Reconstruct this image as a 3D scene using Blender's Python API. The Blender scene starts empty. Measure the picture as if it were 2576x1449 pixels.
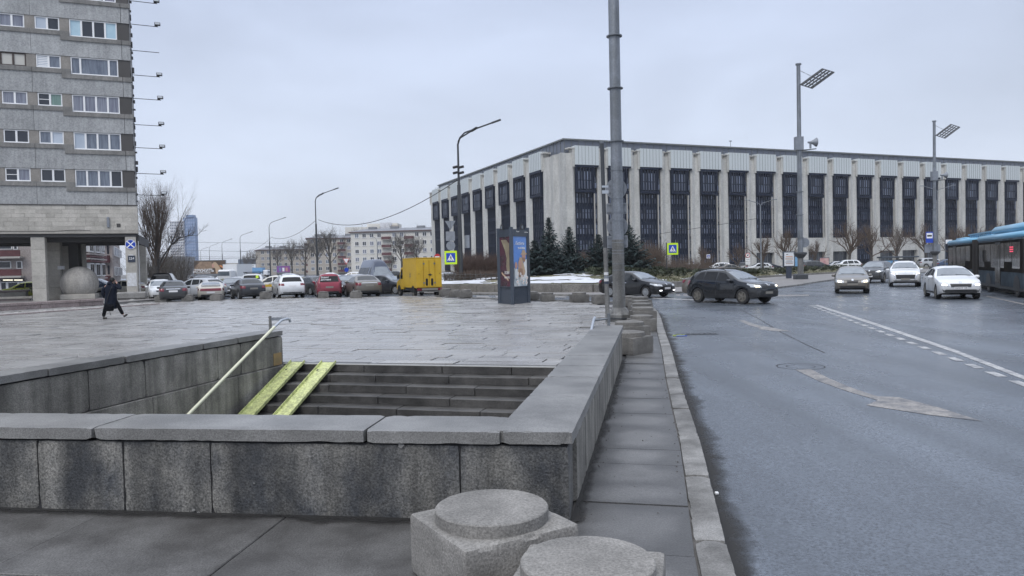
import bpy, bmesh, math, random
from mathutils import Vector, Matrix, noise
from mathutils.bvhtree import BVHTree
from mathutils.geometry import tessellate_polygon

sc = bpy.context.scene
COL = sc.collection
R_ = math.radians
sin, cos, sqrt, pi = math.sin, math.cos, math.sqrt, math.pi

# ------------------------------------------------------------------ camera
EYE = Vector((0, 0, 1.85))
PITCH = math.atan(56.5 / 1860.0)
ROLL = 0.0225
cam = bpy.data.cameras.new("camera")
cam.sensor_width = 36.0
cam.lens = 36.0 * 1860.0 / 2576.0
cam.clip_start = 0.1
cam.clip_end = 6000
camo = bpy.data.objects.new("camera", cam)
COL.objects.link(camo)
CROT = Matrix.Rotation(pi / 2 - PITCH, 3, 'X') @ Matrix.Rotation(-ROLL, 3, 'Z')
camo.matrix_world = Matrix.Translation(EYE) @ CROT.to_4x4()
sc.camera = camo

# ------------------------------------------------------------------ sky, sun, exposure
SUN_EL, SUN_AZ = R_(48), R_(205)
world = bpy.data.worlds.new("World")
sc.world = world
world.use_nodes = True
wt = world.node_tree
for n in list(wt.nodes):
    wt.nodes.remove(n)
wo = wt.nodes.new('ShaderNodeOutputWorld')
bg = wt.nodes.new('ShaderNodeBackground')
sky = wt.nodes.new('ShaderNodeTexSky')
sky.sky_type = 'NISHITA'
sky.sun_disc = False
sky.sun_elevation = SUN_EL
sky.sun_rotation = SUN_AZ
sky.dust_density = 4.0
tc = wt.nodes.new('ShaderNodeTexCoord')
sep = wt.nodes.new('ShaderNodeSeparateXYZ')
wt.links.new(tc.outputs['Generated'], sep.inputs[0])
ramp = wt.nodes.new('ShaderNodeValToRGB')
cr = ramp.color_ramp
cr.elements[0].position = 0.0
cr.elements[0].color = (0.6, 0.65, 0.735, 1)
cr.elements[1].position = 1.0
cr.elements[1].color = (1.24, 1.3, 1.43, 1)
e = cr.elements.new(0.12); e.color = (0.562, 0.626, 0.75, 1)
e = cr.elements.new(0.4); e.color = (0.447, 0.512, 0.668, 1)
e = cr.elements.new(0.7); e.color = (0.96, 1.03, 1.18, 1)
wt.links.new(sep.outputs['Z'], ramp.inputs[0])
mp = wt.nodes.new('ShaderNodeMapping')
mp.inputs['Scale'].default_value = (1.2, 1.2, 3.2)
wt.links.new(tc.outputs['Generated'], mp.inputs[0])
nz = wt.nodes.new('ShaderNodeTexNoise')
nz.inputs['Scale'].default_value = 1.9
nz.inputs['Detail'].default_value = 5
nz.inputs['Roughness'].default_value = 0.5
nz.inputs['Distortion'].default_value = 0.4
wt.links.new(mp.outputs[0], nz.inputs['Vector'])
mr = wt.nodes.new('ShaderNodeMapRange')
mr.inputs['From Min'].default_value = 0.3
mr.inputs['From Max'].default_value = 0.7
mr.inputs['To Min'].default_value = 8.7
mr.inputs['To Max'].default_value = 11.2
wt.links.new(nz.outputs['Fac'], mr.inputs['Value'])
vm = wt.nodes.new('ShaderNodeVectorMath'); vm.operation = 'SCALE'
wt.links.new(ramp.outputs['Color'], vm.inputs[0])
wt.links.new(mr.outputs[0], vm.inputs['Scale'])
mixc = wt.nodes.new('ShaderNodeMix'); mixc.data_type = 'RGBA'
mixc.inputs[0].default_value = 0.92
wt.links.new(sky.outputs[0], mixc.inputs[6])
wt.links.new(vm.outputs[0], mixc.inputs[7])
wt.links.new(mixc.outputs[2], bg.inputs['Color'])
bg.inputs['Strength'].default_value = 0.1
wt.links.new(bg.outputs[0], wo.inputs['Surface'])

sun = bpy.data.lights.new("sun", 'SUN')
sun.energy = 1.0
sun.angle = R_(25)
sun.color = (1.0, 0.97, 0.93)
suno = bpy.data.objects.new("sun", sun)
COL.objects.link(suno)
sd = Vector((sin(SUN_AZ) * cos(SUN_EL), cos(SUN_AZ) * cos(SUN_EL), sin(SUN_EL)))
suno.rotation_euler = sd.to_track_quat('Z', 'Y').to_euler()
suno.location = (0, -20, 60)

sc.view_settings.view_transform = 'Standard'
try:
    sc.view_settings.look = 'None'
except Exception:
    pass
sc.view_settings.exposure = 0.38
sc.view_settings.gamma = 1.0
sc.view_settings.use_curve_mapping = False
sc.cycles.max_bounces = 6
sc.cycles.diffuse_bounces = 3
sc.cycles.glossy_bounces = 3
sc.cycles.volume_bounces = 0


# ------------------------------------------------------------------ survey helpers: a sight line through a point of the photograph
def ray(px, py):
    return CROT @ Vector(((px - 1288) / 1860.0, -(py - 724.5) / 1860.0, -1.0))

def G(px, py, z=0.0):
    d = ray(px, py)
    return EYE + d * ((z - EYE.z) / d.z)

def AT(px, py, Y):
    d = ray(px, py)
    return EYE + d * (Y / d.y)


# ------------------------------------------------------------------ materials
MATS = {}

def mat(name, col, rough=0.6, metal=0.0, col2=None, scale=1.0, detail=4, speck=0.0, speck_scale=60.0, bump=0.0, bump_scale=40.0,
        isl=0.0, orand=0.0, streak=0.0, coords='pos', rough2=None, spec=0.5, emit=None, estr=0.0, stretch=None, coat=0.0, mixlo=0.35, mixhi=0.65, center=0.0, bdist=0.02):
    m = bpy.data.materials.new(name)
    m.use_nodes = True
    nt = m.node_tree
    b = nt.nodes['Principled BSDF']
    L = nt.links.new
    N = nt.nodes.new
    b.inputs['Roughness'].default_value = rough
    b.inputs['Metallic'].default_value = metal
    b.inputs['Specular IOR Level'].default_value = spec
    if coat:
        b.inputs['Coat Weight'].default_value = coat
        b.inputs['Coat Roughness'].default_value = 0.06
    if emit:
        b.inputs['Emission Color'].default_value = (*emit, 1)
        b.inputs['Emission Strength'].default_value = estr
    b.inputs['Base Color'].default_value = (*col, 1)
    if not (col2 or speck or bump or isl or orand or streak or center):
        MATS[name] = m
        return m
    if coords == 'pos':
        g = N('ShaderNodeNewGeometry'); base = g.outputs['Position']
    else:
        t = N('ShaderNodeTexCoord'); base = t.outputs['Object']
    oi = N('ShaderNodeObjectInfo')
    sh = N('ShaderNodeVectorMath'); sh.operation = 'SCALE'
    cmb = N('ShaderNodeCombineXYZ')
    L(oi.outputs['Random'], cmb.inputs[0]); L(oi.outputs['Random'], cmb.inputs[1])
    L(cmb.outputs[0], sh.inputs[0]); sh.inputs['Scale'].default_value = 37.0 if coords != 'pos' else 0.0
    ad = N('ShaderNodeVectorMath'); ad.operation = 'ADD'
    L(base, ad.inputs[0]); L(sh.outputs[0], ad.inputs[1])
    vec = ad.outputs[0]
    if stretch:
        ms = N('ShaderNodeMapping'); ms.inputs['Scale'].default_value = stretch
        L(vec, ms.inputs[0]); vs = ms.outputs[0]
    else:
        vs = vec
    cur = None
    fac = None
    if col2:
        n1 = N('ShaderNodeTexNoise'); n1.inputs['Scale'].default_value = scale; n1.inputs['Detail'].default_value = detail
        n1.inputs['Roughness'].default_value = 0.6
        L(vs, n1.inputs['Vector'])
        r1 = N('ShaderNodeMapRange'); r1.inputs['From Min'].default_value = mixlo; r1.inputs['From Max'].default_value = mixhi
        L(n1.outputs['Fac'], r1.inputs['Value'])
        fac = r1.outputs[0]
        mx = N('ShaderNodeMix'); mx.data_type = 'RGBA'
        mx.inputs[6].default_value = (*col, 1); mx.inputs[7].default_value = (*col2, 1)
        L(fac, mx.inputs[0])
        cur = mx.outputs[2]
        if rough2 is not None:
            rr = N('ShaderNodeMapRange'); rr.inputs['To Min'].default_value = rough; rr.inputs['To Max'].default_value = rough2
            L(fac, rr.inputs['Value']); L(rr.outputs[0], b.inputs['Roughness'])
    else:
        rgb = N('ShaderNodeRGB'); rgb.outputs[0].default_value = (*col, 1); cur = rgb.outputs[0]

    def mul(cur, val):
        vm_ = N('ShaderNodeVectorMath'); vm_.operation = 'SCALE'
        L(cur, vm_.inputs[0]); L(val, vm_.inputs['Scale'])
        return vm_.outputs[0]

    def rng(val, a, c, lo=0.0, hi=1.0):
        q = N('ShaderNodeMapRange'); q.inputs['From Min'].default_value = lo; q.inputs['From Max'].default_value = hi
        q.inputs['To Min'].default_value = a; q.inputs['To Max'].default_value = c
        L(val, q.inputs['Value'])
        return q.outputs[0]
    if streak:
        mst = N('ShaderNodeMapping'); mst.inputs['Scale'].default_value = (5.0, 5.0, 0.35)
        L(vec, mst.inputs[0])
        n3 = N('ShaderNodeTexNoise'); n3.inputs['Scale'].default_value = 1.0; n3.inputs['Detail'].default_value = 4
        L(mst.outputs[0], n3.inputs['Vector'])
        cur = mul(cur, rng(n3.outputs['Fac'], 1.0 - streak, 1.0 + streak * 0.6, 0.35, 0.62))
    if speck:
        n2 = N('ShaderNodeTexNoise'); n2.inputs['Scale'].default_value = speck_scale; n2.inputs['Detail'].default_value = 3; n2.inputs['Roughness'].default_value = 0.75
        L(vec, n2.inputs['Vector'])
        cur = mul(cur, rng(n2.outputs['Fac'], 1 - speck, 1 + speck, 0.36, 0.64))
    if isl:
        g2 = N('ShaderNodeNewGeometry')
        cur = mul(cur, rng(g2.outputs['Random Per Island'], 1 - isl, 1 + isl))
    if orand:
        cur = mul(cur, rng(oi.outputs['Random'], 1 - orand, 1 + orand))
    if center:
        t2 = N('ShaderNodeTexCoord')
        sb = N('ShaderNodeVectorMath'); sb.operation = 'SUBTRACT'; sb.inputs[1].default_value = (0.5, 0.5, 0.5)
        L(t2.outputs['Generated'], sb.inputs[0])
        ml = N('ShaderNodeVectorMath'); ml.operation = 'MULTIPLY'; ml.inputs[1].default_value = (2, 2, 0)
        L(sb.outputs[0], ml.inputs[0])
        ln = N('ShaderNodeVectorMath'); ln.operation = 'LENGTH'; L(ml.outputs[0], ln.inputs[0])
        n5 = N('ShaderNodeTexNoise'); n5.inputs['Scale'].default_value = 2.5; n5.inputs['Detail'].default_value = 3
        L(vec, n5.inputs['Vector'])
        a5 = N('ShaderNodeMath'); a5.operation = 'MULTIPLY_ADD'; a5.inputs[1].default_value = 0.9
        L(n5.outputs['Fac'], a5.inputs[0]); L(ln.outputs['Value'], a5.inputs[2])
        cur = mul(cur, rng(a5.outputs[0], 1 + center, 1 - center * 0.5, 0.85, 1.25))
    L(cur, b.inputs['Base Color'])
    if bump:
        n4 = N('ShaderNodeTexNoise'); n4.inputs['Scale'].default_value = bump_scale; n4.inputs['Detail'].default_value = 4
        L(vec, n4.inputs['Vector'])
        bp = N('ShaderNodeBump'); bp.inputs['Strength'].default_value = bump; bp.inputs['Distance'].default_value = bdist
        L(n4.outputs['Fac'], bp.inputs['Height']); L(bp.outputs[0], b.inputs['Normal'])
    MATS[name] = m
    return m

M = MATS
mat('granite', (0.19, 0.185, 0.175), 0.7, speck=0.5, speck_scale=85, bump=0.55, bump_scale=70, col2=(0.27, 0.265, 0.255), scale=1.6, orand=0.08, bdist=0.012)
mat('granite_cap', (0.12, 0.119, 0.115), 0.4, speck=0.34, speck_scale=95, bump=0.3, bump_scale=80, col2=(0.22, 0.218, 0.212), scale=1.3, orand=0.07, bdist=0.01)
mat('granite_wall', (0.05, 0.053, 0.058), 0.6, speck=0.55, speck_scale=62, bump=0.5, bump_scale=60, col2=(0.17, 0.165, 0.152), scale=2.4, streak=0.38, orand=0.06, stretch=(1.4, 1.4, 0.9), mixlo=0.36, mixhi=0.64, bdist=0.012, detail=6)
mat('granite_inner', (0.14, 0.134, 0.122), 0.65, speck=0.35, speck_scale=60, bump=0.35, bump_scale=50, col2=(0.25, 0.24, 0.215), scale=2.0, streak=0.4, orand=0.08)
mat('granite_step', (0.042, 0.041, 0.04), 0.36, speck=0.3, speck_scale=60, bump=0.3, bump_scale=40, col2=(0.085, 0.082, 0.078), scale=2.5, orand=0.15, rough2=0.55)
mat('granite_bollard', (0.165, 0.16, 0.15), 0.75, speck=0.3, speck_scale=70, bump=0.5, bump_scale=60, col2=(0.26, 0.25, 0.235), scale=3.0, orand=0.08, coords='obj', bdist=0.012)
mat('granite_bollard_damp', (0.1, 0.096, 0.088), 0.65, speck=0.3, speck_scale=40, bump=0.5, bump_scale=60, col2=(0.165, 0.158, 0.146), scale=3.0, orand=0.12, coords='obj', bdist=0.012)
mat('slab_front', (0.06, 0.058, 0.056), 0.42, speck=0.4, speck_scale=80, bump=0.4, bump_scale=70, col2=(0.13, 0.128, 0.125), scale=2.0, orand=0.12, rough2=0.36, bdist=0.01)
mat('slab_walk', (0.075, 0.074, 0.072), 0.36, speck=0.3, speck_scale=80, bump=0.3, bump_scale=70, col2=(0.1, 0.1, 0.1), scale=2.0, orand=0.1, rough2=0.46, center=0.42, bdist=0.008)
mat('kerb_stone', (0.1, 0.097, 0.09), 0.55, speck=0.3, speck_scale=80, bump=0.35, bump_scale=60, col2=(0.24, 0.235, 0.225), scale=2.6, orand=0.15)
mat('plaza_slab', (0.26, 0.253, 0.245), 0.2, speck=0.22, speck_scale=60, bump=0.2, bump_scale=30, col2=(0.3, 0.296, 0.29), scale=0.6, isl=0.16, orand=0.12, rough2=0.36, detail=5)
mat('joint', (0.03, 0.03, 0.032), 0.8)
mat('asphalt', (0.07, 0.082, 0.1), 0.2, speck=0.5, speck_scale=45, bump=0.25, bump_scale=48, col2=(0.095, 0.111, 0.134), scale=0.3, rough2=0.32, detail=6, bdist=0.02, spec=0.75)  # blue shift of the base colour stands in for sky reflected on wet road
mat('cobble', (0.3, 0.29, 0.28), 0.6, isl=0.35, speck=0.3, speck_scale=40, bump=0.3)
mat('paint_white', (0.5, 0.5, 0.49), 0.4, col2=(0.2, 0.2, 0.21), scale=7, speck=0.25, speck_scale=30, detail=6)
mat('paint_worn', (0.27, 0.25, 0.23), 0.4, col2=(0.1, 0.1, 0.105), scale=5, speck=0.4, speck_scale=35, detail=6, mixlo=0.4, mixhi=0.66)
mat('earth', (0.09, 0.085, 0.08), 0.9, col2=(0.13, 0.125, 0.12), scale=0.1)
mat('pave_far', (0.17, 0.16, 0.155), 0.55, col2=(0.22, 0.21, 0.2), scale=0.6)
mat('lawn', (0.11, 0.115, 0.06), 0.95, col2=(0.19, 0.17, 0.11), scale=0.8, speck=0.4, speck_scale=6, bump=0.6, bump_scale=8)
mat('snow', (0.64, 0.66, 0.7), 0.6, col2=(0.4, 0.4, 0.4), scale=0.9, detail=7, mixlo=0.45, mixhi=0.75, bump=0.5, bump_scale=3, bdist=0.1)
mat('ret_wall', (0.13, 0.125, 0.115), 0.7, col2=(0.2, 0.19, 0.175), scale=1.2, speck=0.3, speck_scale=12, orand=0.1)
mat('red_granite', (0.2, 0.16, 0.155), 0.55, col2=(0.28, 0.23, 0.22), scale=1.2, speck=0.3, speck_scale=14, orand=0.06)
mat('concrete_spandrel', (0.29, 0.3, 0.305), 0.85, col2=(0.36, 0.37, 0.375), scale=0.9, speck=0.2, speck_scale=9, streak=0.1, orand=0.06)
mat('concrete_trim', (0.23, 0.225, 0.215), 0.85, col2=(0.16, 0.16, 0.155), scale=1.3, speck=0.12, speck_scale=10, streak=0.12, orand=0.05)
mat('concrete_pier', (0.22, 0.207, 0.19), 0.85, col2=(0.27, 0.255, 0.235), scale=1.5, speck=0.1, speck_scale=8)
mat('dark_panel', (0.055, 0.052, 0.05), 0.5, orand=0.25)
mat('travertine', (0.36, 0.345, 0.31), 0.75, col2=(0.46, 0.44, 0.4), scale=1.1, speck=0.1, speck_scale=10, orand=0.13)
mat('travertine_low', (0.3, 0.285, 0.255), 0.75, col2=(0.4, 0.38, 0.34), scale=1.0, speck=0.1, speck_scale=10, orand=0.08)
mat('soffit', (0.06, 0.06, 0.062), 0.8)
mat('frame_white', (0.78, 0.79, 0.8), 0.4)
mat('frame_brown', (0.05, 0.035, 0.03), 0.5)
mat('pane_dark', (0.025, 0.03, 0.042), 0.06, spec=0.6)
mat('pane_mid', (0.09, 0.11, 0.15), 0.08, col2=(0.18, 0.21, 0.26), scale=2.2, stretch=(4, 4, 0.5), spec=0.6)
mat('pane_curtain', (0.26, 0.28, 0.33), 0.12, col2=(0.12, 0.13, 0.18), scale=1.6, stretch=(7, 7, 0.25), spec=0.6)
mat('pane_blue', (0.34, 0.5, 0.6), 0.15, col2=(0.44, 0.6, 0.68), scale=1.0, spec=0.6)
mat('pane_pale', (0.46, 0.52, 0.6), 0.12, col2=(0.36, 0.42, 0.5), scale=0.6, spec=0.6)
mat('pane_green', (0.2, 0.3, 0.27), 0.12, col2=(0.12, 0.2, 0.18), scale=1.6, stretch=(7, 7, 0.25))
mat('pane_beige', (0.5, 0.49, 0.45), 0.15)
mat('lib_stone', (0.4, 0.395, 0.37), 0.8, col2=(0.52, 0.515, 0.485), scale=0.9, stretch=(1, 1, 0.3), speck=0.1, speck_scale=3, orand=0.07, detail=6)
mat('lib_panel', (0.54, 0.58, 0.585), 0.45, metal=0.0, orand=0.04)
mat('lib_attic', (0.11, 0.125, 0.16), 0.4, isl=0.08)
mat('lib_attic_left', (0.2, 0.225, 0.27), 0.4, isl=0.08)
mat('lib_edge', (0.13, 0.14, 0.14), 0.5)
mat('lib_dark', (0.01, 0.016, 0.034), 0.6, spec=0.2)
mat('lib_glass', (0.1, 0.12, 0.165), 0.12, isl=0.8, spec=0.6)
mat('lib_mullion', (0.42, 0.4, 0.36), 0.6)
mat('lib_low', (0.035, 0.042, 0.055), 0.1, spec=0.6)
mat('cream_wall', (0.6, 0.585, 0.54), 0.9, col2=(0.65, 0.635, 0.59), scale=0.12)
mat('tan_wall', (0.42, 0.38, 0.33), 0.9, col2=(0.47, 0.43, 0.37), scale=0.12)
mat('pink_wall', (0.38, 0.34, 0.325), 0.9, col2=(0.3, 0.27, 0.26), scale=0.8, speck=0.2, speck_scale=9, detail=6)
mat('roof_grey', (0.19, 0.2, 0.22), 0.6)
mat('roof_brown', (0.1, 0.06, 0.055), 0.6)
mat('burgundy', (0.085, 0.028, 0.032), 0.6, col2=(0.12, 0.04, 0.045), scale=2)
mat('slab_edge', (0.4, 0.385, 0.36), 0.8)
mat('pipe_grey', (0.35, 0.36, 0.38), 0.5)
mat('galv', (0.22, 0.24, 0.27), 0.45, metal=0.35, col2=(0.16, 0.175, 0.19), scale=1.5, speck=0.12, speck_scale=20, streak=0.2)
mat('galv_rust', (0.13, 0.13, 0.125), 0.6, metal=0.2, col2=(0.19, 0.19, 0.185), scale=2.5, streak=0.3, speck=0.2, speck_scale=25)
mat('pole_dark', (0.05, 0.055, 0.062), 0.5, metal=0.2)
mat('steel', (0.45, 0.48, 0.52), 0.3, metal=0.7)
mat('sign_back', (0.24, 0.26, 0.29), 0.5, metal=0.2, col2=(0.19, 0.21, 0.24), scale=3)
mat('sign_yellow', (0.55, 0.78, 0.02), 0.5)
mat('sign_blue', (0.01, 0.055, 0.42), 0.4)
mat('sign_white', (0.8, 0.81, 0.82), 0.4)
mat('sign_red', (0.5, 0.02, 0.03), 0.4)
mat('sign_black', (0.015, 0.015, 0.018), 0.5)
mat('navy', (0.03, 0.04, 0.065), 0.5)
mat('kiosk', (0.035, 0.048, 0.068), 0.35, coat=0.2)
mat('ramp_yellow', (0.52, 0.56, 0.25), 0.45, col2=(0.24, 0.26, 0.14), scale=3.0, speck=0.3, speck_scale=25, stretch=(3, 3, 1), detail=6, mixlo=0.48, mixhi=0.75)
mat('rail_cream', (0.66, 0.66, 0.5), 0.45)
mat('ochre', (0.33, 0.22, 0.09), 0.7, col2=(0.22, 0.16, 0.08), scale=6)
mat('bark', (0.075, 0.068, 0.06), 0.9, col2=(0.045, 0.042, 0.04), scale=4)
mat('twig', (0.085, 0.075, 0.065), 0.9)
mat('twig_warm', (0.1, 0.072, 0.055), 0.9)
mat('twig_red', (0.085, 0.055, 0.045), 0.9, isl=0.3)
mat('needles', (0.032, 0.055, 0.055), 0.8, isl=0.45)
mat('juniper', (0.045, 0.055, 0.03), 0.85, isl=0.5)
mat('grass', (0.1, 0.1, 0.05), 0.9, isl=0.4)
mat('tyre', (0.02, 0.02, 0.021), 0.8)
mat('rim', (0.38, 0.39, 0.4), 0.35, metal=0.6)
mat('rim_dirty', (0.17, 0.16, 0.14), 0.6, metal=0.3)
mat('trim_black', (0.015, 0.016, 0.018), 0.5)
mat('glass_car', (0.016, 0.02, 0.024), 0.05, spec=0.5)
mat('glass_shield', (0.1, 0.125, 0.15), 0.05, spec=0.9, coat=0.6, col2=(0.16, 0.19, 0.22), scale=1.5)  # sky reflection on sloped car windows put into the pale base colour
mat('glass_black', (0.008, 0.009, 0.011), 0.08, spec=0.35)
mat('lamp_off', (0.5, 0.53, 0.56), 0.1, spec=0.7)
mat('lamp_on', (0.9, 0.88, 0.8), 0.2, emit=(1.0, 0.94, 0.82), estr=3.2)
mat('lamp_warm', (0.9, 0.85, 0.7), 0.2, emit=(1.0, 0.86, 0.55), estr=2.8)
mat('lamp_drl', (0.9, 0.9, 0.9), 0.2, emit=(0.95, 0.97, 1.0), estr=2.0)
mat('tail_red', (0.16, 0.012, 0.025), 0.2, coat=0.5)
mat('tail_on', (0.6, 0.03, 0.05), 0.2, emit=(1.0, 0.08, 0.1), estr=1.6)
mat('plate', (0.62, 0.62, 0.63), 0.5)
mat('plate_dirty', (0.2, 0.19, 0.17), 0.6)
mat('chrome', (0.6, 0.62, 0.65), 0.15, metal=0.9)
mat('bus_blue', (0.13, 0.35, 0.52), 0.35, coat=0.3)
mat('bus_low', (0.1, 0.13, 0.155), 0.8, spec=0.04, col2=(0.06, 0.07, 0.08), scale=1.2)
mat('bus_glass', (0.016, 0.016, 0.017), 0.8, spec=0.0, col2=(0.03, 0.027, 0.024), scale=0.7)
mat('bus_pane', (0.05, 0.046, 0.042), 0.12, spec=0.07, col2=(0.13, 0.12, 0.11), scale=0.8)
mat('bellows', (0.025, 0.022, 0.02), 0.8)
mat('coat', (0.007, 0.01, 0.02), 0.7, spec=0.15, bump=0.3, bump_scale=6, bdist=0.05, coords='obj')
mat('trousers', (0.006, 0.0065, 0.009), 0.9, spec=0.1)
mat('shoe', (0.018, 0.013, 0.011), 0.4)
mat('skin', (0.42, 0.25, 0.2), 0.6)
mat('hair', (0.012, 0.011, 0.011), 0.8)
mat('sphere', (0.33, 0.315, 0.29), 0.8, col2=(0.41, 0.39, 0.36), scale=1.6, speck=0.2, speck_scale=12, streak=0.15)
mat('van_yellow', (0.56, 0.36, 0.02), 0.5, col2=(0.48, 0.3, 0.015), scale=1.2)
mat('wire', (0.02, 0.02, 0.022), 0.7)
mat('wire_far', (0.12, 0.13, 0.15), 0.7)
mat('paper', (0.66, 0.68, 0.7), 0.7, col2=(0.5, 0.5, 0.5), scale=6)


def paint(name, col, dirt=0.25, rough=0.28, coat=0.8, metal=0.0):
    """car paint, winter road dirt on its lower part"""
    m = mat(name, col, rough, metal=metal, coat=coat, spec=0.2)
    nt = m.node_tree
    b = nt.nodes['Principled BSDF']
    t = nt.nodes.new('ShaderNodeTexCoord')
    sp = nt.nodes.new('ShaderNodeSeparateXYZ')
    nt.links.new(t.outputs['Object'], sp.inputs[0])
    n = nt.nodes.new('ShaderNodeTexNoise'); n.inputs['Scale'].default_value = 2.2; n.inputs['Detail'].default_value = 5
    nt.links.new(t.outputs['Object'], n.inputs['Vector'])
    a = nt.nodes.new('ShaderNodeMath'); a.operation = 'MULTIPLY_ADD'; a.inputs[1].default_value = 0.5
    nt.links.new(n.outputs['Fac'], a.inputs[0]); nt.links.new(sp.outputs['Z'], a.inputs[2])
    q = nt.nodes.new('ShaderNodeMapRange')
    q.inputs['From Min'].default_value = 0.55; q.inputs['From Max'].default_value = 1.15
    q.inputs['To Min'].default_value = dirt; q.inputs['To Max'].default_value = 0.0
    nt.links.new(a.outputs[0], q.inputs['Value'])
    mx = nt.nodes.new('ShaderNodeMix'); mx.data_type = 'RGBA'
    mx.inputs[6].default_value = (*col, 1); mx.inputs[7].default_value = (0.085, 0.076, 0.064, 1)
    nt.links.new(q.outputs[0], mx.inputs[0]); nt.links.new(mx.outputs[2], b.inputs['Base Color'])
    mc = nt.nodes.new('ShaderNodeMapRange')
    mc.inputs['To Min'].default_value = coat; mc.inputs['To Max'].default_value = 0.0
    nt.links.new(q.outputs[0], mc.inputs['Value']); nt.links.new(mc.outputs[0], b.inputs['Coat Weight'])
    return m

paint('p_white', (0.72, 0.74, 0.76), 0.55)
paint('p_black', (0.006, 0.007, 0.009), 0.12)
paint('p_darkgrey', (0.03, 0.034, 0.04), 0.4)
paint('p_navy', (0.016, 0.021, 0.03), 0.35)
paint('p_blue', (0.03, 0.06, 0.12), 0.35)
paint('p_asx', (0.01, 0.013, 0.018), 0.25, rough=0.2, coat=1.0)
paint('p_silver', (0.42, 0.44, 0.47), 0.5)
paint('p_bronze', (0.15, 0.14, 0.125), 0.5)
paint('p_beige', (0.46, 0.43, 0.36), 0.6)
paint('p_red', (0.26, 0.025, 0.05), 0.45)
paint('p_taxi', (0.66, 0.65, 0.6), 0.5)
paint('p_lime', (0.32, 0.36, 0.03), 0.3)
paint('p_van', (0.04, 0.055, 0.095), 0.3)
paint('p_volvo', (0.16, 0.15, 0.135), 0.7)
paint('p_cream', (0.56, 0.53, 0.47), 0.6)


# ------------------------------------------------------------------ mesh builder
def _cb():
    bm = bmesh.new()
    S = []
    for sx in (-1, 1):
        for sy in (-1, 1):
            for sz in (-1, 1):
                for k in range(3):
                    S.append((sx, sy, sz, k))
    for sx, sy, sz, k in S:
        b = 0.25
        bm.verts.new((sx * (1 if k == 0 else 1 - b), sy * (1 if k == 1 else 1 - b), sz * (1 if k == 2 else 1 - b)))
    bm.verts.ensure_lookup_table()
    bmesh.ops.convex_hull(bm, input=bm.verts[:])
    bmesh.ops.dissolve_limit(bm, angle_limit=0.02, verts=bm.verts[:], edges=bm.edges[:])
    bm.verts.index_update()
    F = [tuple(v.index for v in f.verts) for f in bm.faces]
    bm.free()
    return S, F

CB_S, CB_F = _cb()


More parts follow.
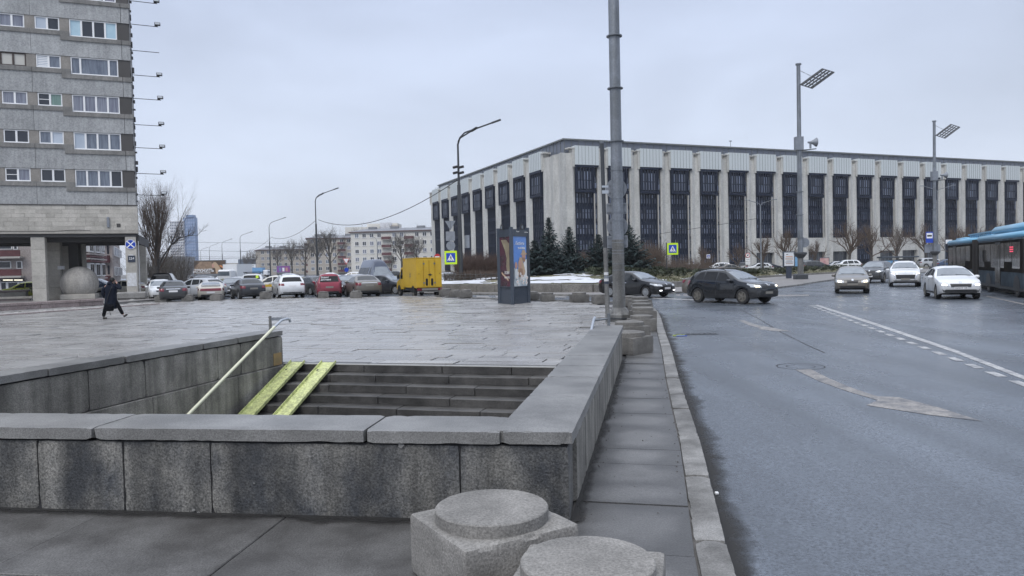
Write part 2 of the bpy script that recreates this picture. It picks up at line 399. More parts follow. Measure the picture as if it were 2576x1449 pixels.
class MB:
    def __init__(s):
        s.v, s.f, s.m = [], [], []

    def add(s, vs, fs, mi=0):
        o = len(s.v)
        s.v += [tuple(p) for p in vs]
        s.f += [tuple(i + o for i in f) for f in fs]
        s.m += [mi] * len(fs)
        return s

    def obox(s, c, h, ax=None, mi=0, bev=0.0):
        """box: centre, half sizes, axes"""
        c = Vector(c)
        ax = ax or (Vector((1, 0, 0)), Vector((0, 1, 0)), Vector((0, 0, 1)))
        if bev:
            vs = []
            for sx, sy, sz, k in CB_S:
                q = [h[0] - (0 if k == 0 else bev), h[1] - (0 if k == 1 else bev), h[2] - (0 if k == 2 else bev)]
                vs.append(c + ax[0] * (sx * q[0]) + ax[1] * (sy * q[1]) + ax[2] * (sz * q[2]))
            return s.add(vs, CB_F, mi)
        vs = [c + ax[0] * (sx * h[0]) + ax[1] * (sy * h[1]) + ax[2] * (sz * h[2]) for sx in (-1, 1) for sy in (-1, 1) for sz in (-1, 1)]
        return s.add(vs, [(0, 1, 3, 2), (4, 6, 7, 5), (0, 4, 5, 1), (2, 3, 7, 6), (0, 2, 6, 4), (1, 5, 7, 3)], mi)

    def box(s, x0, x1, y0, y1, z0, z1, mi=0, bev=0.0):
        return s.obox(((x0 + x1) / 2, (y0 + y1) / 2, (z0 + z1) / 2), (abs(x1 - x0) / 2, abs(y1 - y0) / 2, abs(z1 - z0) / 2), None, mi, bev)

    def prism(s, poly, z0, z1, mi=0, top=True):
        n = len(poly)
        vs = [(p[0], p[1], z0) for p in poly] + [(p[0], p[1], z1) for p in poly]
        area = sum(poly[i][0] * poly[(i + 1) % n][1] - poly[(i + 1) % n][0] * poly[i][1] for i in range(n))
        r = range(n)
        fs = [(i, (i + 1) % n, n + (i + 1) % n, n + i) if area > 0 else (i, n + i, n + (i + 1) % n, (i + 1) % n) for i in r]
        s.add(vs, fs, mi)
        tri = tessellate_polygon([[Vector((p[0], p[1], 0)) for p in poly]])
        o = len(s.v) - 2 * n
        for t in tri:
            a, b, c = t
            pa, pb, pc = poly[a], poly[b], poly[c]
            if (pb[0] - pa[0]) * (pc[1] - pa[1]) - (pc[0] - pa[0]) * (pb[1] - pa[1]) < 0:
                a, b, c = a, c, b
            s.f.append((o + n + a, o + n + b, o + n + c)); s.m.append(mi)
            s.f.append((o + a, o + c, o + b)); s.m.append(mi)
        return s

    def flat(s, polys, z, mi=0):
        """flat sheet with holes: polys[0] outline, the rest holes"""
        pts = [p for q in polys for p in q]
        tri = tessellate_polygon([[Vector((p[0], p[1], 0)) for p in q] for q in polys])
        o = len(s.v)
        s.v += [(p[0], p[1], z(p) if callable(z) else z) for p in pts]
        for a, b, c in tri:
            pa, pb, pc = pts[a], pts[b], pts[c]
            if (pb[0] - pa[0]) * (pc[1] - pa[1]) - (pc[0] - pa[0]) * (pb[1] - pa[1]) < 0:
                b, c = c, b
            s.f.append((o + a, o + b, o + c)); s.m.append(mi)
        return s

    def tube(s, pts, rad, n=8, mi=0, cap=True):
        pts = [Vector(p) for p in pts]
        k = len(pts)
        if not hasattr(rad, '__len__'):
            rad = [rad] * k
        o = len(s.v)
        ref = None
        for i, p in enumerate(pts):
            d = (pts[min(i + 1, k - 1)] - pts[max(i - 1, 0)])
            if d.length < 1e-9:
                d = Vector((0, 0, 1))
            d.normalize()
            if ref is None:
                ref = Vector((1, 0, 0)) if abs(d.x) < 0.9 else Vector((0, 1, 0))
            u = (ref - d * ref.dot(d))
            if u.length < 1e-6:
                u = d.orthogonal()
            u.normalize()
            ref = u
            w = d.cross(u)
            for j in range(n):
                a = 2 * pi * j / n
                s.v.append(tuple(p + (u * cos(a) + w * sin(a)) * rad[i]))
        for i in range(k - 1):
            for j in range(n):
                s.f.append((o + i * n + j, o + i * n + (j + 1) % n, o + (i + 1) * n + (j + 1) % n, o + (i + 1) * n + j)); s.m.append(mi)
        if cap:
            s.f.append(tuple(o + j for j in reversed(range(n)))); s.m.append(mi)
            s.f.append(tuple(o + (k - 1) * n + j for j in range(n))); s.m.append(mi)
        return s

    def lathe(s, prof, n=24, c=(0, 0, 0), mi=0, axis='z'):
        """profile of (radius, height) turned round an axis"""
        o = len(s.v)
        for r, z in prof:
            for j in range(n):
                a = 2 * pi * j / n
                x, y = r * cos(a), r * sin(a)
                p = (x, y, z) if axis == 'z' else ((x, -z, y) if axis == 'y' else (z, x, y))
                s.v.append((c[0] + p[0], c[1] + p[1], c[2] + p[2]))
        for i in range(len(prof) - 1):
            for j in range(n):
                s.f.append((o + i * n + j, o + i * n + (j + 1) % n, o + (i + 1) * n + (j + 1) % n, o + (i + 1) * n + j)); s.m.append(mi)
        s.f.append(tuple(o + j for j in reversed(range(n)))); s.m.append(mi)
        k = len(prof) - 1
        s.f.append(tuple(o + k * n + j for j in range(n))); s.m.append(mi)
        return s

    def plate(s, o, ex, ey, outline, t, mi=0):
        """flat shape with thickness: outline in (a, b) on axes ex, ey, thickness t along ex x ey"""
        o, ex, ey = Vector(o), Vector(ex), Vector(ey)
        nn = ex.cross(ey).normalized()
        n = len(outline)
        vs = [o + ex * a + ey * b for a, b in outline] + [o + ex * a + ey * b + nn * t for a, b in outline]
        area = sum(outline[i][0] * outline[(i + 1) % n][1] - outline[(i + 1) % n][0] * outline[i][1] for i in range(n))
        if area < 0:
            outline = outline[::-1]
            vs = [o + ex * a + ey * b for a, b in outline] + [o + ex * a + ey * b + nn * t for a, b in outline]
        fs = [(i, (i + 1) % n, n + (i + 1) % n, n + i) for i in range(n)]
        tri = tessellate_polygon([[Vector((a, b, 0)) for a, b in outline]])
        for a, b, c in tri:
            pa, pb, pc = outline[a], outline[b], outline[c]
            if (pb[0] - pa[0]) * (pc[1] - pa[1]) - (pc[0] - pa[0]) * (pb[1] - pa[1]) < 0:
                b, c = c, b
            fs.append((n + a, n + b, n + c)); fs.append((a, c, b))
        return s.add(vs, fs, mi)

    def mesh(s, name, mats, smooth=None):
        me = bpy.data.meshes.new(name)
        me.from_pydata(s.v, [], s.f)
        for m in (mats if isinstance(mats, (list, tuple)) else [mats]):
            me.materials.append(M[m])
        me.polygons.foreach_set('material_index', s.m)
        if smooth is not None:
            me.polygons.foreach_set('use_smooth', [True] * len(me.polygons))
            me.set_sharp_from_angle(angle=R_(smooth))
        me.update()
        return me

    def build(s, name, mats, parent=None, smooth=None, loc=None):
        return link(name, s.mesh(name, mats, smooth), parent, loc)


def link(name, data, parent=None, loc=None, rot=None, scale=None):
    o = bpy.data.objects.new(name, data)
    if parent is not None:
        o.parent = parent
    if loc is not None:
        o.location = loc
    if rot is not None:
        o.rotation_euler = rot
    if scale is not None:
        o.scale = scale
    COL.objects.link(o)
    return o

def tag(o, label=None, cat=None, group=None, kind=None):
    if label: o['label'] = label
    if cat: o['category'] = cat
    if group: o['group'] = group
    if kind: o['kind'] = kind
    return o

def thing(name, label, cat, loc=(0, 0, 0), rz=0.0, group=None):
    o = link(name, None, None, loc, (0, 0, rz))
    return tag(o, label, cat, group)

def copy_tree(o, parent=None):
    c = o.copy()
    COL.objects.link(c)
    c.parent = parent
    for ch in list(o.children):
        copy_tree(ch, c)
    return c

def text(name, body, size, mat_, parent=None, m4=None, align='CENTER', extr=0.002, shear=0.0, bold=0.0):
    cu = bpy.data.curves.new(name, 'FONT')
    cu.body = body; cu.size = size; cu.align_x = align; cu.align_y = 'CENTER'; cu.extrude = extr; cu.shear = shear; cu.offset = bold
    cu.resolution_u = 3
    tmp = bpy.data.objects.new(name, cu)
    me = bpy.data.meshes.new_from_object(tmp)
    bpy.data.objects.remove(tmp); bpy.data.curves.remove(cu)
    me.materials.clear(); me.materials.append(M[mat_])
    o = link(name, me, parent)
    if m4 is not None:
        o.matrix_local = m4
    return o

def frame4(o, ex, ey):
    """matrix with x axis ex, y axis ey, at o"""
    ex = Vector(ex).normalized(); ey = Vector(ey).normalized(); ez = ex.cross(ey)
    m = Matrix((ex, ey, ez)).transposed().to_4x4()
    m.translation = Vector(o)
    return m

def inside(p, poly):
    c = False
    n = len(poly)
    for i in range(n):
        a, b = poly[i], poly[i - 1]
        if (a[1] > p[1]) != (b[1] > p[1]) and p[0] < (b[0] - a[0]) * (p[1] - a[1]) / (b[1] - a[1]) + a[0]:
            c = not c
    return c

def lerp(a, b, t):
    return a + (b - a) * t

V2 = lambda x, y: Vector((x, y, 0))
Z = Vector((0, 0, 1))


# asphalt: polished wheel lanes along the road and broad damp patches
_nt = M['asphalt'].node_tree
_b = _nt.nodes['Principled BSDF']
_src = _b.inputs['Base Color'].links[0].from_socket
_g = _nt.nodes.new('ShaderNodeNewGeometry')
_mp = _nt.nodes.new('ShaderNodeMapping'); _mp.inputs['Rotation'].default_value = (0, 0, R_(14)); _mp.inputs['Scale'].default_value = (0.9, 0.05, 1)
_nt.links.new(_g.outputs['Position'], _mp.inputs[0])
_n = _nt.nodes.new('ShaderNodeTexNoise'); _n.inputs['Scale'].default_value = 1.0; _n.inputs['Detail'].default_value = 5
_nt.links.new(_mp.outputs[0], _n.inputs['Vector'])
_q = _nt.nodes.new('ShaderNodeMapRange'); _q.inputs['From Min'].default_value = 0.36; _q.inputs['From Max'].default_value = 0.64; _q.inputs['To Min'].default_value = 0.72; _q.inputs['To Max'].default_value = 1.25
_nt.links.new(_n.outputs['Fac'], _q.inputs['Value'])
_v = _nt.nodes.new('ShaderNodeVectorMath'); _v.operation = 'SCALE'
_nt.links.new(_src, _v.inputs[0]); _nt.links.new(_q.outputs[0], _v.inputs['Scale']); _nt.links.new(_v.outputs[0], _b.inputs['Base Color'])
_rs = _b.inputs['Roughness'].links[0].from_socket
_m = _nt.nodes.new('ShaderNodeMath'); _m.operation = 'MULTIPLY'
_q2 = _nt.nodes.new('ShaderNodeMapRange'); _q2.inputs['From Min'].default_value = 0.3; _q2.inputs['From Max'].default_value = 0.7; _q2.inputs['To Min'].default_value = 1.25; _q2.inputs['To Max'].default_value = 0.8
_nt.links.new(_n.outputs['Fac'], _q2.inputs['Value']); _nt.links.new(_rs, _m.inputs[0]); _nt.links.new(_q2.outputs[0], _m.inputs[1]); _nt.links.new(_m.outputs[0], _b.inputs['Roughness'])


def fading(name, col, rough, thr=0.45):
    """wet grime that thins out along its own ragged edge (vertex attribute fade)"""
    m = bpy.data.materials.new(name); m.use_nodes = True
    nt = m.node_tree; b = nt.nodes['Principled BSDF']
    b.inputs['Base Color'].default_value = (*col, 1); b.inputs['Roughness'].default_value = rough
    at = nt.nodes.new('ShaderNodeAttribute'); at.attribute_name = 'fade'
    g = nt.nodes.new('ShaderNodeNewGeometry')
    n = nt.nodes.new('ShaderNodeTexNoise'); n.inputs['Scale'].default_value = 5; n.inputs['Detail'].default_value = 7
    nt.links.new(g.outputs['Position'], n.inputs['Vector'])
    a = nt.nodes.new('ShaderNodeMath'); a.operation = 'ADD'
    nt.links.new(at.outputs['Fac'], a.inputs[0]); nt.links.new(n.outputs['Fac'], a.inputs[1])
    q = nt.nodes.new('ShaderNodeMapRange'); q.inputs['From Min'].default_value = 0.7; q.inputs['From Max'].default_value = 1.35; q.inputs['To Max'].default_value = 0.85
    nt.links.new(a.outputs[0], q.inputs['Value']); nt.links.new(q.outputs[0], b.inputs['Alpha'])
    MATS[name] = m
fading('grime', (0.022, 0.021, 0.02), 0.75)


def stone_mesh(name, h, cell, seed, m, chip=0.004, big=0.013, rough=0.002):
    """squared stone block with worn, chipped edges and a slightly uneven face"""
    bm = bmesh.new()
    dims = [max(1, min(60, int(2 * q / cell))) for q in h]
    grid = {}
    def V(i, j, k):
        if (i, j, k) not in grid:
            grid[(i, j, k)] = bm.verts.new((h[0] * (2 * i / dims[0] - 1), h[1] * (2 * j / dims[1] - 1), h[2] * (2 * k / dims[2] - 1)))
        return grid[(i, j, k)]
    a, b, c = dims
    for k, fl in ((0, 1), (c, 0)):
        for i in range(a):
            for j in range(b):
                q = [V(i, j, k), V(i + 1, j, k), V(i + 1, j + 1, k), V(i, j + 1, k)]; bm.faces.new(q[::-1] if fl else q)
    for j, fl in ((0, 0), (b, 1)):
        for i in range(a):
            for k in range(c):
                q = [V(i, j, k), V(i + 1, j, k), V(i + 1, j, k + 1), V(i, j, k + 1)]; bm.faces.new(q[::-1] if fl else q)
    for i, fl in ((0, 1), (a, 0)):
        for j in range(b):
            for k in range(c):
                q = [V(i, j, k), V(i, j + 1, k), V(i, j + 1, k + 1), V(i, j, k + 1)]; bm.faces.new(q[::-1] if fl else q)
    sv = Vector((seed * 3.17, seed * 7.71, seed * 1.3))
    for (i, j, k), v in grid.items():
        ex = [i in (0, a), j in (0, b), k in (0, c)]
        s = Vector((-1 if i == 0 else 1, -1 if j == 0 else 1, -1 if k == 0 else 1))
        p = v.co.copy()
        n1_ = noise.noise(p * 7 + sv); n2_ = noise.noise(p * 23 + sv)
        d = Vector((s.x * ex[0], s.y * ex[1], s.z * ex[2]))
        if sum(ex) >= 2:
            amt = chip + max(0, n1_ - 0.3) * big + max(0, n2_ - 0.2) * 0.012
            if sum(ex) == 3: amt += 0.012 * (noise.noise(sv + s * 5.3) + 0.6)
            v.co = p - d * amt
        else:
            v.co = p + d * (n1_ * rough + n2_ * rough * 0.5)
    me = bpy.data.meshes.new(name)
    bm.to_mesh(me); bm.free()
    me.materials.append(M[m])
    me.polygons.foreach_set('use_smooth', [True] * len(me.polygons))
    me.set_sharp_from_angle(angle=R_(28))
    return me

# ================================================================== SETTING: ground, road, plaza
HOLE = [(-6.75, 6.72), (0.02, 5.76), (1.40, 13.05), (-4.58, 14.66)]
KERB = [(0.72, 0.6), (1.273, 4.285), (1.88, 7.39), (2.57, 11.37), (3.34, 15.53), (4.15, 20.2), (4.92, 24.45), (5.5, 28.0), (5.85, 31.0), (5.75, 33.2), (5.0, 35.2), (3.9, 36.7), (1.9, 38.7), (0.2, 41.0), (-2.4, 44.2), (-4.0, 46.8), (-4.9, 48.6), (-10.0, 48.1), (-16.5, 49.6), (-21.3, 48.75), (-26.5, 48.2)]
PLAZA = [(-70, -6), (0.3, -6)] + KERB + [(-29.5, 58.0), (-70, 41.6)]
BIG = [(-2600, -60), (2600, -60), (2600, 3000), (-2600, 3000)]

g = MB().flat([BIG, HOLE], -0.2).build('ground', 'earth'); tag(g, kind='structure')
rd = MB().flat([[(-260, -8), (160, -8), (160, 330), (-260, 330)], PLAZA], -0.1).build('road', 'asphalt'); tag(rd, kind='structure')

def circle_pts(c, r, n=28): return [(c.x + r * cos(2 * pi * k / n), c.y + r * sin(2 * pi * k / n)) for k in range(n)]
# kerb line offset helper
def offset_line(pts, d):
    out = []
    for i, p in enumerate(pts):
        a = Vector(pts[max(i - 1, 0)]); b = Vector(pts[min(i + 1, len(pts) - 1)])
        t = (b - a).normalized()
        out.append((p[0] - t.y * d, p[1] + t.x * d))
    return out

def resample(pts, step):
    P = [Vector(p) for p in pts]
    out = [P[0]]
    carry = 0.0
    for a, b in zip(P, P[1:]):
        L = (b - a).length
        t = step - carry
        while t < L:
            out.append(a.lerp(b, t / L))
            t += step
        carry = L - (t - step)
    return out

plaza = link('plaza', None); tag(plaza, kind='structure')
MB().flat([PLAZA, HOLE], -0.03).build('bedding', 'joint', plaza)

# paving slabs of the plaza: the 300 that show largest are pieces of their own, the rest one mesh
rnd = random.Random(5)
PA = Vector((0.9655, -0.2602, 0)); PB = Vector((0.2602, 0.9655, 0))
SO = Vector((-4.58, 14.66, 0))
uF = Vector((0.188, 0.982, 0)).normalized()     # street direction
PLin = [(-70, 9.5)] + [(-7.4, 9.0), (-7.2, 6.0), (-60, 13)]
wall_l = [(-4.50, 14.72), (-4.96, 14.84), (-7.30, 6.2), (-6.7, 6.2)]
walk_in = [(2.16, 14.0), (2.6, 17.5), (3.4, 22), (4.1, 26), (4.8, 30)]
REG = [(-69, 16.2), (-7.25, 6.95), (-4.95, 14.86), (-4.5, 14.74), (1.42, 13.12), (1.56, 14.1), (2.18, 14.1), (2.75, 17.6), (3.5, 21.9), (4.25, 26), (4.7, 29), (5.0, 31.5), (4.9, 33.0), (4.3, 34.7), (3.3, 36.1), (1.4, 38.2), (-0.3, 40.5), (-2.9, 43.8), (-4.5, 46.4), (-5.3, 48.1), (-10.0, 47.7), (-16.5, 49.2), (-21.3, 48.3), (-24.2, 47.6), (-24.6, 45.4), (-30, 40.2), (-69, 31)]
TERR = [(-24.9, 45.9), (-60, 33.2), (-60, 45.6), (-20.4, 58.6), (-21.9, 53.6), (-23.9, 52.6)]
cells = []
row_y = -9.0
while row_y < 37:
    rh = rnd.choice([0.44, 0.46, 0.46, 0.5])
    x = -48 + rnd.random()
    while x < 16:
        ln = rnd.choice([0.7, 1.0, 1.3, 1.6, 2.0])
        c = SO + PA * (x + ln / 2) + PB * (row_y + rh / 2)
        ok = inside((c.x, c.y), REG)
        if ok and c.y < 46:
            for sx in (-1, 1):
                q = c + PA * (sx * ln * 0.45)
                ok = ok and inside((q.x, q.y), REG)
        if ok:
            cells.append((c, ln, rh))
        x += ln
    row_y += rh
def shows(c, ln, rh):
    if c.y < 6 or abs(c.x) > c.y * 0.72 + 0.3: return 0
    if c.y < 14.5 and c.x > -4.6 - (14.6 - c.y) * 0.27 and c.x < 1.4: return 0
    return ln * rh / c.y ** 3
cells.sort(key=lambda q: -shows(*q))
slabm = {}
def slab_mesh(ln, rh):
    k = (ln, rh)
    if k not in slabm:
        slabm[k] = MB().obox((0, 0, -0.03), (ln / 2 - 0.013, rh / 2 - 0.013, 0.03), None, 0, 0.008).mesh('paving_slab', 'plaza_slab')
    return slabm[k]
rest = MB()
ang = math.atan2(PA.y, PA.x)
for i, (c, ln, rh) in enumerate(cells):
    dz = rnd.gauss(0, 0.005); tx = rnd.gauss(0, 0.006); ty = rnd.gauss(0, 0.005)
    if i < 300:
        link('paving_slab', slab_mesh(ln, rh), plaza, (c.x, c.y, dz), (tx, ty, ang + rnd.gauss(0, 0.004)))
    elif shows(c, ln, rh) or c.y > 5:
        mm = Matrix.Rotation(ang, 3, 'Z') @ Matrix.Rotation(tx, 3, 'X') @ Matrix.Rotation(ty, 3, 'Y')
        rest.obox((c.x, c.y, dz - 0.03), (ln / 2 - 0.016, rh / 2 - 0.018, 0.03), (mm.col[0], mm.col[1], mm.col[2]))
tag(rest.build('paving_slab_field', 'plaza_slab', plaza), kind='stuff')

# foreground pavement in front of the parapet, and the walk between parapet and kerb
fw = Vector((-0.990, 0.139, 0)); fn = Vector((-0.139, -0.990, 0))    # along / out of the front parapet
FC = Vector((0.38, 5.22, 0))
pav = link('pavement', None); tag(pav, kind='structure')
for r in range(5):
    x = -0.55 - (0.45 if r % 2 else 0)
    y0 = 0.01 + r * 1.15
    while x < 8.5:
        ln = 1.25 + 0.25 * rnd.random()
        c = FC + fw * (x + ln / 2) + fn * (y0 + 0.575)
        xr = c.x + 0.7
        if c.y > -0.5:
            o = MB().obox((0, 0, -0.05), (ln / 2 - 0.004, 0.571, 0.05), None, 0, 0.006).build('paving_slab', 'slab_front', pav)
            o.location = (c.x, c.y, rnd.gauss(0, 0.003)); o.rotation_euler = (0, 0, math.atan2(-fw.y, -fw.x))
        x += ln
tag(MB().flat([[(-9, -3), (0.55, -3), (1.1, 4.3), (1.7, 7.4), (2.4, 11.4), (2.85, 13.5), (2.2, 14.2), (0.3, 5.0), (-8, 6.6)]], -0.012).build('pavement_bed', 'earth', pav))
kin = offset_line(KERB, 0.235)
def kx(pts, y):
    for a, b in zip(pts, pts[1:]):
        if a[1] <= y <= b[1]:
            return lerp(a[0], b[0], (y - a[1]) / (b[1] - a[1]))
    return pts[0][0]
def wall_out(y):
    return 0.41 + (y - 5.19) * 0.1914
y = 1.0
seq = [0.85, 0.95, 0.9, 0.85, 0.95, 0.5, 0.62, 0.55, 0.95, 0.8, 1.0, 0.8, 0.9, 0.85, 0.9, 0.8, 0.9, 0.9, 0.85, 0.9, 0.8, 0.9, 0.9, 0.9, 0.9, 0.9, 0.9, 0.9, 0.9, 0.9, 0.9, 0.9]
y = 1.2
for ln in seq:
    y1 = y + ln
    if y1 > 30: break
    def lft(v):
        return (wall_out(v) - 0.02) if v < 14.2 else kx(walk_in, v) if v < 30 else 4.8
    g0 = 0.006
    poly = [(lft(y + g0), y + g0 - lft(y) * 0.0 + 0.0), (kx(kin, y) - 0.02, y + g0 - 0.18), (kx(kin, y1) - 0.02, y1 - g0 - 0.18), (lft(y1 - g0), y1 - g0)]
    cx = sum(p[0] for p in poly) / 4; cy = sum(p[1] for p in poly) / 4
    b = MB().prism([(p[0] - cx, p[1] - cy) for p in poly], -0.06, 0.0)
    b.build('walk_slab', 'slab_walk', pav, loc=(cx, cy, 0.002 + rnd.gauss(0, 0.003)))
    y = y1

kerb = link('kerb', None); tag(kerb, kind='structure')
acc = 0.0
kl = resample(KERB, 0.25)
i = 0
while i < len(kl) - 2:
    st = rnd.choice([4, 5, 6, 6]) if kl[i].y < 26 else 5
    j = min(i + st, len(kl) - 1)
    a, b = kl[i], kl[j]
    t = (b - a).normalized(); n = Vector((-t.y, t.x))
    c = (a + b) / 2 + n * 0.11
    h = ((b - a).length / 2 - 0.005, 0.105, 0.125)
    o = link('kerb_stone', stone_mesh('kerb_stone', h, 0.06, i, 'kerb_stone', 0.006, 0.04), kerb) if c.y < 14 else MB().obox((0, 0, 0), h, None, 0, 0.012).build('kerb_stone', 'kerb_stone', kerb)
    o.location = (c.x, c.y, -0.105 + rnd.gauss(0, 0.004)); o.rotation_euler = (0, 0, math.atan2(t.y, t.x))
    i = j

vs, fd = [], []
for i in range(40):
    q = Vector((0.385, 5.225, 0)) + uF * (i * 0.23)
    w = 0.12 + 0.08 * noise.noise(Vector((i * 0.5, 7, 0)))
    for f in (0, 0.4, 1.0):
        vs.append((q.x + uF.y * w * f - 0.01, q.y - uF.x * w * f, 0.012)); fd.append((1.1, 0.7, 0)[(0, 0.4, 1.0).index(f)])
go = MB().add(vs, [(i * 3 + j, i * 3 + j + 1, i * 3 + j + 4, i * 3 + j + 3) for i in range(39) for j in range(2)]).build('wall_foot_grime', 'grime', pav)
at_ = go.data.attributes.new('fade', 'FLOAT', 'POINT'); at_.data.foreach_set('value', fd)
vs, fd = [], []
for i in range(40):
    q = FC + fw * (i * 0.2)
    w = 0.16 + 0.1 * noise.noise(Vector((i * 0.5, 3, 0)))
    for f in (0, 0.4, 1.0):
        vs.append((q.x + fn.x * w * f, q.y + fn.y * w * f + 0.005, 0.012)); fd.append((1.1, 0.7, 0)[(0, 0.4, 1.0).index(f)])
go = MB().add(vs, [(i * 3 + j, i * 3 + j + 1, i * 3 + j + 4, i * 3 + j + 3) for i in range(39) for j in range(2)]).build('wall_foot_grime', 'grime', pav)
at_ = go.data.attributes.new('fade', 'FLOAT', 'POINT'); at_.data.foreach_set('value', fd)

# painted marks on the road, a sheet 4 mm up
def mark(px, name='lane_marking', m='paint_white', z=-0.096):
    pts = [G(x, y_, -0.1) for x, y_ in px]
    return MB().flat([[(p.x, p.y) for p in pts]], z).build(name, m, rd)
mark([(2048, 768), (2058, 767), (2200, 812), (2400, 879), (2700, 993), (2700, 1003), (2392, 884), (2190, 815)])
La = [G(2040, 769, -0.1), G(2385, 897, -0.1)]
dl = (La[1] - La[0]).xy.normalized(); nl = Vector((-dl.y, dl.x))
sgm = MB()
p = La[0].xy.copy()
for k in range(34):
    q = p + dl * 0.55
    o = MB().flat([[tuple(p - nl * 0.075), tuple(q - nl * 0.075), tuple(q + nl * 0.075), tuple(p + nl * 0.075)]], -0.096).build('lane_marking', 'paint_white', rd)
    p = p + dl * 0.95
mark([(2000, 930), (2040, 929), (2085, 952), (2140, 975), (2205, 997), (2262, 1000), (2360, 1025), (2470, 1060), (2330, 1043), (2180, 1020), (2208, 1007), (2130, 984), (2062, 960)], 'arrow_marking', 'paint_worn')
mark([(1858, 806), (1872, 806), (1905, 818), (1935, 823), (1992, 834), (1945, 833), (1906, 828), (1915, 826), (1885, 819)], 'arrow_marking', 'paint_worn')
mark([(1640, 749), (1760, 754), (1760, 756), (1640, 751)])
mark([(2482, 744), (2576, 764), (2576, 767), (2482, 746)], m='paint_worn')
mark([(1950, 742), (2035, 741), (2035, 744), (1950, 746)], m='paint_worn')
for k in range(7):
    x0 = 1150 + k * 48
    mark([(x0, 744), (x0 + 30, 744.5), (x0 + 36, 749), (x0 + 2, 748)], 'crossing_stripe', 'paint_worn')
for k in range(3):
    x0 = 1700 + k * 18
    mark([(x0, 741), (x0 + 10, 741), (x0 + 14, 744.5), (x0 + 2, 744.5)], 'crossing_stripe', 'paint_worn')
c = G(2014, 922, -0.1); r = 0.42
mh = MB(); ro_, ri_ = circle_pts(c, r), circle_pts(c, r * 0.95)
mh.flat([ro_, ri_], -0.096); mh.flat([circle_pts(c, r * 0.6), circle_pts(c, r * 0.57)], -0.096); mh.build('manhole_rim', 'joint', rd)
# wet grime along the kerb, and a long seam in the asphalt
kk = resample(KERB[:12], 0.3)
vs, fd = [], []
for i, p in enumerate(kk):
    t = (kk[min(i + 1, len(kk) - 1)] - kk[max(i - 1, 0)]).normalized()
    w = 0.27 + 0.18 * noise.noise(Vector((i * 0.35, 0, 0)))
    for f in (0, 0.25, 0.55, 1.0):
        vs.append((p.x + t.y * (w * f + 0.005), p.y - t.x * (w * f + 0.005), -0.0972)); fd.append((1, 0.75, 0.4, 0)[(0, 0.25, 0.55, 1.0).index(f)])
gm_ = MB().add(vs, [(i * 4 + j, i * 4 + j + 1, i * 4 + j + 5, i * 4 + j + 4) for i in range(len(kk) - 1) for j in range(3)])
go = gm_.build('gutter_grime', 'grime', rd)
at_ = go.data.attributes.new('fade', 'FLOAT', 'POINT'); at_.data.foreach_set('value', fd)
sp_l = [G(x, y_, -0.1) for x, y_ in ((1868, 782), (1905, 800), (1965, 836), (2030, 868), (2075, 888))]
for a, b in zip(sp_l, sp_l[1:]):
    n_ = Vector(((b - a).y, -(b - a).x, 0)).normalized() * 0.014
    MB().flat([[(q.x, q.y) for q in (a + n_, b + n_, b - n_, a - n_)]], -0.0965).build('asphalt_seam', 'joint', rd)
c = G(1752, 841, -0.1)
gr = MB()
for k in range(7):
    gr.obox((c.x - 0.45 + k * 0.15, c.y, -0.094), (0.045, 0.1, 0.004))
gr.obox((c.x, c.y - 0.12, -0.093), (0.55, 0.03, 0.005)); gr.obox((c.x, c.y + 0.12, -0.093), (0.55, 0.03, 0.005))
gr.build('drain_grate', 'pole_dark', rd)
c = G(1708, 845, -0.1)
mat('litter_yellow', (0.3, 0.36, 0.06), 0.5); lit = MB().obox((c.x, c.y, -0.085), (0.16, 0.05, 0.012), None, 0, 0.01).build('litter', 'litter_yellow'); tag(lit, 'crumpled yellow and blue wrapper lying in the wet gutter by the kerb', 'litter')
MB().obox((c.x + 0.05, c.y - 0.09, -0.088), (0.14, 0.03, 0.009), None, 0, 0.008).build('blue_print', 'sign_blue', lit)
c = G(1803, 1244, -0.1)
tag(MB().obox((c.x, c.y, -0.088), (0.016, 0.013, 0.012), None, 0, 0.006).build('paper_scrap', 'sign_white'), 'tiny white paper scrap on asphalt beside the near kerb', 'litter')

# ------------------------------------------------------------------ stair parapets
def onplane(px, py, p0, d):
    r = ray(px, py)
    n = Vector((d.y, -d.x, 0))
    t = ((p0 - EYE).dot(n)) / r.dot(n)
    q = EYE + r * t
    return (q - p0).dot(d), q.z

def wall(root, p0, d, outn, L, th, joints, caps, mb, mc, z0=0.0, zc=0.565, zt=0.67, over=0.03, end_over=(0, 0), jit=0.004):
    """straight stone-faced wall: face blocks between joints, cap stones between caps"""
    js = [0.0] + joints + [L]
    MB().obox(p0 + d * (L / 2) - outn * (th / 2) + Z * ((z0 + zc) / 2 - 0.008), (L / 2 - 0.02, th / 2 - 0.02, (zc - z0) / 2), (d, outn, Z)).build('core', 'joint', root)
    for a, b in zip(js, js[1:]):
        c = p0 + d * ((a + b) / 2) - outn * (th / 2 + rnd.random() * jit) + Z * ((z0 + zc) / 2 - 0.01)
        h = ((b - a) / 2 - 0.0035, th / 2, (zc - z0) / 2)
        o = link('wall_block', stone_mesh('wall_block', h, 0.07, len(bpy.data.meshes) % 89, mb, 0.003, 0.02, 0.002), root)
        o.matrix_local = frame4(c, d, outn)if d.cross(outn).z > 0 else frame4(c, -d, outn)
    cs = [-end_over[0]] + caps + [L + end_over[1]]
    for a, b in zip(cs, cs[1:]):
        c = p0 + d * ((a + b) / 2) - outn * (th / 2) + Z * ((zc + zt) / 2 + rnd.gauss(0, 0.002))
        h = ((b - a) / 2 - 0.004, th / 2 + over, (zt - zc) / 2 - 0.004)
        o = link('cap_stone', stone_mesh('cap_stone', h, 0.055, len(bpy.data.meshes) % 97, mc), root)
        o.matrix_local = frame4(c, d, outn)if d.cross(outn).z > 0 else frame4(c, -d, outn)

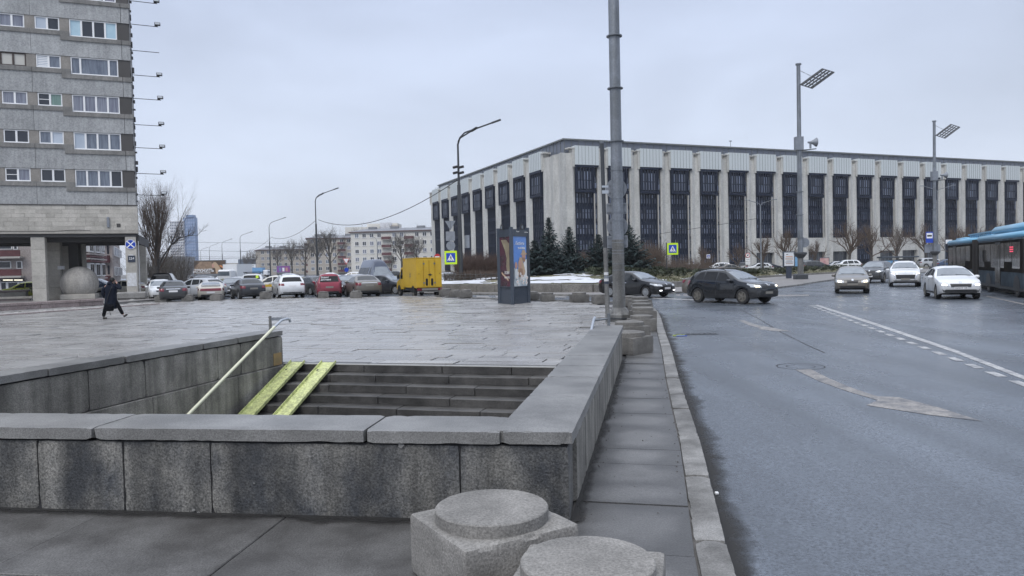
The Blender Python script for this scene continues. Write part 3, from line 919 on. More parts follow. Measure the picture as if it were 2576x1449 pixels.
PW = thing('parapet', 'granite parapet running across the foreground, its face streaked with damp', 'parapet wall')
jn = [onplane(x, y_, FC, fw)[0] for x, y_ in ((1157, 1200), (530, 1200), (310, 1200), (95, 1200))]
cj = [onplane(x, y_, FC, fw)[0] for x, y_ in ((1262, 1110), (920, 1105), (238, 1095))]
wall(PW, FC, fw, fn, 8.0, 0.5, jn + [6.0], cj + [6.2], 'granite_wall', 'granite_cap')
RW = thing('parapet', 'granite parapet running from the front corner beside the kerb walk', 'parapet wall')
p0 = FC + uF * 0.006 + Vector((0.0, 0, 0)) + fn * 0.0
p0 = Vector((0.385, 5.225, 0)) + uF * 0.5
rn = Vector((uF.y, -uF.x, 0))
wall(RW, p0, uF, rn, 8.55, 0.5, [0.75, 1.75, 2.75, 3.8, 4.9, 6.0, 7.2], [0.9, 2.05, 2.9, 3.9, 5.2, 6.6], 'granite_inner', 'granite_cap', end_over=(0.53, 0.02))
LW = thing('parapet', 'granite parapet on the far left side of the stairwell, with pale drip streaks', 'parapet wall')
dn = -PB
ln_ = -PA
lj = [0.9, 1.75, 2.8, 4.6, 6.4, 7.6]
wall(LW, SO + ln_ * 0.0 + Z * 0, dn, PA, 8.6, 0.42, [1.35, 2.0, 3.7, 4.75, 6.2], [1.45, 2.4, 4.1, 5.4, 6.3], 'granite_inner', 'granite_cap', z0=0.0, zc=0.56)
lowb = [0.0, 0.75, 1.5, 2.4, 3.6, 5.0, 6.4, 8.6]
for a, b in zip(lowb, lowb[1:]):
    c = SO + dn * ((a + b) / 2) - PA * (0.2 - 0.03) + Z * (-1.12)
    o = MB().obox((0, 0, 0), ((b - a) / 2 - 0.004, 0.2, 1.1), None, 0, 0.008).build('wall_block', 'granite_inner', LW)
    o.matrix_local = frame4(c, -dn, -PA)
for (a, z, w, h) in ((0.2, 0.12, 0.14, 0.12), (0.42, -0.1, 0.12, 0.07)):
    c = SO + dn * a + PA * 0.003 + Z * z
    MB().obox(c, (w, 0.003, h), (dn, PA, Z)).build('ochre_patch', 'ochre', LW)
c = FC + uF * 0.5
RL = [c - rn * 0.49, c - rn * 0.49 + uF * 8.0]
for a, b in ((0, 2), (2, 4), (4, 6), (6, 7.6)):
    q = p0 + uF * ((a + b) / 2) - rn * 0.3 + Z * (-1.13)
    o = MB().obox((0, 0, 0), ((b - a) / 2 - 0.004, 0.18, 1.1), None, 0, 0.008).build('wall_block', 'granite_inner', RW)
    o.matrix_local = frame4(q, -uF, rn)if (-uF).cross(rn).z > 0 else frame4(q, uF, rn)
for k in range(4):
    q = FC + fw * (1.0 + 2 * k) - fn * 0.3 + Z * (-1.13)
    o = MB().obox((0, 0, 0), (0.996, 0.18, 1.1), None, 0, 0.008).build('wall_block', 'granite_inner', PW)
    o.matrix_local = frame4(q, -fw, fn)if (-fw).cross(fn).z > 0 else frame4(q, fw, fn)

# ------------------------------------------------------------------ stairs down
ST = link('stairs', None); tag(ST, kind='structure')
sj = [[0, 0.95, 1.75, 3.35, 4.7, 5.95, 6.6], [0, 1.2, 2.15, 3.6, 5.1, 6.6], [0, 1.35, 2.9, 4.2, 5.6, 6.6], [0, 1.05, 2.5, 3.85, 5.3, 6.6], [0, 1.5, 3.0, 4.5, 5.6, 6.7]]
for k in range(13):
    js = sj[k] if k < 5 else [0, 3.2, 6.9]
    z = -0.14 * k
    for a, b in zip(js, js[1:]):
        c = SO + dn * (0.33 * k - 0.2) + PA * ((a + b) / 2) + Z * (z - 0.075 + rnd.gauss(0, 0.003))
        o = MB().obox((0, 0, 0), ((b - a) / 2 - 0.005, 0.2, 0.072), None, 0, 0.008).build('step_stone', 'granite_step' if k else 'granite_step', ST)
        o.matrix_local = frame4(c, PA, PB)
MB().obox(SO + dn * 6 + PA * 3.2 - Z * 1.95, (3.6, 4.4, 0.05), (PA, PB, Z)).build('landing', 'slab_front', ST)
mat('nosing_pale', (0.42, 0.42, 0.4), 0.4); nos = MB().obox(SO + PA * 3.3 + dn * 0.0 + Z * 0.004 - dn * 0.03, (3.3, 0.035, 0.008), (PA, PB, Z)).build('nosing', 'nosing_pale', ST)
sl = (dn * 0.33 - Z * 0.14).normalized()
up = PA.cross(sl); up = up if up.z > 0 else -up
def ramp(s0, label):
    t = thing('ramp_rail', label, 'ramp', group='pram rails on the stairs')
    o0 = SO + PA * s0 + dn * (-0.02) + Z * 0.035
    L = 6.0
    MB().obox(o0 + sl * (L / 2), (L / 2, 0.15, 0.006), (sl, PA, up)).build('channel', 'ramp_yellow', t)
    for sx in (-1, 1):
        MB().obox(o0 + sl * (L / 2) + PA * (sx * 0.15) + up * 0.025, (L / 2, 0.006, 0.028), (sl, PA, up)).build('flange', 'ramp_yellow', t)
    for q in (0.3, 1.9, 3.5):
        for sx in (-1, 1):
            MB().obox(o0 + sl * q + PA * (sx * 0.1) + up * 0.008, (0.02, 0.012, 0.006), (sl, PA, up)).build('bolt', 'pole_dark', t)
def s_of(px, py):
    return (G(px, py, 0) - SO).dot(PA)
ramp(s_of(727, 921), 'scuffed yellow steel pram rail laid on steps, the one next to the wall')
ramp(s_of(811, 921), 'scuffed yellow steel pram rail laid on steps, the one farther from wall')

h0 = SO + PA * 0.24 + dn * 0.643 + Z * 0.79
hr = thing('handrail', 'cream painted pipe handrail sloping down the left of the stairs', 'handrail')
hd_ = Vector((-0.2, -0.98, -0.424))
MB().tube([h0, h0 + hd_ * 6.2], 0.026, 10).build('rail', 'rail_cream', hr, 40)
MB().tube([h0, h0 + PB * 0.1 + Z * 0.045, h0 + PB * 0.24 + Z * 0.105, h0 + PB * 0.42 + PA * 0.02 + Z * 0.125, h0 + PB * 0.48 + PA * 0.03 + Z * 0.1, h0 + PB * 0.49 + PA * 0.035 + Z * 0.05], 0.026, 10).build('grip_end', 'steel', hr, 40)
pb = SO + dn * 0.12 - PA * 0.19
MB().tube([pb + Z * 0.62, pb + Z * 0.96], 0.03, 10).build('post', 'galv_rust', hr, 40)
MB().obox(pb + PA * 0.2 + Z * 0.9, (0.2, 0.012, 0.028), (PA, PB, Z)).build('bracket', 'galv', hr)
hr2 = thing('handrail', 'short grey handrail end by the tall lamp post on right parapet', 'handrail')
q0 = AT(1494, 803, 14.0); q1 = AT(1488, 828, 13.4)
MB().tube([q1 + dn * 3 - Z * 1.3, q1, q0, q0 + PB * 0.12 + Z * 0.02], 0.026, 10).build('rail', 'steel', hr2, 40)
pp = AT(1531, 800, 14.05)
MB().tube([(pp.x, pp.y, 0.6), (pp.x, pp.y, 0.9)], 0.03, 10).build('post', 'galv', hr2, 40)
MB().tube([(pp.x, pp.y, 0.8), tuple(q0 - Z * 0.02)], 0.022, 8).build('bracket', 'galv', hr2, 40)

# ------------------------------------------------------------------ granite bollards
def bollard_block(seed, n=14, side=0.36, h=0.35):
    me = stone_mesh('block', (side, side, h / 2), 2 * side / n, seed * 11 + 3, 'granite_bollard' if seed < 2 else 'granite_bollard_damp', 0.006, 0.06, 0.004)
    me.transform(Matrix.Translation((0, 0, h / 2)))
    return me
def bollard_cap(n=48, r=0.325, h=0.07, m='granite_bollard', dome=0.009):
    return MB().lathe([(r, -0.03), (r, 0.0), (r + 0.002, h * 0.5), (r, h - 0.006), (r - 0.006, h), (r * 0.7, h + dome * 0.55), (r * 0.3, h + dome * 0.9), (0.01, h + dome)], n, (0, 0, 0.35)).mesh('cap', m, 28)
BB = [bollard_block(k, 30 if k < 2 else 12) for k in range(5)]
BC = [bollard_cap(), bollard_cap(28, 0.325, 0.085, 'granite_bollard_damp', 0.03)]
def bollard(x, y, rz, label, k, near=False, s=1.0):
    t = thing('bollard', label, 'bollard', (x, y, 0), rz, 'granite bollards along the kerb')
    a = link('block', BB[k], t); b = link('cap', BC[0 if near else 1], t)
    t.scale = (s, s, s)
    return t
bollard(-0.15, 4.33, R_(31), 'nearest whole granite bollard, chipped on its corner, against front parapet', 0, True, 1.03)
bollard(0.335, 3.53, R_(-13), 'granite bollard cut off by the bottom edge of the photo', 1, True)
specs = [
    ((1590, 893), 0.78, 'granite bollard touching the far end of the kerbside parapet, first of the row'),
    ((1590, 861), 0.3, 'second granite bollard beyond the end of the kerbside parapet'),
    ((1620, 834), 0.1, 'third granite bollard of the kerb row, set closer to the kerb'),
    ((1622, 812), 0.05, 'fourth granite bollard of the kerb row, level with the tall post base'),
    ((1619, 797), -0.1, 'fifth granite bollard of the kerb row, beyond the tall post base'),
    ((1615, 785), 0.5, 'sixth granite bollard of the kerb row, near the plaza corner'),
    ((1614, 777), 0.2, 'last granite bollard of the kerb row before the plaza corner'),
    ((1585, 771), 0.0, 'granite bollard just right of the tall lamp post at the plaza corner'),
    ((1513, 765), 0.15, 'granite bollard just left of the leaning sign post at the plaza corner'),
    ((1459, 760), 0.3, 'granite bollard midway between advertising pillar and leaning sign post'),
    ((1378, 758), 0.1, 'granite bollard standing clear to the right of the advertising pillar'),
    ((1338, 755), 0.2, 'granite bollard half hidden behind the right edge of advertising pillar'),
    ((1170, 749), 0.2, 'granite bollard at foot of the street lamp, nearest of its line'),
    ((1145, 747), 0.4, 'granite bollard second in line between lamp foot and yellow truck'),
    ((1120, 745), 0.3, 'granite bollard close to the yellow truck rear wheel'),
    ((893, 750), 0.1, 'granite bollard in front of the bronze sedan'),
    ((810, 750), 0.25, 'granite bollard in front of the red delivery van'),
    ((664, 752), 0.3, 'granite bollard between dark sedan and white crossover'),
    ((540, 756), 0.05, 'granite bollard in front of the old white coupe'),
    ((467, 758), 0.2, 'granite bollard in front of the grey sedan right corner'),
    ((403, 760), 0.0, 'granite bollard to the left of the grey parked sedan'),
]
for i, ((px, py), rz, lab) in enumerate(specs):
    c = G(px, py, 0)
    bollard(c.x, c.y + 0.36, rz, lab, 2 + i % 3, s=1.0 + 0.06 * sin(i * 2.3))

# small pale chips and scabs on the front parapet, grit on the walk
rg = random.Random(77)
for px, py, r_ in ((378, 1303, 0.035), (500, 1291, 0.022), (487, 1283, 0.016), (817, 1281, 0.018), (800, 1311, 0.02), (1010, 1120, 0.03), (270, 1300, 0.012), (640, 1215, 0.01), (1060, 1190, 0.012)):
    s_, z_ = onplane(px, py, FC, fw)
    pts = [(r_ * rg.uniform(0.5, 1.1) * cos(a * pi / 4), r_ * rg.uniform(0.4, 0.9) * sin(a * pi / 4)) for a in range(8)]
    MB().plate(FC + fw * s_ + fn * 0.004 + Z * z_, -fw, Z, pts, 0.004).build('pale_chip', 'granite_cap', PW)
gt = MB()
for k in range(230):
    y_ = rg.uniform(3.5, 16)
    if rg.random() < 0.6:
        x_ = wall_out(max(y_, 5.2)) + abs(rg.gauss(0, 0.07)) + 0.02
        if y_ > 14 or y_ < 5.3: continue
    else:
        x_ = kx(kin, y_) + rg.gauss(-0.02, 0.03) if rg.random() < 0.6 else rg.uniform(wall_out(max(5.2, y_)), kx(kin, y_))
        if y_ < 5.2: continue
    r_ = rg.choice([0.003, 0.004, 0.005, 0.007])
    gt.obox((x_, y_, 0.004 + r_ * 0.5), (r_, r_ * rg.uniform(0.6, 1), r_ * 0.6), None, 0, r_ * 0.3)
tag(gt.build('grit', 'earth'), kind='stuff')

# ================================================================== BUILDINGS
# ------------------------------------------------------------------ concrete apartment tower on columns
TW = thing('apartment_tower', 'grey concrete panel apartment tower standing on columns', 'building')
TB = Vector((-27.741, 55.0, 0)); td = Vector((sin(R_(68)), cos(R_(68)), 0)); tn = Vector((td.y, -td.x, 0)); tl = -td
ts = Vector((-0.4415, 0.897, 0))
def TWp(u, z, dep=0.0):
    return TB + tl * u + tn * dep + Z * z
def tbox(u0, u1, z0, z1, dep, th, name, m, parent=None, bev=0.0):
    """slab on the facade: front face at dep, thickness th"""
    c = TWp((u0 + u1) / 2, (z0 + z1) / 2, dep - th / 2)
    o = MB().obox((0, 0, 0), (abs(u1 - u0) / 2, th / 2, abs(z1 - z0) / 2), None, 0, bev).build(name, m, parent or TW)
    o.matrix_local = frame4(c, td, -tn)
    return o
def tplate(outline, dep, th, name, m):
    b = MB().plate(TWp(0, 0, dep), tl, Z, outline, th)
    return b.build(name, m, TW)
fl = [TB - tn * 0.3 + tl * 0.02, TB - tn * 0.3 + ts * 11.5, TB - tn * 0.3 + ts * 11.5 + tl * 16, TB - tn * 0.3 + tl * 16]
MB().prism([(p.x, p.y) for p in fl], 5.0, 36.0).build('core_wall', 'concrete_trim', TW)
# pane layouts by storey, lowest first
PAN = [
    [('frame_white', ['pane_dark', 'pane_curtain']), ('frame_white', ['pane_dark', 'pane_dark']), ('frame_white', ['pane_mid', 'pane_mid', 'pane_mid', 'pane_dark'])],
    [('frame_white', ['pane_dark', 'pane_dark']), ('frame_white', ['pane_mid', 'pane_pale']), ('frame_white', ['pane_pale', 'pane_mid', 'pane_mid', 'pane_mid'])],
    [('frame_white', ['pane_curtain', 'pane_curtain']), ('frame_white', ['pane_dark', 'pane_green']), ('frame_white', ['pane_curtain'] * 4)],
    [('frame_brown', ['pane_beige', 'pane_beige']), ('frame_white', ['pane_pale', 'pane_mid']), ('frame_white', ['pane_mid', 'pane_mid', 'pane_mid'])],
    [('frame_white', ['pane_curtain', 'pane_curtain']), ('frame_white', ['pane_pale', 'pane_dark']), ('frame_white', ['pane_blue', 'pane_dark', 'pane_dark', 'pane_blue'])],
    [('frame_white', ['pane_mid', 'pane_mid']), ('frame_white', ['pane_mid', 'pane_dark']), ('frame_white', ['pane_pale', 'pane_pale', 'pane_mid', 'pane_curtain'])],
]
def twindow(u0, u1, z0, z1, fm, panes, extra=None):
    fr = MB()
    n = len(panes)
    w = u1 - u0
    xs = [0, 0.2, 0.8, 1] if n == 3 else [k / n for k in range(n + 1)]
    bw = 0.07
    def bar(a0, a1, b0, b1, t=0.1):
        c = TWp((a0 + a1) / 2, (b0 + b1) / 2, -0.1)
        fr.obox(c, (abs(a1 - a0) / 2, t / 2, abs(b1 - b0) / 2), (tl, tn, Z))
    bar(u0, u1, z0, z0 + bw); bar(u0, u1, z1 - bw, z1); bar(u0, u0 + bw, z0 + bw, z1 - bw); bar(u1 - bw, u1, z0 + bw, z1 - bw)
    for x in xs[1:-1]:
        bar(u0 + w * x - 0.06, u0 + w * x + 0.06, z0 + bw, z1 - bw)
    bar(u0 - 0.04, u1 + 0.04, z0 - 0.03, z0, 0.22)
    f = fr.build('window', fm, TW)
    ps = panes[::-1]
    for k in range(n):
        a0 = u0 + w * xs[k]; a1 = u0 + w * xs[k + 1]
        c = TWp((a0 + a1) / 2, (z0 + z1) / 2, -0.12)
        MB().obox(c, ((a1 - a0) / 2 - 0.03, 0.01, (z1 - z0) / 2 - 0.04), (tl, tn, Z)).build('pane', ps[k], f)
    if extra == 'bar':
        MB().obox(TWp(u0 + w * 0.75, (z0 + z1) / 2, -0.09), (w * 0.22, 0.02, 0.02), (tl, tn, Z)).build('rail', 'frame_white', f)
    if extra == 'blind':
        for q in range(6):
            MB().obox(TWp(u0 + w * 0.74, z0 + 0.14 + q * 0.12, -0.105), (w * 0.2, 0.01, 0.035), (tl, tn, Z)).build('blind_slat', 'frame_white', f)
    return f
for i in range(6):
    T = 9.5 + 2.69 * i
    low = T - 2.69 if i else 6.92
    for u0, u1 in ((6.26, 9.3), (9.32, 16)):
        tplate([(u0, low), (u1, low), (u1, T - 1.25), (u0, T - 1.25)], 0.02, 0.2, 'spandrel_panel', 'concrete_spandrel')
        tplate([(u0, T - 1.25), (u1, T - 1.25), (u1, T - 0.94), (u0, T - 0.94)], 0.1, 0.28, 'sill_band', 'concrete_trim')
    tplate([(6.24, low), (6.24, T - 1.25), (4.42, T - 1.25), (4.42, T - 1.58), (0.56, T - 1.58), (0.56, low)], 0.02, 0.2, 'spandrel_panel', 'concrete_spandrel')
    tplate([(0.53, low), (0.53, T - 1.58), (0.0, T - 1.58), (0.0, low)], 0.02, 0.2, 'spandrel_panel', 'concrete_spandrel')
    tplate([(6.24, T - 0.94), (3.87, T - 0.94), (3.87, T - 1.27), (0.56, T - 1.27), (0.56, T - 1.58), (4.42, T - 1.58), (4.42, T - 1.25), (6.24, T - 1.25)], 0.1, 0.28, 'sill_band', 'concrete_trim')
    tplate([(0.53, T - 1.27), (-0.06, T - 1.27), (-0.06, T - 1.58), (0.53, T - 1.58)], 0.1, 0.28, 'sill_band', 'concrete_trim')
    for u0, u1, zz in ((8.14, 9.3, 0.94), (6.0, 6.58, 0.94), (3.88, 4.45, 0.94)):
        tbox(u0, u1, T - zz, T, -0.02, 0.25, 'pier', 'concrete_pier')
    tbox(0.03, 0.81, T - 1.27, T, -0.05, 0.22, 'dark_panel', 'dark_panel')
    a, b, c = PAN[i]
    twindow(6.6, 8.12, T - 0.92, T - 0.02, a[0], a[1], 'bar' if i == 0 else None)
    twindow(4.47, 5.98, T - 0.92, T - 0.02, b[0], b[1], 'bar' if i == 2 else ('blind' if i == 3 else None))
    twindow(0.83, 3.86, T - 1.24, T - 0.02, c[0], c[1])
tbox(0, 16, 9.5 + 2.69 * 5, 36, 0.02, 0.3, 'upper_wall', 'concrete_spandrel')
# travertine band
rnd = random.Random(9)
for r in range(6):
    z0 = 5.1 + r * 0.298
    u = -0.1 - rnd.random() * 0.5
    while u < 10:
        ln = rnd.choice([0.55, 0.8, 1.05, 1.3, 1.6])
        a, b = max(u, -0.1), min(u + ln, 10.2)
        if b - a > 0.1:
            tbox(a + 0.004, b - 0.004, z0 + 0.003, z0 + 0.295, 0.14 + rnd.random() * 0.012, 0.14, 'tile', 'travertine', None, 0.006)
        u += ln
tbox(-0.1, 16, 4.86, 5.098, 0.16, 0.3, 'band_course', 'travertine_low')
tbox(10.2, 16, 5.1, 6.89, 0.14, 0.14, 'band_course', 'travertine_low')
tbox(-0.12, 16, 6.89, 6.95, 0.2, 0.4, 'drip_edge', 'dark_panel')
cab = []
for k in range(60):
    u = 3.0 + k * 0.12
    cab.append(TWp(u, 5.02 + 0.13 * abs(sin(u * 1.15)) * (0.5 + 0.5 * sin(u * 0.7)), 0.18))
MB().tube(cab, 0.012, 4).build('loose_cable', 'wire', TW)
tbox(1.75, 1.93, 5.28, 6.05, 0.26, 0.12, 'wall_lamp', 'sign_back', None, 0.03)
tbox(1.05, 1.3, 5.3, 5.58, 0.165, 0.02, 'vent_hole', 'dark_panel')
# soffit and beams
fs = [TWp(-0.05, 0, 0.0), TWp(16, 0, 0.0), TWp(16, 0, 0.0) + ts * 11.5, TWp(-0.05, 0, 0.0) + ts * 11.5]
MB().prism([(p.x, p.y) for p in fs], 4.62, 4.855).build('soffit', 'soffit', TW)
for dep in (-1.2, -5.0, -9.0):
    tbox(0.0, 16, 4.3, 4.62, dep, 0.5, 'beam', 'soffit')
tbox(-0.12, 0.02, 4.1, 4.75, -0.2, 9.0, 'edge_beam', 'soffit')
def tcolumn(u0, u1, dep, th, zb, h=0.92, m='travertine'):
    z = zb
    while z < 4.6:
        z1 = min(z + h, 4.62)
        tbox(u0, u1, z + 0.004, z1 - 0.004, dep + rnd.gauss(0, 0.004), th, 'column_course', m, None, 0.008)
        z = z1
tcolumn(0.09, 0.81, -0.02, 0.72, 0.1)
tcolumn(5.92, 6.77, -0.02, 0.8, 0.05)
tcolumn(5.6, 6.5, -3.6, 1.1, 0.05, m='travertine_low')
tcolumn(12.5, 13.3, -0.02, 0.8, 0.05)
tcolumn(5.9, 6.6, -9.2, 0.7, 0.05); tcolumn(0.2, 0.9, -10.0, 0.7, 0.05)
MB().obox(TWp(4.95, 2.2, -6.0), (0.32, 0.9, 2.2), (td, tn, Z)).build('entrance_wall', 'dark_panel', TW)
MB().obox(TWp(4.45, 2.2, -6.8), (0.03, 1.0, 2.2), (td, tn, Z)).build('entrance_edge', 'travertine_low', TW)
MB().obox(TWp(5.55, 2.45, -3.58), (0.24, 0.01, 0.13), (td, tn, Z)).build('notice', 'paper', TW)
tbox(0.14, 0.76, 0.95, 1.95, 0.0, 0.03, 'paper_patch', 'paper')
tbox(0.3, 0.62, 2.98, 3.3, 0.0, 0.03, 'torn_patch', 'paper')
# black brackets of an edge-on sign on the corner
for k in range(26):
    z = 7.0 + k * 0.62 + rnd.random() * 0.3
    MB().obox(TB + td * (0.03 + rnd.random() * 0.09) - tn * 0.25 + Z * z, (0.05 + rnd.random() * 0.07, 0.12, 0.04 + rnd.random() * 0.16), (td, tn, Z)).build('sign_bracket', 'sign_black', TW)
MB().tube([TB + td * 0.03 - tn * 0.1 + Z * 7, TB + td * 0.03 - tn * 0.1 + Z * 24], 0.02, 4).build('downpipe', 'pipe_grey', TW)
MB().tube([TB + td * 0.06 - tn * 0.1 + Z * 0, TB + td * 0.06 - tn * 0.1 + Z * 4.3], 0.04, 6).build('downpipe', 'pipe_grey', TW)

floods = [(3, 1), (62, 1), (128, 0), (190, 1), (249, 1), (315, 1), (373, 1), (438, 1), (492, 1)]
nm = ['topmost', 'second from the top', 'bare, headless and third from the top', 'fourth from the top', 'fifth from the top', 'sixth from the top', 'seventh from the top', 'eighth from the top', 'lowest, in front of the bare poplar']
for (y_, hd), w in zip(floods, nm):
    xe = 322 + 24 * (y_ / 590)
    b = AT(xe, y_ - 2, 55.2)
    t = thing('floodlight', 'floodlight arm on tower corner, %s' % w, 'floodlight', (b.x, b.y, b.z), 0, 'floodlight arms on the tower corner')
    MB().tube([(0, 0, 0), tuple(td * 1.95 + Z * -0.03)], 0.024, 6).build('arm', 'wire', t)
    MB().obox((0.0, 0, 0), (0.08, 0.08, 0.1)).build('mount', 'sign_black', t)
    if hd:
        MB().obox(td * 1.9 + Z * 0.17, (0.2, 0.16, 0.1), (td, tn, Z), 0, 0.03).build('lamp_head', 'pole_dark', t)
        MB().obox(td * 1.9 + Z * 0.17 + tn * 0.162, (0.16, 0.006, 0.07), (td, tn, Z)).build('lens', 'lamp_off', t)
        MB().obox(td * 1.8 + Z * 0.03, (0.1, 0.03, 0.05), (td, tn, Z)).build('yoke', 'wire', t)

# terrace before the tower, with a low red granite wall, cobble strip and benches
ter = [(p.x, p.y) for p in (G(0, 775, 0), G(255, 762, 0))]
tp0, tp1 = G(-250, 797, 0), G(262, 767.5, 0)
tdir = (tp1 - tp0).normalized(); tout = Vector((tdir.y, -tdir.x, 0))
tL = (tp1 - tp0).length
tq = [tp0 - tout * 0.3, tp1 - tout * 0.3, tp1 - tout * 1.5 + tdir * 2.0, Vector((-23.5, 60, 0)), Vector((-40, 72, 0)), Vector((-75, 56, 0))]
tag(MB().prism([(p.x, p.y) for p in tq], -0.12, 0.08).build('terrace', 'pave_far'), kind='structure')
tw = thing('terrace_wall', 'low reddish granite terrace wall behind the walking man', 'wall')
x = 0.0
while x < tL:
    l2 = min(1.9 + 0.3 * rnd.random(), tL - x)
    o = MB().obox((0, 0, 0), (l2 / 2 - 0.008, 0.22, 0.12), None, 0, 0.012).build('wall_stone', 'red_granite', tw); o.matrix_local = frame4(tp0 + tdir * (x + l2 / 2) - tout * 0.26 + Z * 0.12, tdir, -tout)
    o = MB().obox((0, 0, 0), (l2 / 2 - 0.006, 0.27, 0.075), None, 0, 0.015).build('cap_stone', 'red_granite', tw); o.matrix_local = frame4(tp0 + tdir * (x + l2 / 2 + 0.0) - tout * 0.26 + Z * 0.32, tdir, -tout)
    x += l2
cb = link('cobble_strip', None); tag(cb, kind='structure')
c0, c1 = G(-250, 812, 0), G(420, 764, 0)
cd_ = (c1 - c0).normalized(); co = Vector((cd_.y, -cd_.x, 0)); cL = (c1 - c0).length
sb = MB()
x = 0
while x < cL:
    wv = 0.0
    for r in range(9):
        if True:
            q = c0 + cd_ * (x + rnd.gauss(0, 0.02)) - co * (0.06 + r * 0.17) + Z * rnd.gauss(0.0, 0.012)
            if (q - tp0).dot(-tout) < -0.02 or q.x > tp1.x:
                sb.obox(q, (0.075, 0.072, 0.05), (cd_, co, Z), 0, 0.02)
    x += 0.17
tag(sb.build('cobble_field', 'cobble', cb), kind='stuff')
x = 0
while x < cL - 1:
    o = MB().obox((0, 0, 0), (0.62, 0.06, 0.09), None, 0, 0.012).build('edging_stone', 'red_granite', cb); o.matrix_local = frame4(c0 + cd_ * (x + 0.63) + co * 0.05 - Z * 0.035, cd_, -co)
    x += 1.26
SPC = G(178, 753, 0.1)
k_ = SPC.y / 1860
sp = thing('stone_sphere', 'big grey stone ball on a square plinth under the tower', 'sphere', (SPC.x, SPC.y + 1.2, 0.08))
r = 43.5 * k_
bl = MB().lathe([(r * cos(a), r * sin(a)) for a in [R_(-88 + 4 * j) for j in range(45)]], 48, (0, 0, 0.34 + 28 * k_)).build('ball', 'sphere', sp, 40)
MB().obox((0.0, 0, 0.19), (39 * k_, 39 * k_, 0.19), (td, tn, Z), 0, 0.03).build('plinth', 'travertine_low', sp)
bnc = thing('stone_bench', 'long low stone bench at left edge before the tower', 'bench')
bo = G(28, 757, 0.08)
MB().obox(bo + Z * 0.22, (1.4, 0.3, 0.09), (td, tn, Z), 0, 0.03).build('seat', 'travertine_low', bnc)
MB().obox(bo + Z * 0.06, (1.2, 0.2, 0.09), (td, tn, Z)).build('base', 'red_granite', bnc)
bnc = thing('stone_planter', 'pale stone planter box behind the long low bench', 'planter')
bo = G(10, 752, 0.08)
MB().obox(bo + Z * 0.3, (1.6, 0.5, 0.22), (td, tn, Z), 0, 0.02).build('box', 'travertine_low', bnc)
MB().obox(bo + Z * 0.6, (1.7, 0.55, 0.08), (td, tn, Z), 0, 0.02).build('rim', 'red_granite', bnc)
rk = G(495 / 1.49, 754, 0.05)
st = thing('stone_block', 'rough granite block against the foot of the corner column', 'stone block')
MB().obox(rk + Z * 0.3, (0.95, 0.4, 0.26), (td, tn, Z), 0, 0.1).build('block', 'granite', st)
tag(MB().lathe([(0.3, 0), (0.27, 0.08), (0.15, 0.16), (0.02, 0.19)], 14, tuple(G(332, 759, 0.0) + Z * 0.0)).build('rubble_stone', 'granite', None, 60), 'small rounded pale stone on cobbles before the corner column', 'stone')
# no stopping sign and house number on the corner column
def disc_sign(name, label, o, ex, r, parts, group=None, back='sign_back', t0=0.02):
    t = thing(name, label, 'road sign', group=group)
    ey = Z
    def circ(rr, n=28): return [(rr * cos(2 * pi * k / n), rr * sin(2 * pi * k / n)) for k in range(n)]
    MB().plate(o, ex, ey, circ(r), t0).build('panel', back, t)
    nn = Vector(ex).cross(ey)
    z = t0
    for nm_, m, outs in parts:
        b = MB()
        for out in (outs if isinstance(outs, list) else [circ(outs)]):
            b.plate(o + nn * z, ex, ey, out, 0.004)
        b.build(nm_, m, t)
        z += 0.004
    return t
def barpoly(a, w, l):
    c, s = cos(a), sin(a)
    return [(c * x - s * y, s * x + c * y) for x, y in ((-l, -w), (l, -w), (l, w), (-l, w))]
disc_sign('road_sign', 'round blue sign with white cross on the corner column', TWp(0.45, 4.05, 0.02), td, 0.36,
          [('border', 'sign_white', 0.355), ('face', 'sign_blue', 0.325), ('cross', 'sign_white', [barpoly(pi / 4, 0.035, 0.32)]), ('cross', 'sign_white', [barpoly(-pi / 4, 0.035, 0.32)])])
hp = thing('house_plate', 'dark blue house number plate 224 on the corner column', 'plate')
MB().obox(TWp(0.42, 2.98, 0.03), (0.24, 0.012, 0.24), (td, tn, Z)).build('panel', 'navy', hp)
text('number', '224', 0.24, 'sign_white', hp, frame4(TWp(0.42, 3.0, 0.045), td, Z))

# ------------------------------------------------------------------ generic facades
WM = {}
def win_mesh(w, h):
    k = (w, h)
    if k not in WM:
        f = MB()
        b = 0.09
        f.box(-w / 2, w / 2, -0.06, 0.06, 0, b); f.box(-w / 2, w / 2, -0.06, 0.06, h - b, h); f.box(-w / 2, -w / 2 + b, -0.06, 0.06, b, h - b); f.box(w / 2 - b, w / 2, -0.06, 0.06, b, h - b)
        f.box(-0.05, 0.05, -0.06, 0.06, b, h - b)
        f.box(-w / 2 - 0.08, w / 2 + 0.08, -0.18, 0.02, -0.06, 0)
        p = MB().box(-w / 2 + b - 0.01, w / 2 - b + 0.01, -0.0, 0.03, b - 0.01, h - b + 0.01)
        WM[k] = (f.mesh('window', 'frame_white'), {m: p.mesh('pane', m) for m in ('pane_dark', 'pane_mid', 'pane_curtain')})
    return WM[k]
def fwin(root, o, ex, w, h, mid=0):
    """window with its pane; local x along ex, outward = -y local"""
    fm, pm = win_mesh(w, h)
    f = link('window', fm, root)
    f.matrix_local = frame4(o, ex, Z.cross(ex))
    link('pane', pm[('pane_dark', 'pane_dark', 'pane_mid', 'pane_curtain')[mid % 4]], f)
    return f
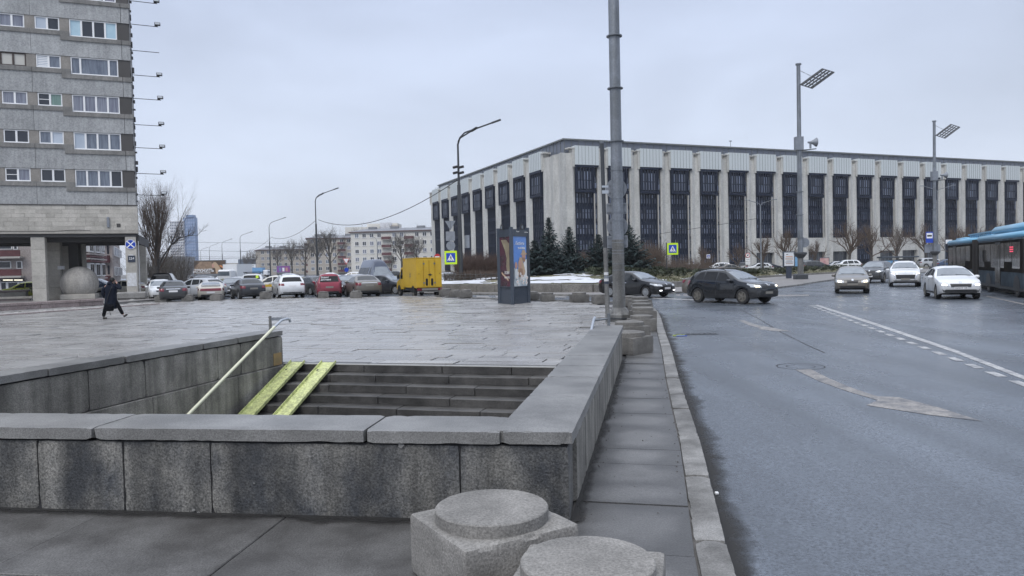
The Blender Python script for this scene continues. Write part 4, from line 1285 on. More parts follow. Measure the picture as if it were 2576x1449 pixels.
def block(name, label, p, ex, L, D, H, floors, z0, fh, cols, wm, wall_m='cream_wall', end_cols=(), balc=(), cat='building', eb=(), w=1.4, h=1.45, roof='roof_grey'):
    """slab block: p its left front corner, ex along the front to the right, depth D behind"""
    t = thing(name, label, cat)
    ey = Z.cross(ex)
    MB().obox(p + ex * (L / 2) + ey * (D / 2) + Z * (H / 2), (L / 2, D / 2, H / 2), (ex, ey, Z)).build('wall', wall_m, t)
    MB().obox(p + ex * (L / 2) + ey * (D / 2) + Z * (H + 0.2), (L / 2 + 0.6, D / 2 + 0.6, 0.2), (ex, ey, Z)).build('eave', roof if roof != 'roof_grey' else 'roof_brown', t)
    rf = MB()
    a = [p - ex * 0.5 - ey * 0.5, p + ex * (L + 0.5) - ey * 0.5, p + ex * (L + 0.5) + ey * (D + 0.5), p - ex * 0.5 + ey * (D + 0.5)]
    r0, r1 = p + ex * 4 + ey * (D / 2), p + ex * (L - 4) + ey * (D / 2)
    vs = [q + Z * (H + 0.41) for q in a] + [r0 + Z * (H + 1.7), r1 + Z * (H + 1.7)]
    rf.add(vs, [(0, 1, 5, 4), (1, 2, 5), (2, 3, 4, 5), (3, 0, 4)])
    ro = rf.build('roof', 'roof_grey', t)
    for q in (0.2, 0.45, 0.75):
        MB().obox(p + ex * (L * q) + ey * (D * 0.4) + Z * (H + 1.4), (1.4, 0.8, 0.8), (ex, ey, Z)).build('chimney', 'roof_grey', ro)
    for f in range(floors):
        for i, c in enumerate(cols):
            fwin(t, p + ex * c + Z * (z0 + f * fh) - ey * 0.02, ex, w, h, (i * 7 + f * 5 + int(c * 3)) % 4)
        for c in end_cols:
            fwin(t, p + ey * c + Z * (z0 + f * fh) - ex * 0.02, -ey, w, h, f)
        for c in balc:
            bo_ = p + ex * c - ey * 0.6 + Z * (z0 - 0.9 + f * fh)
            bb = MB().obox(bo_ + Z * 0.55 - ey * 0.55, (1.6, 0.04, 0.5), (ex, ey, Z))
            for sx in (-1, 1): bb.obox(bo_ + Z * 0.55 + ex * (sx * 1.57), (0.03, 0.5, 0.5), (ex, ey, Z))
            bal = bb.build('balcony', 'burgundy', t)
            MB().obox(bo_, (1.65, 0.62, 0.08), (ex, ey, Z)).build('slab', 'slab_edge', bal)
        for c in eb:
            bo_ = p + ey * c - ex * 0.6 + Z * (z0 - 0.9 + f * fh)
            bb = MB().obox(bo_ + Z * 0.55 - ex * 0.55, (0.04, 1.6, 0.5), (ex, ey, Z))
            for sx in (-1, 1): bb.obox(bo_ + Z * 0.55 + ey * (sx * 1.57), (0.5, 0.03, 0.5), (ex, ey, Z))
            bal = bb.build('balcony', 'burgundy', t)
            MB().obox(bo_, (0.62, 1.65, 0.08), (ex, ey, Z)).build('slab', 'slab_edge', bal)
    return t
# cream five storey block in the middle
pa = AT(885, 690, 262); pa.z = 0
pz = AT(1110, 690, 258); pz.z = 0
ex = (pz - pa).normalized()
L = (pz - pa).length
block('apartment_block', 'cream five storey apartment block in the middle, behind yellow truck', pa, ex, L, 13, 14.6, 5, 1.7, 2.78, [2.2 + 2.72 * k for k in range(0, 12) if k not in (4, 7)], 0, 'cream_wall', end_cols=(2.2, 10.5), balc=(2.2 + 2.72 * 4, 2.2 + 2.72 * 7), eb=(6.0,))
for k in (4, 7):
    pass
pb_ = AT(775, 690, 300); pb_.z = 0
block('apartment_block', 'tan five storey apartment block partly behind bare trees, left of cream one', pb_, Vector((0.97, 0.24, 0)).normalized(), 22, 13, 14.4, 5, 1.6, 2.8, [2 + 2.9 * k for k in range(7)], 0, 'tan_wall', end_cols=(2.0, 10), eb=(6.0,), balc=(13.5,))
pc_ = AT(652, 690, 345); pc_.z = 0
block('apartment_block', 'pale tan long apartment block with hipped roof, left of the bare trees', pc_, Vector((0.9, 0.43, 0)).normalized(), 26, 12, 11.5, 4, 1.4, 2.8, [1.8 + 2.6 * k for k in range(9)], 0, 'tan_wall')
# distant buildings
def tower(name, label, px0, px1, ytop, Y, D, m, wins=None, depth_dir=None, cat='building', mw='pane_mid'):
    a = AT(px0, 690, Y); b = AT(px1, 690, Y)
    top = AT((px0 + px1) / 2, ytop, Y).z
    t = thing(name, label, cat)
    MB().box(a.x, b.x, Y, Y + D, -1, top).build('wall', m, t)
    if wins:
        nx, nz, z0 = wins
        dx = (b.x - a.x) / nx; dz = (top - z0) / nz
        me = MB().box(-dx * 0.28, dx * 0.28, -0.12, 0.1, -dz * 0.28, dz * 0.28).mesh('window', mw)
        for i in range(nx):
            for k in range(nz):
                link('window', me, t, (a.x + dx * (i + 0.5), Y - 0.02, z0 + dz * (k + 0.5)))
    return t
mat('tower_blue', (0.16, 0.24, 0.4), 0.5); mat('tower_pale', (0.62, 0.63, 0.66), 0.7); mat('tower_dark', (0.1, 0.13, 0.18), 0.4); mat('tower_band', (0.26, 0.34, 0.5), 0.4)
t = tower('tower_block', 'blue slab tower block in the haze right of the bare poplar', 466, 495, 547, 620, 5, 'tower_blue', (5, 16, 3), mw='tower_band')
MB().obox(AT(480, 546, 622) + Z * 0.6, (3, 3, 1)).build('roof_plant', 'tower_blue', t)
tower('tower_block', 'white chequered high rise in the haze behind the bare poplar', 432, 465.5, 556, 618, 3, 'tower_pale', (8, 18, 2), mw='tower_dark')
t = tower('tower_block', 'pale high rise showing above the cream apartment block', 927, 1003, 562, 520, 20, 'cream_wall')
for k, (x0, x1, yt) in enumerate(((935, 958, 569), (958, 985, 560), (985, 1003, 566), (870, 927, 572))):
    a, b = AT(x0, 640, 512 + k), AT(x1, 640, 512 + k)
    MB().box(a.x, b.x, a.y, a.y + 6, 0, AT(x0, yt, 512 + k).z).build('wing', ('cream_wall', 'tower_pale', 'tan_wall', 'cream_wall')[k], t)
t = tower('warehouse', 'grey low factory building behind the billboard and street lamps', 600, 640, 652, 420, 30, 'tower_dark')
t = tower('warehouse', 'dull grey low building left of the billboard under the tower blocks', 395, 452, 646, 400, 20, 'roof_grey')
t = tower('warehouse', 'small tan building far behind street lamps', 560, 600, 662, 480, 20, 'tan_wall')

# ------------------------------------------------------------------ apartment building seen through the columns
PB_ = thing('apartment_house', 'pinkish apartment house with burgundy balconies seen through the columns', 'building')
bd = Vector((cos(R_(8)), sin(R_(8)), 0)); bn = Vector((bd.y, -bd.x, 0))
q1 = AT(212, 690, 82); q1.z = 0
MB().obox(q1 - bd * 13 - bn * 0.6 + Z * 5, (13, 0.6, 5), (bd, bn, Z)).build('wall', 'pink_wall', PB_)
def bx(px, py, dep=0.0):
    r = ray(px, py); t = ((q1 - EYE).dot(bn) + dep) / r.dot(bn)
    return EYE + r * t
for (x0, x1, y0, y1) in ((-30, 50, 629, 646), (-30, 53, 677, 695), (157, 174, 628, 645)):
    a, b = bx(x0, y1, 0.8), bx(x1, y0, 0.8)
    bal = MB().obox((a + b) / 2, (abs((b - a).dot(bd)) / 2, 0.06, abs(b.z - a.z) / 2), (bd, bn, Z)).build('balcony', 'burgundy', PB_)
    MB().obox(((a + b) / 2 - bn * 0.4) * 1 + Z * (-abs(b.z - a.z) / 2 - 0.12), (abs((b - a).dot(bd)) / 2, 0.5, 0.1), (bd, bn, Z)).build('slab', 'slab_edge', bal)
for (x0, x1, y0, y1) in ((-20, 30, 600, 628), (34, 44, 600, 628), (-20, 28, 657, 676), (42, 56, 657, 676), (158, 165, 660, 680), (-40, -22, 657, 676)):
    a, b = bx(x0, y1, 0.03), bx(x1, y0, 0.03)
    c = (a + b) / 2
    f = MB().obox(c, (abs((b - a).dot(bd)) / 2, 0.05, abs(b.z - a.z) / 2), (bd, bn, Z)).build('window', 'frame_white', PB_)
    MB().obox(c + bn * 0.05, (abs((b - a).dot(bd)) / 2 - 0.1, 0.02, abs(b.z - a.z) / 2 - 0.08), (bd, bn, Z)).build('pane', 'pane_dark', f)
a, b = bx(2, 737, 0.03), bx(61, 708, 0.03)
dr = MB().obox((a + b) / 2, ((b - a).dot(bd) / 2, 0.06, (b.z - a.z) / 2), (bd, bn, Z)).build('shop_door', 'frame_white', PB_)
for (x0, x1) in ((4, 14), (22, 43), (50, 60)):
    a, b = bx(x0, 736, 0.1), bx(x1, 711, 0.1)
    MB().obox((a + b) / 2, ((b - a).dot(bd) / 2, 0.02, (b.z - a.z) / 2), (bd, bn, Z)).build('pane', 'pane_dark', dr)
a, b = bx(3, 707.5, 0.3), bx(61, 701.5, 0.3)
sg = MB().obox((a + b) / 2, ((b - a).dot(bd) / 2, 0.08, (b.z - a.z) / 2), (bd, bn, Z)).build('shop_sign', 'sign_black', PB_)
lt = MB()
x = 8
while x < 57:
    a, b = bx(x, 705.6, 0.4), bx(x + 2.2, 703.3, 0.4)
    if int(x) not in (30, 31, 32):
        lt.obox((a + b) / 2, ((b - a).dot(bd) / 2, 0.02, (b.z - a.z) / 2), (bd, bn, Z))
    x += 3.1
mat('lit_letters', (0.8, 0.78, 0.7), 0.5, emit=(1.0, 0.93, 0.75), estr=1.2)
lt.build('lit_lettering', 'lit_letters', sg)
# receding wing with striped bay windows
wd = Vector((-0.33, 0.944, 0)); wn = Vector((wd.y, -wd.x, 0))
for k in range(3):
    z0 = 1.6 + 2.75 * k
    for j in range(3):
        o0 = q1 + wd * (1.5 + j * 3.4) + Z * z0
        f = MB().obox(o0 + wn * 0.25 + Z * 0.85, (1.1, 0.3, 0.75), (wd, wn, Z)).build('window', 'frame_white', PB_)
        for sx in (-1, 1):
            MB().obox(o0 + wn * 0.55 + Z * 0.85 + wd * (sx * 0.52), (0.42, 0.02, 0.62), (wd, wn, Z)).build('pane', 'pane_dark', f)
        for s_ in range(4):
            MB().obox(o0 + wn * 0.3 + Z * (-0.95 + s_ * 0.27), (1.65, 0.36, 0.085), (wd, wn, Z)).build('stripe_course', 'burgundy' if s_ % 2 == 0 else 'pink_wall', PB_)
MB().obox(q1 + wd * 6.7 - wn * 1.15 + Z * 5, (5.7, 1.1, 5), (wd, wn, Z)).build('wing', 'pink_wall', PB_)
for k in (0.3, 1.0):
    q = q1 - bd * k + bn * 0.15
    MB().tube([(q.x, q.y, 0), (q.x, q.y, 10)], 0.1, 6).build('downpipe', 'pipe_grey', PB_)
q2 = AT(258, 690, 100); q2.z = 0
wd = Vector((-0.43, 0.903, 0)).normalized(); wn = Vector((wd.y, -wd.x, 0))
P3 = thing('apartment_house', 'grey brown apartment house farther along the street behind the columns', 'building')
MB().obox(q2 + Vector((0.75, 0, 0)) + Z * 6, (0.75, 0.2, 6)).build('wall', 'pink_wall', P3)
MB().obox(q2 + Vector((1.5, 0, 0)) + wd * 10 - wn * 0.8 + Z * 6, (10, 0.8, 6), (wd, wn, Z)).build('wing', 'pink_wall', P3)
for k in range(4):
    MB().obox(q2 + Vector((0.6, -0.6, 1.2 + 2.75 * k)), (0.6, 0.5, 0.5)).build('balcony', 'burgundy', P3)
    MB().obox(q2 + Vector((0.6, -0.25, 2.5 + 2.75 * k)), (0.5, 0.05, 0.6)).build('window', 'pane_dark', P3)
    for j in range(5):
        o0 = q2 + Vector((1.5, 0, 0)) + wd * (2 + j * 4.4) + Z * (1.6 + 2.75 * k)
        f = MB().obox(o0 + wn * 0.1 + Z * 0.7, (1.3, 0.12, 0.62), (wd, wn, Z)).build('window', 'frame_white', P3)
        for sx in (-1, 0, 1):
            MB().obox(o0 + wn * 0.22 + Z * 0.7 + wd * (sx * 0.82), (0.36, 0.02, 0.52), (wd, wn, Z)).build('pane', 'pane_dark', f)

# ------------------------------------------------------------------ library
LB = thing('library', 'long modernist library with pale stone piers and dark window bays', 'building')
lA = R_(67.4)
e1 = Vector((sin(lA), cos(lA), 0)); n1 = Vector((e1.y, -e1.x, 0))
e2 = Vector((-e1.y, e1.x, 0)); n2 = Vector((-e1.x, -e1.y, 0))
C0 = AT(1416, 667, 140); C0.z = 0
ZT, ZW, ZA = 24.3, 20.7, 25.6
def lbox(e, n, a0, a1, z0, z1, dep, th, name, m, parent=None, bev=0.0):
    c = C0 + e * ((a0 + a1) / 2) + n * (dep - th / 2) + Z * ((z0 + z1) / 2)
    ee = e if e.cross(-n).z > 0 else -e
    o = MB().obox((0, 0, 0), (abs(a1 - a0) / 2, th / 2, (z1 - z0) / 2), None, 0, bev).build(name, m, parent or LB)
    o.matrix_local = frame4(c, ee, -n) if parent is None else parent.matrix_basis.inverted() @ frame4(c, ee, -n)
    return o
LR, LLn = 2.88 + 7.21 * 25, 8.1 + 8.7 * 9 + 1.0
core = [C0 - n1 * 3.0 - n2 * 3.0, C0 - n1 * 3 + e1 * LR, C0 + e1 * LR + e2 * LLn, C0 - n2 * 3 + e2 * LLn]
MB().prism([(p.x, p.y) for p in core], 0, 22.5).build('core_wall', 'lib_dark', LB)
att = [C0 - n1 * 1.6 - n2 * 1.6, C0 - n1 * 1.6 + e1 * LR, C0 + e1 * LR + e2 * LLn, C0 - n2 * 1.6 + e2 * (LLn - 4)]
attic = MB().prism([(p.x, p.y) for p in att], 21.0, ZA).build('attic', 'lib_attic', LB)
sm_ = MB()
for k in range(int(LR / 1.55)):
    sm_.obox(C0 + e1 * (1.6 + 1.55 * k) - n1 * 1.57 + Z * 24, (0.05, 0.04, 1.5), (e1, n1, Z))
for k in range(int(LLn / 1.6)):
    sm_.obox(C0 + e2 * (1.6 + 1.6 * k) - n2 * 1.57 + Z * 24, (0.05, 0.04, 1.5), (e2, n2, Z))
tag(sm_.build('seam', 'lib_edge', attic), kind='stuff')
ins = [C0 - n1 * 1.2 - n2 * 1.2, C0 - n1 * 1.2 + e1 * LR, C0 + e1 * LR + e2 * LLn, C0 - n2 * 1.2 + e2 * (LLn - 4)]
MB().prism([(p.x, p.y) for p in ins], ZA + 0.005, ZA + 0.28).build('roof_edge', 'lib_edge', attic)

def bay_meshes(w, zlow, lf=-0.05, wf=0.82):
    """dark window bay: fins, upper louvre box; glazing strips"""
    H = ZW - zlow
    d = MB()
    d.box(-w / 2, w / 2, 0.9, 1.0, 0, H)
    nf = 7
    for k in range(nf):
        x = -w / 2 + 0.3 + (w * wf - 0.3) * k / (nf - 1)
        d.box(x - 0.12, x + 0.12, 0.62, 0.95, 0, H - 0.1)
    for k in range(6):
        z = H - 5.0 - k * 3.0
        if z > 0.2:
            d.box(-w / 2, w / 2, 0.7, 0.94, z - 0.35, z + 0.3)
    lou = MB()
    lw = w * wf
    x0, x1 = -w / 2, -w / 2 + lw
    lou.box(x0, x1, lf, 0.6, H - 0.5, H); lou.box(x0, x1, lf, 0.6, H - 5.2, H - 4.75)
    lou.box(x0, x0 + 0.2, lf, 0.6, H - 4.75, H - 0.5); lou.box(x1 - 0.2, x1, lf, 0.6, H - 4.75, H - 0.5)
    for k in range(6):
        x = x0 + 0.45 + (lw - 0.9) * k / 5
        lou.box(x - 0.15, x + 0.15, lf + 0.15, 0.55, H - 5.0, H - 0.3)
    gl = MB()
    for k in range(nf - 1):
        xa = -w / 2 + 0.3 + (w * wf - 0.3) * (k + 0.5) / (nf - 1)
        for lv in range(8):
            z0 = H - 1.0 - 1.0 - lv * 3.0 if lv else H - 1.2
            z1 = z0 - 1.05
            for zz in (z0, z0 - 1.12):
                if zz - 1.0 > 0.1:
                    gl.box(xa - 0.17, xa + 0.17, 0.8, 0.9, zz - 1.0, zz)
    for k in range(5):
        x = x0 + 0.45 + (lw - 0.9) * (k + 0.5) / 5
        for za, zb in ((H - 4.5, H - 2.95), (H - 2.8, H - 1.2)):
            gl.box(x - 0.1, x + 0.1, lf + 0.2, lf + 0.26, za, zb)
    for lv in range(8 if wf < 0.9 else 0):
        for zz in (H - 2.2 - lv * 2.95, H - 3.3 - lv * 2.95):
            if zz - 0.95 > 0.1:
                gl.box(w / 2 - 0.66, w / 2 - 0.04, 0.7, 0.9, zz - 0.98, zz)
    po = MB().box(w * 0.32 - 0.09, w * 0.32 + 0.09, 0.05, 0.25, 0, H - 5.4)
    return d.mesh('window_bay', 'lib_dark'), lou.mesh('sun_louvre', 'lib_dark'), gl.mesh('glazing', 'lib_glass'), po.mesh('mullion', 'lib_mullion')
def bay(e, n, a0, w, zlow, meshes):
    ee = e if e.cross(-n).z > 0 else -e
    b = link('window_bay', meshes[0], LB)
    b.matrix_local = frame4(C0 + e * (a0 + w / 2) - n * (-(0.62 if e is e2 else 0.45)) + Z * zlow, ee, -n)
    link('sun_louvre', meshes[1], b); tag(link('glazing', meshes[2], b), kind='stuff')
    if e is not e2: link('mullion', meshes[3], b)
def ribbed(e, n, a0, a1, z0, z1, dep):
    p = lbox(e, n, a0, a1, z0, z1, dep, 1.6, 'cornice_panel', 'lib_panel')
    w = abs(a1 - a0)
    k = 7
    s_ = MB()
    for i in range(1, k):
        s_.box(-w / 2 + w * i / k - 0.02, -w / 2 + w * i / k + 0.02, -0.83, -0.78, -(z1 - z0) / 2 + 0.05, (z1 - z0) / 2 - 0.05)
    s_.build('seam', 'lib_edge', p)
    c = lbox(e, n, a0, a1, z0 - 0.35, z0 - 0.002, dep - 0.12, 1.4, 'bay_head', 'lib_dark')
def pier_poly(e, n, a0, a1, depth=1.3):
    """folded pier: shallow V plan like the photo"""
    w = a1 - a0
    pts = [C0 + e * a0 - n * depth, C0 + e * a0 - n * 0.05, C0 + e * (a0 + w * 0.12) + n * 0.12, C0 + e * (a0 + w * 0.5) - n * 0.12, C0 + e * (a0 + w * 0.88) + n * 0.12, C0 + e * a1 - n * 0.05, C0 + e * a1 - n * depth]
    return [(p.x, p.y) for p in pts]
def pier(e, n, a0, a1, top):
    b = MB().prism(pier_poly(e, n, a0, a1), 0.0, top - 0.9)
    b.build('pier', 'lib_stone', LB)
    for s_, (x0, x1) in enumerate(((a0, a0 + 0.55), (a1 - 0.55, a1))):
        lbox(e, n, x0, x1, ZW - 0.4, top - 0.15, 0.35, 1.5, 'pier_cheek', 'lib_stone')
        lbox(e, n, x0 - 0.25, x1 + 0.25, top - 0.15, top + 0.05, 0.45, 1.6, 'coping', 'lib_stone')
mlow = bay_meshes(4.9, 0.9); mhigh = bay_meshes(4.9, 6.5); mleft = bay_meshes(5.4, 0.9, 0.1, 0.97)
for k in range(25):
    a0 = 2.88 + 7.21 * k
    lo = k < 6 or (k > 8 and k % 4 == 2)
    bay(e1, n1, a0, 4.9, 0.9 if lo else 6.5, mlow if lo else mhigh)
    ribbed(e1, n1, a0 - 0.1, a0 + 5.0, ZW, ZT, 0.55)
    if not lo:
        lbox(e1, n1, a0 - 0.002, a0 + 4.902, 3.4, 6.49, -0.1, 1.2, 'spandrel', 'lib_stone')
        lg = lbox(e1, n1, a0 + 0.01, a0 + 4.89, 0.3, 3.39, -0.9, 0.2, 'ground_glazing', 'lib_low')
        for j in range(1, 4):
            lbox(e1, n1, a0 + 4.9 * j / 4 - 0.05, a0 + 4.9 * j / 4 + 0.05, 0.3, 3.39, -0.87, 0.08, 'mullion', 'lib_edge', lg)
    if k < 24:
        pier(e1, n1, a0 + 4.9, a0 + 7.21, 23.9)
for k in range(9):
    a0 = 8.1 + 8.7 * k
    bay(e2, n2, a0, 5.4, 0.9, mleft)
    ribbed(e2, n2, a0 - 0.1, a0 + 5.5, ZW, ZT, 0.55)
    pier(e2, n2, a0 + 5.4, a0 + 8.7, 23.9)
# corner pier, folded
cp = [C0 - n1 * 1.3 + e1 * 2.88, C0 + e1 * 2.88 - n1 * 0.05, C0 + e1 * 2.4 + n1 * 0.15, C0 + e1 * 1.2 - n1 * 0.15, C0 + n1 * 0.1 + n2 * 0.1, C0 + e2 * 1.6 - n2 * 0.3, C0 + e2 * 3.2 + n2 * 0.15, C0 + e2 * 5.2 - n2 * 0.3, C0 + e2 * 7.4 + n2 * 0.15, C0 + e2 * 8.1 - n2 * 0.05, C0 + e2 * 8.1 - n2 * 1.3, C0 - n1 * 3 - n2 * 3]
MB().prism([(p.x, p.y) for p in cp], 0, 22.9).build('corner_pier', 'lib_stone', LB)
for e, n, a0, a1 in ((e1, n1, 2.3, 2.88), (e2, n2, 7.4, 8.1)):
    lbox(e, n, a0, a1, ZW - 0.4, 23.7, 0.35, 1.5, 'pier_cheek', 'lib_stone'); lbox(e, n, a0 - 0.8, a1 + 0.2, 23.7, 23.95, 0.45, 1.6, 'coping', 'lib_stone')
lbox(e1, n1, 6.0, LR, 0, 0.5, 0.5, 1.0, 'plinth', 'ret_wall')
lbox(e2, n2, 6.0, LLn, 0, 0.5, 0.5, 1.0, 'plinth', 'ret_wall')
for (px, py, Yv) in ((1838, 355, 175), (1800, 374, 172)):
    q = AT(px, 385, Yv); tp = AT(px, py, Yv)
    an = MB().tube([(q.x, q.y, 25.8), (q.x, q.y, tp.z)], 0.06, 5)
    an.obox((q.x, q.y, tp.z), (0.3, 0.05, 0.12)); an.build('antenna', 'sign_back', LB)

# ================================================================== ISLAND with mound, wall, planting
WL = [(-30, 71), (-13, 60.5), (-5.1, 54.5), (1.5, 50.5), (5.3, 48.2), (8.0, 49.6), (12.05, 54.4), (18.5, 65.0), (25.6, 76.5), (37.7, 88.7), (52, 101), (70, 118)]
WZ = [0.5, 0.5, 0.52, 0.52, 0.5, 0.45, 0.38, 0.2, 0.05, 0.05, 0.05, 0.05]
IK = [(-30, 69), (-13, 58.8), (-4.9, 52.4), (2.77, 46.2), (4.9, 43.6), (5.6, 43.0), (7.3, 43.6), (10.1, 45.7), (17.8, 49.7), (21.2, 54.4), (23.7, 58.6), (28.7, 65.6), (45, 84), (70, 108)]
tag(MB().flat([IK + WL[::-1]], 0.0).build('island_pavement', 'pave_far'), kind='structure')
ik = link('island_kerb', None); tag(ik, kind='structure')
kl = resample(IK, 0.5)
i = 0
nst = 0
while i < len(kl) - 3:
    a, b = kl[i], kl[i + 3]
    t = (b - a).normalized()
    c = (a + b) / 2
    o = MB().obox((0, 0, 0), ((b - a).length / 2 - 0.01, 0.1, 0.1), None, 0, 0.015).build('kerb_stone', 'kerb_stone', ik)
    o.location = (c.x, c.y, -0.085 + 0.01 * rnd.random()); o.rotation_euler = (0, 0, math.atan2(t.y, t.x))
    i += 3
def seg_at(P, s):
    k = min(int(s), len(P) - 2); f = s - k
    return Vector(P[k]).lerp(Vector(P[k + 1]), f)
def wz(s):
    k = min(int(s), len(WZ) - 2); return lerp(WZ[k], WZ[k + 1], s - k)
NB = len(WL) - 1
def mound(s, d):
    """point on the mound: s along its front wall, d metres behind it"""
    f = seg_at(WL, s)
    bk = Vector((lerp(-34, 64, s / NB), lerp(92, 128, s / NB)))
    L = (bk - f).length
    p = f.lerp(bk, min(d / L, 1.0))
    z = wz(s) + 0.055 * min(d, 11) * (1.0 if s < 6 else 0.75) + 0.05 * noise.noise(Vector((p.x * 0.4, p.y * 0.4, 0)))
    z -= max(0, d - 18) * 0.05
    return Vector((p.x, p.y, max(z, -0.08)))
def grid(name, m, s0, s1, ns, d0, d1, nd, keep=None, lift=0.0, parent=None):
    vs, fs = [], []
    for i in range(ns + 1):
        for j in range(nd + 1):
            vs.append(mound(lerp(s0, s1, i / ns), lerp(d0, d1, j / nd)) + Z * lift)
    for i in range(ns):
        for j in range(nd):
            a = i * (nd + 1) + j
            q = (a, a + nd + 1, a + nd + 2, a + 1)
            c = (vs[q[0]] + vs[q[2]]) / 2
            if keep is None or keep(c, lerp(s0, s1, i / ns), lerp(d0, d1, j / nd)):
                fs.append(q)
    return MB().add(vs, fs).build(name, m, parent, 60)
tag(grid('lawn', 'lawn', 0, NB, 66, 0.0, 34, 24), kind='structure')
def ksnow(c, s, d):
    v = noise.noise(Vector((c.x * 0.35, c.y * 0.5, 3))) + 0.5 * noise.noise(Vector((c.x * 1.3, c.y * 1.3, 5)))
    if s < 4.2:
        return v > -0.34 + 0.12 * max(0, d - 4) and d > 0.3 + 0.5 * noise.noise(Vector((c.x * 2, 0, 1)))
    if s < 5.6:
        return v > 0.0 - 0.5 * (1 if 1.0 < d < 4 else 0)
    return v > 0.42 + 0.01 * d
tag(grid('snow', 'snow', 0.5, 8.5, 150, 0.1, 16, 48, ksnow, 0.05), kind='structure')
rw = thing('retaining_wall', 'dark granite retaining wall in front of the snowy lawn', 'wall')
for k in range(NB - 4):
    a, b = Vector(WL[k]), Vector(WL[k + 1])
    L = (b - a).length; n_ = max(2, int(L / 1.5)); t = (b - a).normalized()
    for j in range(n_):
        c = a.lerp(b, (j + 0.5) / n_); h = lerp(WZ[k], WZ[k + 1], (j + 0.5) / n_)
        if h < 0.09: continue
        o = MB().obox((0, 0, 0), (L / n_ / 2 - 0.008, 0.17, h / 2 + 0.04), None, 0, 0.012).build('wall_stone', 'ret_wall', rw)
        o.location = (c.x, c.y, h / 2 - 0.02 + 0.012 * rnd.random()); o.rotation_euler = (0, 0, math.atan2(t.y, t.x))
lk = link('lawn_kerb', None); tag(lk, kind='structure')
kl = resample(WL[6:], 0.5); i = 0
while i < len(kl) - 3:
    a, b = kl[i], kl[i + 3]; t = (b - a).normalized(); c = (a + b) / 2
    o = MB().obox((0, 0, 0), ((b - a).length / 2 - 0.01, 0.09, 0.14), None, 0, 0.015).build('kerb_stone', 'ret_wall', lk)
    o.location = (c.x, c.y, 0.06); o.rotation_euler = (0, 0, math.atan2(t.y, t.x)); i += 3

# ground cover of juniper, grass tufts, bare shrubs
rnd = random.Random(21)
jm = MB()
def tuft(b, p, n, r, h, w):
    for k in range(n):
        a = rnd.random() * 2 * pi; el = rnd.uniform(0.15, 1.2); l = r * rnd.uniform(0.5, 1.0)
        d = Vector((cos(a) * cos(el), sin(a) * cos(el), sin(el) * h))
        s_ = Vector((-sin(a), cos(a), rnd.uniform(-0.3, 0.3))) * w
        q = p + d * l
        b.add([p + s_ * 0.4, p - s_ * 0.4, q - s_ * 0.5 + Z * 0.02, q + s_ * 0.5], [(0, 1, 2, 3)])
for k in range(1500):
    s = rnd.uniform(4.3, 10.5); d = rnd.gauss(9.5, 2.2) if s < 6.5 else rnd.gauss(6.5, 2.5)
    if d < 3 or noise.noise(Vector((s * 4, d * 0.3, 0))) < -0.35: continue
    p = mound(s, d)
    tuft(jm, p + Z * rnd.uniform(0.05, 0.35), 30, 0.42, 0.7, 0.035)
tag(jm.build('juniper_ground_cover', 'juniper'), kind='stuff')
gm = MB()
for k in range(2600):
    s = rnd.uniform(4.5, 10.5); d = abs(rnd.gauss(0, 3.5)) + 0.25
    tuft(gm, mound(s, d), 4, 0.14, 1.0, 0.03)
tag(gm.build('grass', 'grass'), kind='stuff')

# ------------------------------------------------------------------ bare trees
def limb(b, p, d, L, r, lv, P, rg):
    n = P['seg'][lv]; pts = [p.copy()]; rad = [r]
    up = P['up'][lv]
    dd = d.copy()
    for k in range(n):
        dd = (dd + Vector((rg.gauss(0, 1), rg.gauss(0, 1), rg.gauss(0, 1))) * P['wob'][lv] + Z * up).normalized()
        pts.append(pts[-1] + dd * (L / n)); rad.append(lerp(r, r * P['end'][lv], (k + 1) / n))
    b.tube(pts, rad, 6 if lv == 0 else (4 if r > 0.03 else 3), cap=False)
    if lv + 1 < len(P['seg']):
        for k in range(P['kids'][lv]):
            f = P['from'][lv] + (1 - P['from'][lv]) * ((k + rg.random()) / P['kids'][lv])
            x = f * n; i = min(int(x), n - 1)
            q = pts[i].lerp(pts[i + 1], x - i)
            ax = (pts[i + 1] - pts[i]).normalized()
            o = ax.orthogonal().normalized(); o = Matrix.Rotation(rg.random() * 2 * pi, 3, ax) @ o
            sp = P['spread'][lv] * rg.uniform(0.6, 1.25)
            cd = (ax * cos(sp) + o * sin(sp)).normalized()
            rr = lerp(r, r * P['end'][lv], f) * P['rr'][lv]
            limb(b, q, cd, L * P['lr'][lv] * rg.uniform(0.6, 1.15) * (1.15 - 0.45 * f), rr, lv + 1, P, rg)
POP = dict(seg=[6, 6, 5, 3, 2], up=[0.02, 0.12, 0.14, 0.12, 0.08], wob=[0.03, 0.07, 0.1, 0.14, 0.16], end=[0.5, 0.25, 0.3, 0.4, 0.5], kids=[22, 12, 10, 7], spread=[0.47, 0.5, 0.6, 0.6], lr=[0.8, 0.5, 0.45, 0.45], rr=[0.27, 0.42, 0.46, 0.7])
POP['from'] = [0.22, 0.18, 0.15, 0.1]
LIN = dict(seg=[5, 5, 4, 3, 2], up=[0.0, 0.16, 0.12, 0.08, 0.05], wob=[0.05, 0.12, 0.16, 0.2, 0.2], end=[0.6, 0.35, 0.35, 0.4, 0.5], kids=[13, 9, 8, 5], spread=[0.75, 0.7, 0.7, 0.6], lr=[0.66, 0.55, 0.5, 0.45], rr=[0.42, 0.55, 0.6, 0.75])
LIN['from'] = [0.4, 0.25, 0.2, 0.1]
